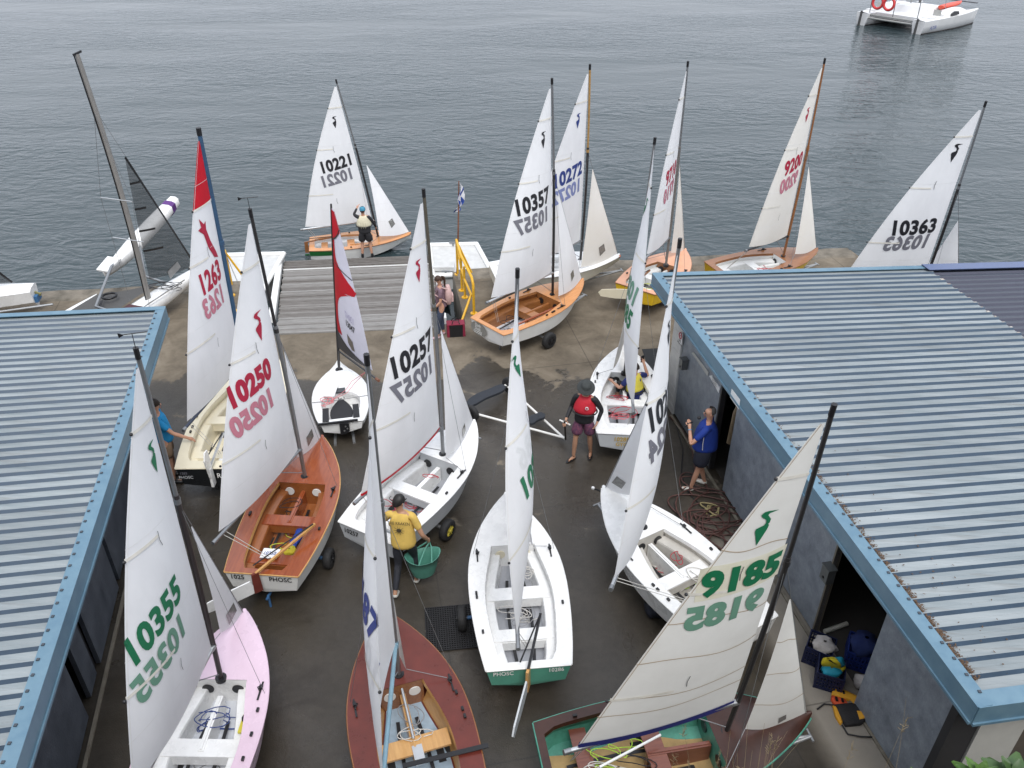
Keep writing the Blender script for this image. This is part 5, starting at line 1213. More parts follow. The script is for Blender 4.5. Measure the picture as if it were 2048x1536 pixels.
    if shoes:
        kind, sm = shoes
        for s_ in 'LR':
            a = w['ankle'+s_]; fd = dirn(pose.get('foot'+s_, (.18 if s_ == 'R' else -.18, 1, 0))); f0 = a-V((0, 0, .048*k)); sd = V((0, 0, 1)).cross(fd)
            if kind == 'shoe': skinmesh('shoe', [[(a-V((0, 0, .01*k)), .042*k), (f0-fd*.04*k, .046*k), (f0+fd*.07*k-V((0, 0, .008*k)), (.050*k, .040*k)), (f0+fd*.165*k-V((0, 0, .016*k)), (.046*k, .028*k))]], sm, t, 2)
            elif kind == 'boot': skinmesh('boot', [[(a+V((0, 0, .10*k)), .05*k), (a, .046*k), (f0-fd*.03*k, .046*k), (f0+fd*.07*k, (.05*k, .036*k)), (f0+fd*.16*k-V((0, 0, .012*k)), (.045*k, .026*k))]], sm, t, 2)
            else:
                zz = V((0, 0, .012)); o0 = V((f0.x, f0.y, z)); sole = [o0+fd*.20*k*c2*1.0+fd*.055*k+sd*.048*k*s2*(1+.15*c2)-fd*0 for c2, s2 in [(math.cos(q*math.pi/8)*.72, math.sin(q*math.pi/8)) for q in range(16)]]
                so = MB().prism(sole, zz*1.4).build('flip_flop', sm, t)
                mb = MB(); pk = o0+fd*.15*k+V((0, 0, .045*k)); mb.tube([pk, o0+fd*.06*k+sd*.05*k+V((0, 0, .03))], .008, 5); mb.tube([pk, o0+fd*.06*k-sd*.05*k+V((0, 0, .03))], .008, 5); mb.build('thong_strap', sm, so)
    if hat:
        kind, hm = hat; mb = MB()
        if kind == 'bucket': prof = [(.001, .135), (.06, .133), (.085, .115), (.098, .06), (.104, .045), (.165, .018), (.168, .012), (.105, .036)]
        else: prof = [(.001, .128), (.05, .122), (.085, .09), (.096, .04), (.097, .02)]
        mb.grid([[hp(r*math.cos(b), -.005+r*math.sin(b)*1.1, zz) for b in [2*math.pi*q/20 for q in range(20)]] for r, zz in prof], 0, True, True)
        if kind == 'cap': mb.grid([[hp(.085*math.sin(a)*(1-q*.1), .085+.07*q*math.cos(a)+.02*math.cos(a), .035-.015*q) for a in [lerp(-1.3, 1.3, i/8) for i in range(9)]] for q in (0, .5, 1)])
        mb.build('hat', hm, t)
    global ofs
    ofs = lambda v: Mx.to_3x3() @ (V(v)*k)
    return t, w, hp, dirn, k

# sailor at the foot of the ramp, back to us
vestcream = mat('vest_cream', (.58, .54, .40), .8, bump=.5, bscale=14); wetsuit = mat('wetsuit_black', (.014, .014, .017), .7, var=.3); capblue = mat('cap_blue', (.03, .11, .26), .6, col2=(.05, .33, .42), vscale=9)
p = at(735, 516, -.98)
t, w, hp, dr, k = person('sailor in a cream life vest and blue cap at the foot of the ramp', (p.x, p.y), rad(4), 1.66, hair=mat('hair_dark', (.02, .012, .008), .6), shirt=wetsuit, sleeves='long', shorts=wetsuit, vest=(vestcream, .03, None), hat=('cap', capblue), shoes=('boot', black), z=-.98, girth=1.22,
       pose=dict(elbowL=(-.30, .10, 1.46), wristL=(-.20, .26, 1.62), elbowR=(.30, .06, 1.18), wristR=(.34, .22, .98), kneeL=(-.12, .02, .5), ankleL=(-.15, 0, .085), kneeR=(.13, .02, .5), ankleR=(.16, 0, .085)))
mb = MB()
for s_ in (-.07, .0, .07): mb.beam(w['waist']+ofs((s_, -.225, 0)), w['chest']+ofs((s_, -.22, 0)), .008, .01)
mb.build('vest_seam', mat('vest_seam', (.40, .37, .27), .8), t)['kind'] = 'stuff'
# girl with the pink backpack
p = at(887, 672); pinkm = mat('pack_pink', (.56, .38, .36), .75, bump=.2); teetop = mat('tee_plum', (.12, .075, .10), .8, col2=(.24, .15, .18), vscale=14); jeans = mat('jeans', (.045, .06, .10), .85, var=.25, vscale=20); brownhair = mat('hair_brown', (.05, .024, .014), .6)
t, w, hp, dr, k = person('girl in plum tee shirt and jeans wearing a pink backpack by the handrail', (p.x, p.y), rad(100), 1.56, hair=brownhair, hairkind='ponytail', shirt=teetop, shorts=jeans, leglen='long', shoes=('shoe', mat('shoe_pink', (.52, .36, .40), .6)), look=rad(12), nod=rad(14), girth=.88, pose=dict(elbowR=(.22, -.06, 1.10), wristR=(.20, .0, .84), elbowL=(-.23, .05, 1.12), wristL=(-.2, .2, .95), kneeL=(-.1, .12, .5), ankleL=(-.1, .14, .085), lean=(0, .04, 0)))
mb = MB(); b0 = lerp(w['waist'], w['chest'], .55)+dr((0, -1, 0))*.20*k; axs = (dr((1, 0, 0)), dr((0, 1, 0)), V((0, 0, 1)))
rows = []
for i in range(9):
    q = i/8; s_ = math.sin(math.pi*lerp(.12, .93, q))**.5; zz = lerp(-.22, .22, q)
    rows.append([b0+axs[0]*(.145*s_*math.copysign(abs(math.cos(a))**.6, math.cos(a)))+axs[1]*(.085*s_*math.copysign(abs(math.sin(a))**.6, math.sin(a)))+axs[2]*zz for a in [2*math.pi*j/16 for j in range(16)]])
mb.grid(rows, 0, True, True); mb.add(rows[0], [tuple(range(16))[::-1]]); mb.add(rows[-1], [tuple(range(16))])
bp_ = mb.build('backpack', pinkm); tag(bp_, "pink backpack on the girl's back beside the handrail", 'backpack'); base_origin(bp_, b0-V((0, 0, .22)))
mb = MB(); mb.box(b0-axs[1]*.085-axs[2]*.07, (.18, .05, .16), axs); mb.build('front_pocket', pinkm, bp_)
for sg in (-1, 1): MB().tube([b0+axs[0]*.09*sg+axs[2]*.16, w['shoulder'+('R' if sg > 0 else 'L')]+V((0, 0, .07*k))-axs[0]*.05*sg, w['chest']+axs[1]*.16*k+axs[0]*.11*sg, b0+axs[0]*.12*sg-axs[2]*.14+axs[1]*.05], .016, 6).build('shoulder_strap', pinkm, bp_)
# dark jacket hanging round her waist
jk = mat('jacket_teal_black', (.012, .03, .033), .8, bump=.3)
mb = MB(); rows = []
for i in range(8):
    q = i/7; rows.append([w['pelvis']+V((0, 0, lerp(.10, -.36, q)*k))+axs[0]*((.19+.02*math.sin(5*a+q*3))*k*math.cos(a))+axs[1]*((.16+.03*math.sin(7*a+q*2)+.05*q)*k*math.sin(a)) for a in [lerp(-1.9, 1.5, j/14)+math.pi*.0 for j in range(15)]])
mb.grid(rows); o = mb.build('jacket', jk); tag(o, 'dark jacket hanging round the waist of the girl with the backpack', 'jacket'); base_origin(o, w['pelvis'])
# red and black holdall beside her
p = at(912, 668); bagred = mat('bag_red', (.22, .014, .04), .7); t = thing('holdall', 'red and black holdall on the ground behind the girl with the backpack', 'bag', p[:], rad(8))
Rz = M.Rotation(rad(8), 3, 'Z'); A3 = [Rz @ V(e) for e in ((1, 0, 0), (0, 1, 0), (0, 0, 1))]; c0 = p+V((0, 0, .15))
MB().box(c0, (.34, .30, .30), A3, taper=.85).build('body', black, t)
for sg in (-1, 1): MB().box(c0+A3[0]*.185*sg, (.06, .30, .29), A3, taper=.85).build('end_panel', bagred, t)
MB().box(c0+V((0, 0, .152)), (.42, .24, .02), A3).build('top_flap', bagred, t)
for sg in (-1, 1): MB().tube([c0+A3[0]*-.1+A3[1]*.1*sg+V((0, 0, .14)), c0+A3[0]*-.06+A3[1]*.06*sg+V((0, 0, .24)), c0+A3[0]*.06+A3[1]*.06*sg+V((0, 0, .24)), c0+A3[0]*.1+A3[1]*.1*sg+V((0, 0, .14))], .011, 6).build('handle', black, t)

# man in the yellow tee shirt with the green tub
yellow = mat('tee_yellow', (.62, .42, .10), .85, var=.12, vscale=7, bump=.4, bscale=9); leggings = mat('leggings_black', (.012, .013, .016), .75, col2=(.03, .033, .045)); shoew = mat('shoe_white', (.58, .57, .52), .7)
p = at(816, 1172)
t, w, hp, dr, k = person('man in a yellow tee shirt walking away carrying a green tub', (p.x, p.y), rad(-6), 1.74, girth=1.16, hair=mat('hair_black', (.012, .010, .009), .55), shirt=yellow, shorts=leggings, leglen='tight', shoes=('shoe', shoew), look=rad(-38), nod=rad(8), skin_=skint,
    pose=dict(lean=(-.03, .08, 0), elbowL=(-.33, .16, 1.18), wristL=(-.27, .38, 1.10), elbowR=(.29, .02, 1.08), wristR=(.33, .16, .86), kneeR=(.10, .16, .52), ankleR=(.12, .10, .085), kneeL=(-.11, -.02, .49), ankleL=(-.13, -.28, .13), footL=(-.05, 1, -.35)))
backc = lerp(w['waist'], w['chest'], .95)+dr((0, -1, 0))*.135*k; bn = dr((0, -1, 0)); mb = MB(); inky = mat('print_charcoal', (.07, .055, .03), .9)
bx_, by_ = dr((1, 0, 0)), (V((0, 0, 1))+dr((0, .16, 0))*.16).normalized()
mb = MB(); flat_text(mb, 'THE KRAKEN', backc+by_*.10, bx_, by_, .05, .75, .035, .01)
mb.build('shirt_lettering', inky, t)
mb = MB()
for q in range(10):
    a = q*math.pi*2/10; mb.prism([backc+bn*.03+bx_*math.cos(a+.2)*.02+by_*(math.sin(a+.2)*.02-.02), backc+bn*.03+bx_*math.cos(a)*.085+by_*(math.sin(a)*.085-.02), backc+bn*.03+bx_*math.cos(a-.2)*.02+by_*(math.sin(a-.2)*.02-.02)], bn*.004)
mb.disc(backc+bn*.03-by_*.02, bn, .035, .004, 12); mb.build('shirt_print', inky, t)
# green flexible tub in his right hand
gr = mat('tub_green', (.075, .25, .19), .5, col2=(.10, .30, .235), vscale=5); hw = w['wristR']+(w['wristR']-w['elbowR']).normalized()*.10
tx = at(846, 1172, 0); tt = thing('tub', 'flexible green two handled tub carried by the man in yellow', 'tub', (tx.x+.03, tx.y+.02, hw.z-.52), rad(18)); Rt = M.Rotation(rad(18), 3, 'Z'); cb = V((tx.x+.03, tx.y+.02, hw.z-.52)); mb = MB()
def tubring(r, z_, th=0): 
    out = []
    for a in [2*math.pi*j/28 for j in range(28)]:
        lift = .10*(abs(math.cos(a))**3)*max(0, (z_-.2)/.24); e = V((math.cos(a)*(r-th)*1.18, math.sin(a)*(r-th)*.78, z_+lift)); out.append(cb+Rt @ e)
    return out
mb.grid([tubring(.135, 0), tubring(.148, .03), tubring(.188, .20), tubring(.228, .36), tubring(.236, .365), tubring(.223, .36, .004), tubring(.178, .19, .004), tubring(.13, .012, 0)], 0, True, True)
mb.add(tubring(.135, 0), [tuple(range(28))[::-1]]); mb.add(tubring(.13, .012), [tuple(range(28))]); mb.build('tub_body', gr, tt)
for sg in (-1, 1):
    e0 = cb+Rt @ V((-.10, .17*sg, .36)); e1 = cb+Rt @ V((.10, .17*sg, .36)); MB().tube([e0, lerp(e0, hw, .7)+V((-.02, 0, 0)), hw+V((0, .02*sg, .01)), lerp(e1, hw, .7)+V((.02, 0, 0)), e1], .013, 6).build('handle', gr, tt)
# yellow and navy life vest beside him in the dinghy
def soft(name, c, size, ax, m, parent=None, n=8, seed=0, pw=.6, rump=.12):
    rnd = random.Random(seed); ph = [rnd.uniform(0, 6) for _ in range(4)]; rows = []
    for i in range(n+1):
        v = lerp(-1, 1, i/n); s_ = max(.02, (1-abs(v)**3.2))**.5
        rows.append([V(c)+ax[0]*(size[0]/2*s_*math.copysign(abs(math.cos(a))**pw, math.cos(a))*(1+rump*math.sin(3*a+ph[0]+v*3)))+ax[1]*(size[1]/2*s_*math.copysign(abs(math.sin(a))**pw, math.sin(a))*(1+rump*math.sin(4*a+ph[1]-v*2)))+ax[2]*(size[2]/2*v+.03*math.sin(2*a+ph[2])*size[2]) for a in [2*math.pi*j/14 for j in range(14)]])
    return MB().grid(rows, 0, True, True).build(name, m, parent)
XYZ = (V((1, 0, 0)), V((0, 1, 0)), V((0, 0, 1)))
P = c_10257['P']; lv = thing('life_vest', 'yellow and navy life vest lying in the cockpit of the grey dinghy 10257', 'life vest', P(.62, -.36, .34)[:], c_10257['hd'])
soft('vest_panel', P(.66, -.34, .40), (.30, .16, .12), c_10257['ax'], mat('vest_navy', (.012, .018, .06), .7), lv, seed=2); soft('vest_panel', P(.50, -.20, .42), (.26, .18, .12), c_10257['ax'], mat('vest_amber', (.58, .36, .03), .7), lv, seed=3)

soft('bag_panel', BAG_AT+V((.03, .05, .06)), (.40, .14, .10), (c_10250['ax'][0], c_10250['ax'][1], c_10250['ax'][2]), mat('bag_blue', (.015, .05, .30), .8, bump=.4), o_bag, seed=31, rump=.25); soft('bag_panel', BAG_AT+c_10250['ax'][0]*-.24+V((0, 0, .06)), (.16, .18, .09), c_10250['ax'], mat('bag_yellow', (.55, .45, .03), .8), o_bag, seed=32)
# man in the red life vest holding the empty trolley
redv = mat('vest_red', (.48, .014, .03), .7, bump=.35, bscale=12); floral = mat('shorts_floral', (.025, .02, .06), .85, col2=(.26, .08, .13), vscale=26); hatm = mat('hat_charcoal', (.04, .045, .045), .9, bump=.4)
p = at(1164, 915)
t, w, hp, dr, k = person('man in a red life vest and charcoal bucket hat holding the empty trolley handle', (p.x, p.y), rad(160), 1.68, girth=1.14, hair=mat('hair_grey', (.09, .085, .08), .7), skin_=skint, shirt=wetsuit, sleeves='long', shorts=floral, vest=(redv, .022, 'red life vest with a round white badge'), hat=('bucket', hatm), shoes=('thong', black), look=rad(18), nod=rad(22),
    pose=dict(ankleR=(.15, .10, .085), kneeR=(.13, .08, .5), ankleL=(-.13, -.14, .085), kneeL=(-.12, -.04, .5), elbowR=(.27, -.03, 1.14), wristR=(.30, .20, .98), elbowL=(-.31, -.08, 1.15), wristL=(-.26, .03, .93), footR=(.5, 1, 0), footL=(-.15, 1, 0)))
bc = w['chest']+dr((-.0, 1, 0))*.205*k+dr((-1, 0, 0))*.085+V((0, 0, .02)); MB().disc(bc, dr((0, 1, 0)), .032, .008, 14).build('badge', paper if False else white_paper, t); MB().disc(bc, dr((0, 1, 0)), .018, .012, 10).build('badge_centre', ink['red'], t)
hwR = w['wristR']+(w['wristR']-w['elbowR']).normalized()*.07; HW_RED = hwR
# empty launching trolley on the concrete
p0, pA, pB = at(1131, 879, .10), at(1012, 770, .2), at(928, 822, .2)
t = thing('launching_trolley', 'empty launching trolley with white tubes and black padded bunks lying on the concrete', 'boat trolley', at(1035, 835)[:], 0)
whitetube = mat('white_tube', (.74, .73, .70), .35, var=.06)
axd = (pB-pA).normalized(); MB().tube([p0, pA], .024, 8).build('frame_tube', whitetube, t); MB().tube([p0+V((0, 0, .03)), at(957, 829, .2)], .024, 8).build('frame_tube', whitetube, t); MB().tube([pA, pB], .026, 8).build('axle', whitetube, t)
bunk = mat('bunk_pad', (.022, .026, .034), .8)
def pad(a, b, wd, th, nm='bunk'):
    a, b = V(a), V(b); d = (b-a).normalized(); s_ = V((0, 0, 1)).cross(d).normalized(); rows = []
    for i in range(9):
        q = i/8; c = lerp(a, b, q)+V((0, 0, .05*math.sin(math.pi*2*q-.5)*.5)); ww = wd*(.55+.45*min(1, min(q, 1-q)*7)); rows.append([c+s_*ww/2, c+s_*ww/2+V((0, 0, th)), c-s_*ww/2+V((0, 0, th)), c-s_*ww/2])
    MB().grid(rows, 0, False, True).add(rows[0], [(0, 1, 2, 3)]).add(rows[-1], [(3, 2, 1, 0)]).build(nm, bunk, t)
pad(at(936, 812, .30), at(1008, 773, .30), .24, .05); pad(at(1058, 848, .22), at(1086, 829, .22), .20, .05)
wheel(t, at(1019, 771, .2), axd, .19, .10); wheel(t, at(944, 826, .2)-axd*.0, axd, .17, .10)
MB().tube([p0, lerp(p0, hwR, .5), hwR, hwR+(hwR-p0).normalized()*.12], .018, 8).build('tow_handle', mat('handle_dark', (.05, .045, .04), .5), t)
MB().tube([hwR+ofs((.10, .02, .05)), hwR-ofs((.10, .02, .04))], .017, 8).build('grip_bar', whitetube, t)
# commentator with the microphone
polo = mat('polo_blue', (.008, .035, .25), .8, var=.12, vscale=8, bump=.35, bscale=10); navysh = mat('shorts_navy', (.010, .012, .024), .85)
p = at(1396, 975)
t, w, hp, dr, k = person('grey haired man in blue polo shirt speaking into a microphone by the shed', (p.x, p.y), rad(72), 1.74, hair=mat('hair_grey'), hairkind='bald', shirt=polo, shorts=navysh, shoes=('shoe', shoew), girth=1.36, nod=rad(2), look=rad(20),
    pose=dict(shoulderL=(-.215, .01, 1.42), shoulderR=(.215, -.01, 1.42), elbowL=(-.31, .22, 1.14), wristL=(-.14, .29, 1.36), elbowR=(.36, -.04, 1.15), wristR=(.36, .06, .92), kneeR=(.11, .04, .5), ankleR=(.14, -.08, .085), kneeL=(-.11, .04, .5), ankleL=(-.12, .12, .085), footR=(.3, 1, 0), footL=(-.1, 1, 0)))
hwL = w['wristL']+(w['wristL']-w['elbowL']).normalized()*.07; mouth = hp(0, .12, -.045)
mt = thing('microphone', 'black hand microphone held up by the man in the blue polo shirt', 'microphone', hwL[:], 0); md = (mouth-hwL).normalized()
MB().tube([hwL-md*.10, hwL+md*.06], .017, 8).build('handle', black, mt); MB().ball(lerp(hwL, mouth, .75), .032, 8).build('head', mat('mic_mesh', (.04, .04, .042), .5, metal=.5), mt)
MB().tube([w['chest']+ofs((-.215, .03, -.02)), w['waist']+ofs((-.205, .02, 0)), w['pelvis']+ofs((-.215, .02, .05))], .006, 5).build('piping', paintwhite, t)
MB().ring(lerp(w['wristL'], w['elbowL'], .12), (w['wristL']-w['elbowL']), .03, .008, 14, 6).build('wrist_watch', mat('watch_blue', (.1, .3, .5), .4), t)
# sailor sitting in 10285
P = c_10285['P']; q = P(1.55, -.22, .16)
ylw = mat('vest_yellow', (.58, .50, .06), .75, bump=.3)
t, w, hp, dr, k = person('sailor in a yellow vest sitting in a white dinghy with phone raised', (q.x, q.y), c_10285['hd']-math.pi/2+rad(35), 1.68, hair=mat('hair_dark'), shirt=mat('top_navy', (.010, .02, .12), .8), sleeves='short', shorts=wetsuit, leglen='tight', vest=(ylw, .02, None), z=q.z-.30, look=rad(10), nod=rad(25),
    pose=dict(pelvis=(0, 0, .40), waist=(0, .03, .54), chest=(0, .08, .74), neck=(0, .10, .92), hipR=(.1, .02, .38), hipL=(-.1, .02, .38), shoulderR=(.175, .08, .86), shoulderL=(-.175, .08, .86), kneeR=(.14, .40, .62), kneeL=(-.14, .40, .62), ankleR=(.13, .42, .32), ankleL=(-.13, .42, .32),
              elbowR=(.36, .10, .76), wristR=(.36, .26, .98), elbowL=(-.30, .16, .64), wristL=(-.30, .42, .66)))
hwp = w['wristR']+(w['wristR']-w['elbowR']).normalized()*.09
o = MB().box(hwp, (.075, .012, .15), (dr((1, 0, 0)), dr((0, 1, 0)), V((0, 0, 1)))).build('phone', black); tag(o, 'black phone held up by the seated sailor in yellow', 'phone'); base_origin(o, hwp)
rb = thing('rope_bag', 'dark mesh bag of rope in the cockpit of the white dinghy 10285', 'bag', P(2.0, .26, .2)[:], 0)
soft('bag_body', P(1.98, .27, .28), (.26, .24, .20), c_10285['ax'], mat('bag_maroon', (.05, .015, .022), .9, bump=.8, bscale=25), rb, seed=5); MB().tube(squiggle(P(1.98, .27, .40), .09, .08, 2.5, 30, 9), .009, 5).build('rope', ropes['black'], rb)
# man in a bright blue tee shirt half hidden at the left
cyan = mat('tee_cyan', (.01, .24, .52), .8, bump=.3)
t, w, hp, dr, k = person('man in a bright blue tee shirt leaning on the black hulled dinghy', (-6.10, 11.46), rad(-72), 1.74, hair=mat('hair_dark'), skin_=skinm, shirt=cyan, shorts=mat('shorts_tan', (.25, .17, .11), .8), shoes=('shoe', black),
    pose=dict(elbowR=(.22, .20, 1.14), wristR=(.20, .42, .98), elbowL=(-.25, -.05, 1.13), wristL=(-.25, .0, .9)))
# ================================================================== OTHER BOATS AND LOOSE GEAR
def slim_hull(mb, P, L, W, zk, zg, mi=0, nose=.9, smooth=True):
    """narrow float: P maps (x,y,z); pointed bow, cut stern, flat deck"""
    rows = []
    for i in range(17):
        t = i/16; w_ = W/2*(interp([(0, .62), (.2, .9), (.5, 1), (.8, .72), (.95, .28), (1, .06)], t)); k = zk+(zg-zk)*(.75*max(0, t-.55)/.45)**2+.06*(1-t)**3
        rows.append([P(t*L, -w_*.55, zg+.0), P(t*L, -w_, zg-.05), P(t*L, -w_*.8, lerp(zg, k, .6)), P(t*L, 0, k), P(t*L, w_*.8, lerp(zg, k, .6)), P(t*L, w_, zg-.05), P(t*L, w_*.55, zg+.0)])
    mb.grid(rows, mi, smooth, True); mb.add(rows[0], [tuple(range(7))[::-1]], mi); mb.add(rows[-1], [tuple(range(7))], mi); return mb
meshm = mat('trampoline_mesh', (.05, .05, .05), .8, vscale=90, col2=(.10, .098, .095))
# trimaran behind the left shed
mf = at(299, 606, .5); hdg = math.atan2(.92, .30); fwd = V((math.cos(hdg), math.sin(hdg), 0)); prt = V((-fwd.y, fwd.x, 0)); up = V((0, 0, 1))
tri_ = thing('trimaran', 'white trimaran with grey mast and smoke grey jib on the quay behind the shed', 'trimaran', (mf.x, mf.y, 0), hdg)
o0 = V((mf.x, mf.y, 0))-fwd*2.3
PM = lambda x, y, z: o0+fwd*x+prt*y+up*z
slim_hull(MB(), PM, 4.3, .56, .15, .62).build('main_hull', gelwhite, tri_)
mb = MB(); mb.prism([PM(.3, -.20, .625), PM(1.9, -.22, .625), PM(1.9, .22, .625), PM(.3, .20, .625)], up*.01); mb.build('cockpit_panel', mat('panel_maroon', (.06, .02, .025), .7), tri_)
# one float is cocked up over the sea wall
f0, f1 = at(213, 556, .70), at(352, 405, 1.62); fd = (f1-f0).normalized(); fs = up.cross(fd).normalized(); fu = fd.cross(fs); Lf = (f1-f0).length
PF = lambda x, y, z: f0+fd*x+fs*y+fu*z
slim_hull(MB(), lambda x, y, z: PF(Lf-x, y, z), Lf, .46, -.22, .20).build('float', gelwhite, tri_)
MB().prism([PF(.0, .17, .2), PF(.5, .2, .2), PF(.5, -.2, .2), PF(0, -.17, .2)], fu*.05).build('float_hatch', gelwhite, tri_)
purple = mat('band_purple', (.09, .02, .17), .5); mb = MB(); rows = []
for x in (Lf-.36, Lf-.20): rows.append([PF(x, y*.23*.78*1.03, z) for y, z in ((-.55, .206), (-1, .155), (-.8, -.03), (0, -.19), (.8, -.03), (1, .155), (.55, .206), (-.55, .206))])
mb.grid(rows, 0, False); mb.build('band', purple, tri_)
for x in (.9, 2.6): 
    mb = MB().tube([PM(x+.6, 0, .55), PM(x+.5, .7, .74), lerp(PM(x+.5, 1.2, .8), PF(Lf*.25+x*.4, 0, .1), .6), PF(Lf*.15+x*.35, 0, .05)], .035, 8); mb.build('beam', alud, tri_)
S_ = V((mf.x, mf.y, 0))+fwd*-.2-prt*0
slim_hull(MB(), lambda x, y, z: o0+fwd*(x-.9)+prt*(1.55+y)+up*(z), 3.2, .36, .12, .50).build('float', gelwhite, tri_)
mb = MB(); rows = [[lerp(PM(lerp(.4, 3.1, i/8), .25, .66), o0+fwd*(lerp(.0, 2.2, i/8))+prt*1.42+up*.56, j/6)-up*(.05*math.sin(math.pi*j/6)) for j in range(7)] for i in range(9)]; mb.grid(rows); net = mb.build('trampoline', meshm, tri_)
MB().ring(lerp(PM(2.0, .8, .70), PM(2.0, .9, .70), .5), up, .16, .028, 16, 6).build('trampoline_letter', black, net); MB().beam(PM(1.75, .85, .70), PM(1.4, .62, .70), .06, .008).build('trampoline_letter', black, net)
tp = reach(154, 108, mf, 5.75); ml = (tp-mf).normalized(); n = 16
mb = MB()
rows = []
for i in range(n+1):
    q = i/n; c_ = lerp(mf, tp, q)+fwd*(.10*math.sin(math.pi*q)); wd = .055*(1-.35*q**2); rows.append([c_+fwd*(wd*1.5*math.cos(a))+prt*(wd*.75*math.sin(a)) for a in [2*math.pi*k/10 for k in range(10)]])
mb.grid(rows, 0, True, True); mb.build('mast', mat('mast_warm_grey', (.26, .25, .235), .5, var=.1), tri_)
MB().tube([lerp(mf, tp, q/12)+fwd*(.10*math.sin(math.pi*q/12))+fwd*-.085 for q in range(13)], .014, 6).build('sail_track', black, tri_)
MB().beam(tp-fwd*.10, tp+fwd*.12+up*.03, .03, .04).build('mast_crane', black, tri_)
for q in (.30, .47): MB().tube([lerp(mf, tp, q)-prt*.42-fwd*.08, lerp(mf, tp, q)+prt*.42-fwd*.08], .012, 6).build('spreader', alu, tri_)
for sg in (-1, 1): MB().tube([lerp(mf, tp, .8), lerp(mf, tp, .47)+prt*.42*sg-fwd*.08, PM(2.0, .26*sg, .6)], .005, 4).build('shroud', steelwire, tri_)
jt = PM(4.15, 0, .70); jh = at(236, 322, 4.15); jh = lerp(jt, lerp(mf, tp, .83), .72)
J = Sail(jt, lerp(mf, jt, .16)+up*.45+prt*.1, jh, .07, 0, .02, .03, .04); mb = MB(); J.mesh(mb); jb = mb.build('jib', sailgrey, tri_)
for v in (.25, .42, .60, .80): mb = MB(); J.ribbon(mb, J.across(v, .55 if v < .7 else 0, 1, 6), .045); mb.build('batten', black, jb)
mb = MB(); J.ribbon(mb, [(.02, J.bh*i/10) for i in range(11)], .05); mb.build('luff_tape', black, jb)
mb = MB(); J.print2d(mb, [([(-.7, -.35), (.7, -.45), (.7, .3), (-.6, .45)], [(0, 1, 2, 3)])], J.wl(.16*J.bh)*.5, .15*J.bh, .30, both=True); mb.build('window', mat('window_pale', (.28, .29, .30), .25), jb)
MB().tube([jh, lerp(jh, lerp(mf, tp, .83), .99)], .005, 4).build('halyard', steelwire, tri_)
mb = MB().tube(squiggle(PM(2.9, -.15, .68), .4, .22, 4, 60, 77), .008, 5); mb.build('rope', ropes['black'], tri_)
MB().beam(PM(1.2, -.25, .66), PM(3.3, -.3, .70), .03, .02).build('side_rail', alu, tri_)

# boat at the left edge
bt = at(70, 574, .62); d = V((.97, .20, 0)).normalized(); s_ = V((-d.y, d.x, 0)); ob0 = V((bt.x, bt.y, 0))-d*4.2
lb = thing('multihull', 'white multihull bow with a dark mesh sail at the left edge of the quay', 'multihull', (ob0+d*2)[:], math.atan2(d.y, d.x))
PL = lambda x, y, z: ob0+d*x+s_*y+up*z
slim_hull(MB(), lambda x, y, z: PL(4.15-x, y, z), 4.15, .85, .02, .66, smooth=False).build('hull', gelwhite, lb)
MB().beam(PL(4.0, .05, .52), PL(4.28, -.02, .42), .05, .07).build('bow_strap', mat('strap_olive', (.2, .19, .08), .7), lb); MB().box(PL(4.16, -.02, .36), (.14, .30, .16), (d, s_, up)).build('bow_chock', mat('chock_blue', (.04, .13, .27), .6), lb)
J = Sail(PL(3.75, 0, .80), PL(2.0, .3, .85), PL(1.2, 0, 4.4), .06, 0, .0, .03); mb = MB(); J.mesh(mb); jb = mb.build('jib', sailgrey, lb)
mb = MB(); J.ribbon(mb, [(.02, J.bh*i/10) for i in range(11)], .05); mb.build('luff_tape', black, jb); mb = MB(); J.print2d(mb, [([(-.6, -.3), (.6, -.3), (.5, .3), (-.6, .3)], [(0, 1, 2, 3)])], .5, .35, .3, both=True); mb.build('window', mat('window_pale'), jb)
MB().ring(J.pt(.26, .28, .02), J.n, .075, .016, 14, 5).build('sail_badge', paintwhite, jb)
MB().tube([PL(1.3, 0, .5), PL(1.1, 0, 5.8)], .045, 8).build('mast', alud, lb)
mb = MB().tube([PL(-.5, -.75, .15), PL(4.6, -.35, .28)], .03, 8); mb.build('rail', galv, thing('boat_trolley', 'low galvanised trolley rail in front of the white multihull at the left edge', 'boat trolley', PL(2, -.5, 0)[:], math.atan2(d.y, d.x), 'launching trolleys under the dinghies'))

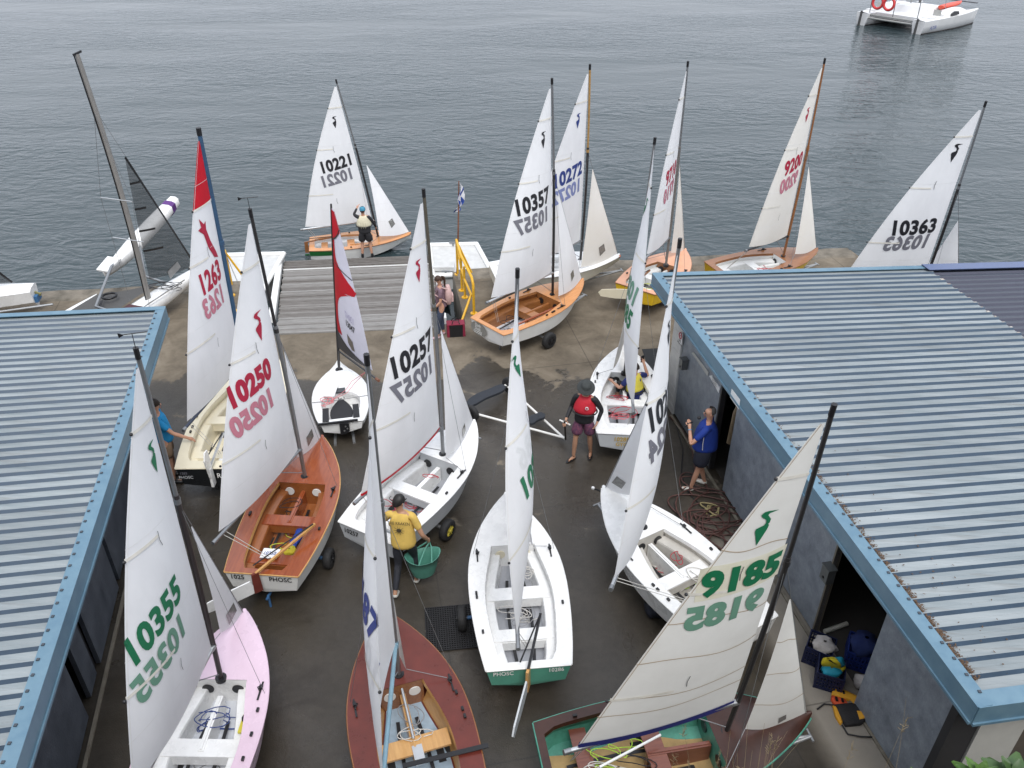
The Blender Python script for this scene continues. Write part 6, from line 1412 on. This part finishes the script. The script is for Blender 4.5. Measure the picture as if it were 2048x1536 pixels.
# catamaran on its mooring
cs, cb = at(1832, 68, WATER_Z), at(1944, 46, WATER_Z); d = (cb-cs).normalized(); d.z = 0; s_ = V((-d.y, d.x, 0)); Lc = (cb-cs).length
s2 = at(1733, 48, WATER_Z); bw = abs((s2-cs).dot(s_))
cat = thing('catamaran', 'white cruising catamaran with orange kayak and two red lifebuoys moored on the water', 'catamaran', (cs+d*Lc/2+s_*bw/2)[:], math.atan2(d.y, d.x))
PC = lambda x, y, z: cs+d*x+s_*y+up*z
catwhite = mat('cat_white', (.72, .72, .72), .35, var=.06, vscale=1.5)
for y0 in (0, bw):
    mb = MB(); rows = []
    for i in range(15):
        t = i/14; w_ = .62*interp([(0, .8), (.3, 1), (.6, .95), (.85, .5), (1, .06)], t); x = lerp(0, Lc, t); zt = .85+.12*t; fx = .3*t
        rows.append([PC(x+fx, y0-w_, zt), PC(x+fx*.6, y0-w_*.9, .5), PC(x, y0-w_*.55, -.3), PC(x, y0+w_*.55, -.3), PC(x+fx*.6, y0+w_*.9, .5), PC(x+fx, y0+w_, zt)])
    mb.grid(rows, 0, True); mb.grid([[r[0], lerp(r[0], r[5], .5)+up*.06, r[5]] for r in rows]); mb.add(rows[0], [tuple(range(6))[::-1]]); h_ = mb.build('hull', catwhite, cat)
    mb = MB(); mb.grid([[lerp(r[1], r[2], .55)+s_*-.02, r[2]+s_*-.02] for r in rows]); mb.grid([[lerp(r[4], r[3], .55)+s_*.02, r[3]+s_*.02] for r in rows]); mb.build('boot_stripe', mat('antifoul_dark', (.045, .03, .028), .6), h_)
    mb = MB(); mb.prism([PC(-.42, y0-.05, -.5), PC(-.30, y0-.05, 1.0), PC(-.12, y0-.05, 1.0), PC(-.16, y0-.05, -.5)], s_*.08); mb.build('rudder', mat('rudder_dark', (.05, .05, .05), .5), cat)
    # cabin on each hull
    mb = MB(); rows = []
    for i in range(9):
        t = i/8; hgt = .50*math.sin(math.pi*min(1, .12+t*.88))**.7; x = lerp(Lc*.30, Lc*.80, t); w_ = .50*(1-.45*t); z0 = .88+.06*t
        rows.append([PC(x, y0-w_, z0), PC(x+.1, y0-w_*.85, z0+hgt*.75), PC(x+.12, y0, z0+hgt), PC(x+.1, y0+w_*.85, z0+hgt*.75), PC(x, y0+w_, z0)])
    mb.grid(rows, 0, True); mb.add(rows[0], [tuple(range(5))[::-1]]); cb_ = mb.build('cabin', catwhite, cat)
    mb = MB(); mb.prism([PC(Lc*.42, y0-.58, .96), PC(Lc*.56, y0-.54, .98), PC(Lc*.55, y0-.50, 1.18), PC(Lc*.48, y0-.50, 1.22), PC(Lc*.43, y0-.53, 1.10)], s_*.08); mb.build('window', black, cb_)
    MB().box(PC(Lc*.20, y0, .92), (1.3, .75, .16), (d, s_, up)).build('cockpit_seat', catwhite, cat); MB().box(PC(Lc*.285, y0, 1.10), (.06, .55, .55), (d, s_, up)).build('hatch_board', mat('board_grey', (.38, .38, .36), .6), cat)
MB().box(PC(Lc*.42, bw/2, .72), (Lc*.62, bw-1.0, .34), (d, s_, up)).build('bridge_deck', catwhite, cat)
MB().box(PC(Lc*.48, bw/2, 1.08), (Lc*.34, bw-1.3, .48), (d, s_, up), taper=.82).build('deckhouse', catwhite, cat)
for z_, x_ in ((.75, .25), (.55, .12)): MB().tube([PC(x_, .3, z_), PC(x_, bw-.3, z_)], .07, 8).build('stern_beam', mat('beam_grey', (.30, .30, .29), .5), cat)
for y_ in (.35, bw*.5, bw-.35): MB().tube([PC(.3, y_, .7), PC(.25, y_, 2.0)], .03, 6).build('stanchion', alud, cat)
MB().tube([PC(.25, .35, 1.95), PC(.25, bw-.35, 1.95)], .022, 6).build('guard_rail', alud, cat)
lr = mat('lifebuoy_red', (.62, .05, .05), .5)
for y_ in (bw*.60, bw*.80): o = MB().ring(PC(.20, y_, 1.62), d, .40, .095, 22, 8).build('lifebuoy', lr); tag(o, 'red lifebuoy on the catamaran stern rail, %s' % ('nearer the middle' if y_ < bw*.7 else 'nearer the left hull'), 'lifebuoy', 'lifebuoys on the catamaran'); base_origin(o, PC(.2, y_, 1.3))
mb = MB(); slim_hull(mb, lambda x, y, z: PC(Lc*.46+x, .55+y+x*.12, 1.20+z), 3.6, .75, -.05, .28); o = mb.build('kayak', mat('kayak_orange', (.66, .085, .045), .45)); tag(o, 'orange red kayak lying on the deck of the moored catamaran', 'kayak'); base_origin(o, PC(Lc*.46, .55, 1.75))
mst = PC(Lc*.46, bw/2, 1.5); MB().tube([mst, mst+up*5.5, mst+up*11], [.10, .09, .06], 8).build('mast', mat('mast_dark_grey', (.09, .09, .09), .5), cat)
MB().tube([mst+up*1.1, mst+up*1.35-d*3.6], .11, 8).build('boom', alud, cat); soft('sail_cover', mst+up*1.5-d*1.8, (3.4, .34, .36), (d, s_, up), paintwhite, cat, seed=4)
for y_ in (0, bw): MB().tube([mst+up*10, PC(Lc*.42, y_, 1.2)], .02, 4).build('shroud', steelwire, cat)
MB().tube([mst+up*10, PC(Lc*.98, bw/2, 1.4)], .02, 4).build('forestay', steelwire, cat); MB().tube([PC(Lc*1.0, 0, 1.4), PC(Lc*1.0, bw, 1.4)], .06, 8).build('fore_beam', alud, cat)
MB().tube([PC(Lc*.3, bw*.5, 1.6), PC(Lc*.22, bw*.42, 2.9)], .05, 8).build('pole', mat('beam_grey'), cat); MB().ball(PC(Lc*.22, bw*.42, 2.9), .28, 8).build('wind_generator', mat('genset_dark', (.05, .05, .045), .6), cat)
mb = MB(); flat_text(mb, 'ALTER', PC(.9, -.60, .42), d, up, .22, .9, .06); mb.build('hull_lettering', ink['blue'], cat)

# ------------------------------------------------------------------ drain grate, mat, wooden rod, hoses
gi = mat('grate_iron', (.016, .016, .018), .6, var=.3, vscale=30); gp = at(905, 1256); g1 = (at(945, 1200)-at(858, 1208)).normalized(); g2 = V((-g1.y, g1.x, 0))
gr_ = thing('drain_grate', 'black grid rubber drain mat on the wet concrete beside the white dinghy', 'drain mat', gp[:], math.atan2(g1.y, g1.x))
gw, gh = .78, .80; MB().box(gp+up*.006, (gw, gh, .008), (g1, g2, up)).build('base_sheet', mat('mat_base', (.010, .010, .011), .8), gr_)
mb = MB()
for i in range(23): mb.box(gp+g1*(gw*(i/22-.5))+up*.018, (.010, gh, .018), (g1, g2, up))
for i in range(23): mb.box(gp+g2*(gh*(i/22-.5))+up*.019, (gw, .010, .017), (g1, g2, up))
o = mb.build('grid', gi, gr_); o['kind'] = 'stuff'
ptc = mat('patch_concrete', (.20, .18, .135), .9, col2=(.34, .31, .24), vscale=12, bump=.5)
def patch(pts, label, z=.008):
    P0 = [at(x, y) for x, y in pts]; mb = MB().prism(P0[::-1] if True else P0, up*z); o = mb.build('concrete_patch', ptc); tag(o, label, 'concrete patch'); base_origin(o, P0[0])
patch([(850, 1262), (862, 1238), (868, 1275), (872, 1304), (862, 1300), (856, 1286)], 'pale broken concrete edge along the black drain mat')
bm_ = mat('black_mat', (.014, .016, .018), .7, var=.3, vscale=20)
q = [at(1284, 699), at(1320, 697), at(1334, 742), at(1300, 745)]; o = MB().prism(q[::-1], up*.012).build('rubber_mat', bm_); tag(o, 'plain black rubber mat on the concrete by the white corner pillar', 'mat'); base_origin(o, q[0])
# hoses
hosem = mat('hose_maroon', (.060, .024, .020), .55, col2=(.115, .055, .045), vscale=12)
hosey = mat('hose_sand', (.30, .25, .12), .6)
def coil(name, px, r, turns, seed, m, rad_, label, squash=1.0, cat_='hose', grp=None):
    c = at(*px); rnd = random.Random(seed); pts = []; n = int(turns*26); ph = [rnd.uniform(0, 6.3) for _ in range(6)]
    for i in range(n+1):
        t = i/n; a = 2*math.pi*turns*t+ph[0]; rr = r*(.62+.38*math.sin(2.3*a*.17+ph[1])); dx = .45*r*math.sin(a*.41+ph[2])+.2*r*math.sin(a*1.37+ph[5]); dy = .45*r*math.cos(a*.33+ph[3])+.2*r*math.cos(a*1.61+ph[4])
        pts.append(c+V((rr*math.cos(a)+dx, (rr*math.sin(a)+dy)*squash, .02+.022*(1+math.sin(a*.53+ph[4]))+.015*(t*turns % 1))))
    o = MB().tube(pts, rad_, 6).build(name, m); tag(o, label, cat_, grp); base_origin(o, V((c.x, c.y, 0))); return c
coil('hose', (1418, 1040), .50, 9, 5, hosem, .014, 'tangled maroon hose lying in a big heap by the shed door')
coil('hose', (1386, 975), .30, 2.4, 8, hosem, .013, "loose maroon hose loops around the commentator's feet")
coil('hose', (1420, 1022), .16, 3, 12, hosey, .014, 'sand coloured hose coiled on top of the maroon hose heap')
coil('hose', (1425, 1085), .40, 4, 14, hosem, .014, 'maroon hose loops nearest the white dinghy bow')
wp = [wall_pt(1340, 822, .12), at(1365, 862), at(1385, 905), at(1392, 960)]; wp = [V((p.x, p.y, .02)) for p in wp]
o = MB().tube(wp, .013, 6).build('hose', hosem); tag(o, 'straight maroon hose running along the foot of the shed wall', 'hose'); base_origin(o, wp[0])
wp = [at(1352, 850), at(1366, 900), at(1362, 950), at(1378, 990), at(1400, 1010)]; wp = [V((p.x, p.y, .015)) for p in wp]; o = MB().tube(wp, .010, 6).build('cable', black); tag(o, 'thin dark cable snaking from the pillar to the hose heap', 'cable'); base_origin(o, wp[0])
# wood hanging in the dark doorway
dp = wall_pt(1467, 850, -.15); o = MB().tube([dp+up*.45+Wd*.04, dp+up*.25, dp-up*.1-Wd*.03, dp-up*.40-Wd*.02], [.03, .05, .045, .06], 8).build('timber_knee', wood('timber_pale', (.22, .16, .10), (.36, .28, .18))); tag(o, 'bent piece of pale timber hanging in the narrow dark shed doorway', 'timber'); base_origin(o, dp-up*.4)
# milk crates
crateb = mat('crate_navy', (.010, .016, .060), .55); cratebl = mat('crate_blue', (.012, .03, .17), .5)
def crate(c, rz, m, label, sz=.36, hz=.30, tilt=0.0, roll=0.0):
    t = thing('milk_crate', label, 'crate', c[:], rz, 'blue plastic milk crates at the shed door'); Mx = M.Translation(V(c)) @ M.Rotation(rz, 4, 'Z') @ M.Rotation(tilt, 4, 'X') @ M.Rotation(roll, 4, 'Y')
    for k in range(4):
        R4 = Mx @ M.Rotation(k*math.pi/2, 4, 'Z'); mb = MB(); b = lambda x, z_, sx, szz: mb.box((x, -sz/2+.008, z_), (sx, .012, szz))
        b(0, .015, sz, .03); b(0, hz-.02, sz, .045); b(0, hz*.52, sz, .014)
        for i in range(9): b(lerp(-sz/2+.012, sz/2-.012, i/8), hz/2, .016 if i % 8 else .03, hz)
        for i in range(4): b(0, lerp(.05, hz-.07, i/3), sz, .010)
        mb.xf(R4).build('side', m, t)
    mb = MB(); 
    for i in range(7): mb.box((lerp(-sz/2+.02, sz/2-.02, i/6), 0, .012), (.02, sz-.02, .014)); mb.box((0, lerp(-sz/2+.02, sz/2-.02, i/6), .020), (sz-.02, .02, .014))
    mb.xf(Mx).build('base', m, t); return Mx
c1_ = at(1655, 1362); crate(c1_, rad(-22), crateb, 'navy milk crate holding a yellow and turquoise vest, nearest the life jacket')
c2_ = at(1634, 1316); crate(c2_, rad(-30), crateb, 'navy milk crate behind the front crate with pale cloth in it', hz=.32)
c3_ = wall_pt(1722, 1310, -.38); c3_ = V((c3_.x, c3_.y, .02)); crate(c3_, rad(-24), cratebl, 'bright blue milk crate full of blue cloth inside the open doorway', .40, .32)
turq = mat('vest_turquoise', (.01, .25, .36), .75, bump=.3); yv = mat('vest_lemon', (.58, .47, .02), .75, bump=.3)
lv = thing('life_vest', 'yellow and turquoise life vest stuffed in the navy milk crate', 'life vest', (c1_+up*.2)[:], 0)
rx = (V((.8, -.3, .45)).normalized(), V((.2, .9, .3)).normalized(), V((-.5, -.2, .85)).normalized())
soft('vest_panel', c1_+V((.0, .02, .32)), (.26, .10, .42), rx, yv, lv, seed=1); soft('vest_panel', c1_+V((.07, .0, .40)), (.14, .10, .22), rx, turq, lv, seed=6); soft('vest_panel', c1_+V((-.02, -.04, .27)), (.26, .18, .14), XYZ, turq, lv, seed=7); soft('vest_panel', c1_+V((.08, .02, .28)), (.2, .14, .10), XYZ, yv, lv, seed=8)
MB().tube([c1_+V((-.10, -.05, .50)), c1_+V((.0, -.06, .44)), c1_+V((.08, -.04, .36)), c1_+V((.12, 0, .30))], .010, 5).build('strap', black, lv)
cl = mat('cloth_pale', (.45, .42, .40), .9, bump=.5); o = soft('cloth', c2_+V((.03, -.02, .30)), (.30, .26, .16), XYZ, cl, None, seed=9, rump=.25); tag(o, 'pale crumpled cloth lying in the rear navy crate', 'cloth'); base_origin(o, c2_+V((.03, -.02, .22)))
o = soft('cloth', c3_+V((0, .0, .36)), (.36, .34, .26), XYZ, mat('cloth_navy', (.010, .022, .10), .9, bump=.6, bscale=14), None, seed=10, rump=.22); tag(o, 'dark blue crumpled cloth piled in the crate inside the doorway', 'cloth'); base_origin(o, c3_+V((0, 0, .23)))
# white pipe and odds on the threshold
a, b = wall_pt(1652, 1253, -.15), wall_pt(1694, 1248, -.55); o = MB().tube([V((a.x, a.y, .05)), V((b.x, b.y, .05))], .035, 8).build('pipe', paintcream); tag(o, 'cream plastic pipe lying inside the open shed doorway', 'pipe'); base_origin(o, V((a.x, a.y, 0)))
a = wall_pt(1738, 1335, -.20); o = soft('bag', V((a.x, a.y, .10)), (.22, .20, .18), XYZ, cl, None, seed=15, rump=.2); tag(o, 'small pale bag on the floor beside the blue crate in the doorway', 'bag'); base_origin(o, V((a.x, a.y, 0)))
# life jacket on the ground
amber = mat('vest_orange_yellow', (.62, .30, .02), .75, bump=.3); orr = mat('vest_orange', (.55, .07, .02), .75, bump=.3); blk = mat('vest_black', (.014, .013, .014), .8, bump=.4)
jc = at(1702, 1418); lj = thing('life_vest', 'orange, yellow and black life jacket lying open on the concrete near the shed corner', 'life vest', jc[:], 0)
def flatpad(pts, h, m, seed=0, nm='vest_panel'):
    P0 = [at(x, y) for x, y in pts]; c = sum(P0, V())/len(P0); mb = MB(); lv_ = []
    for s_, z_ in ((1, 0.004), (1.0, h*.6), (.93, h*.93), (.6, h*1.05)): lv_.append([c+(p-c)*s_+up*z_ for p in P0])
    mb.grid(lv_, 0, True, True); mb.add(lv_[-1], [tuple(range(len(P0)))]); mb.build(nm, m, lj)
flatpad([(1664, 1380), (1690, 1385), (1715, 1397), (1725, 1412), (1722, 1416), (1706, 1410), (1700, 1404), (1662, 1393)], .06, amber)
flatpad([(1662, 1394), (1690, 1402), (1696, 1412), (1668, 1412), (1661, 1402)], .05, orr)
flatpad([(1668, 1413), (1700, 1410), (1738, 1420), (1741, 1440), (1720, 1452), (1690, 1455), (1676, 1432)], .07, blk)
flatpad([(1664, 1414), (1672, 1416), (1684, 1448), (1680, 1452), (1670, 1436)], .05, amber); flatpad([(1710, 1428), (1737, 1430), (1740, 1440), (1716, 1446)], .083, amber)
for a_, b_ in (((1674, 1384), (1676, 1390)), ((1684, 1388), (1686, 1394)), ((1670, 1400), (1672, 1408)), ((1682, 1403), (1684, 1410))): MB().beam(at(*a_)+up*.065, at(*b_)+up*.065, .03, .02).build('webbing', black, lj)
MB().tube([at(1668, 1412)+up*.02, at(1648, 1410)+up*.02, at(1634, 1420)+up*.015], .011, 5).build('strap', black, lj); MB().tube([at(1684, 1452)+up*.02, at(1695, 1470)+up*.02, at(1720, 1475)+up*.02, at(1744, 1476)+up*.02], .012, 5).build('strap', black, lj)
o = MB().prism([at(1724, 1330), at(1745, 1326), at(1750, 1352), at(1732, 1360)][::-1], up*.02).build('blue_pad', mat('pad_blue', (.05, .08, .20), .8)); tag(o, 'small blue pad on the shed threshold behind the life jacket', 'pad'); base_origin(o, at(1724, 1330))
# dark tubs behind the bow of 10224
tb = at(1312, 1228); o = soft('sack', tb+up*.12, (.34, .30, .24), XYZ, mat('sack_dark', (.015, .018, .03), .8, bump=.4), None, seed=21); tag(o, 'dark sack on the concrete under the stern of the hose side white dinghy', 'sack'); base_origin(o, tb)

# ------------------------------------------------------------------ planting on the bank
leafg = mat('leaf_green', (.045, .11, .015), .55, col2=(.11, .21, .035), vscale=5, bump=.2); leafd = mat('leaf_dark', (.03, .075, .02), .5, col2=(.07, .13, .035), vscale=5)
def leaf(mb, base, dirv, L, wd, rnd, curl=.4, mi=0):
    d = V(dirv).normalized(); s_ = d.cross(V((0, 0, 1))); s_ = s_.normalized() if s_.length > .01 else V((1, 0, 0)); n_ = s_.cross(d); rows = []
    for i in range(6):
        q = i/5; c = V(base)+d*(L*q)+n_*(-curl*L*q*q); ww = wd*math.sin(math.pi*min(1, q*.9+.06))**.8; ww *= 1+.16*math.sin(i*2.4+rnd.random()*3)
        rows.append([c-s_*ww/2+n_*ww*.16, c, c+s_*ww/2+n_*ww*.16])
    mb.grid(rows, mi, True)
def leafy(px, z, R_, n, label, m, seed, Lr=(.16, .30), rosette=True):
    rnd = random.Random(seed); c = at(px[0], px[1], z); base = V((c.x, c.y, c.z-.35)); t = thing('leafy_plant', label, 'plant', base[:], 0)
    MB().tube([base, base+V((0, 0, .3))], .018, 6).build('stem', mat('stem_green', (.08, .10, .03), .7), t)
    for i in range(n):
        a = i*2.4+rnd.uniform(-.3, .3); q = i/n; el = lerp(.15, 1.35, q)+rnd.uniform(-.12, .12); L_ = rnd.uniform(*Lr)*lerp(1.15, .5, q)
        mb = MB(); leaf(mb, base+V((math.cos(a)*.03, math.sin(a)*.03, lerp(.10, .32, q))), (math.cos(a)*math.cos(el), math.sin(a)*math.cos(el), math.sin(el)), L_, L_*.62, rnd, rnd.uniform(.2, .6)); mb.build('leaf', m, t)
leafy((1966, 1545), 2.3, .3, 30, 'bright green rosette plant growing on the bank below the shed corner', leafg, 3, (.15, .24))
leafy((2030, 1550), 2.3, .3, 26, 'dark green broad leaved plant at the right corner of the bank', leafd, 4, (.20, .34))
leafy((1826, 1562), 2.25, .3, 18, 'small green plant just showing at the foot of the frame by the shed wall', leafg, 6, (.14, .22))
strawm = mat('dry_grass', (.20, .15, .08), .85, col2=(.34, .27, .16), vscale=9)
rnd = random.Random(12)
def tuft(px0, px1, n, label, seed, heads):
    rnd = random.Random(seed); b0 = at((px0+px1)/2, 1690, 1.75); mb = MB()
    for i in range(n):
        px = rnd.uniform(px0, px1); root_ = at(px+rnd.uniform(-25, 25), 1640, 1.75); root_ = V((root_.x, min(root_.y, 4.0), 1.74)); hgt = rnd.uniform(.85, 1.75); lx, ly = rnd.gauss(0, .22), rnd.uniform(.1, .55)
        pts = [root_+V((lx*q*q, ly*q*q*.8, hgt*q)) for q in [k/7 for k in range(8)]]
        mb.tube(pts, [.0032*(1-.75*k/7) for k in range(8)], 4, caps=False)
        if rnd.random() < heads:
            for k in range(14):
                b_ = pts[-1]-V((lx*.1, ly*.1, .2*rnd.random())); e = b_+V((rnd.gauss(0, .02), rnd.gauss(0, .02), rnd.uniform(.02, .06))); mb.tube([b_, e], .0022, 3, caps=False)
    o = mb.build('dry_grass', strawm); o['kind'] = 'stuff'; tag(o, label, 'grass'); 
tuft(1370, 1500, 24, 'tall dry grass stems rising in front of the old teal dinghy', 31, .5)
tuft(1620, 1730, 4, 'sparse dry grass stems in front of the shed corner', 32, .3)
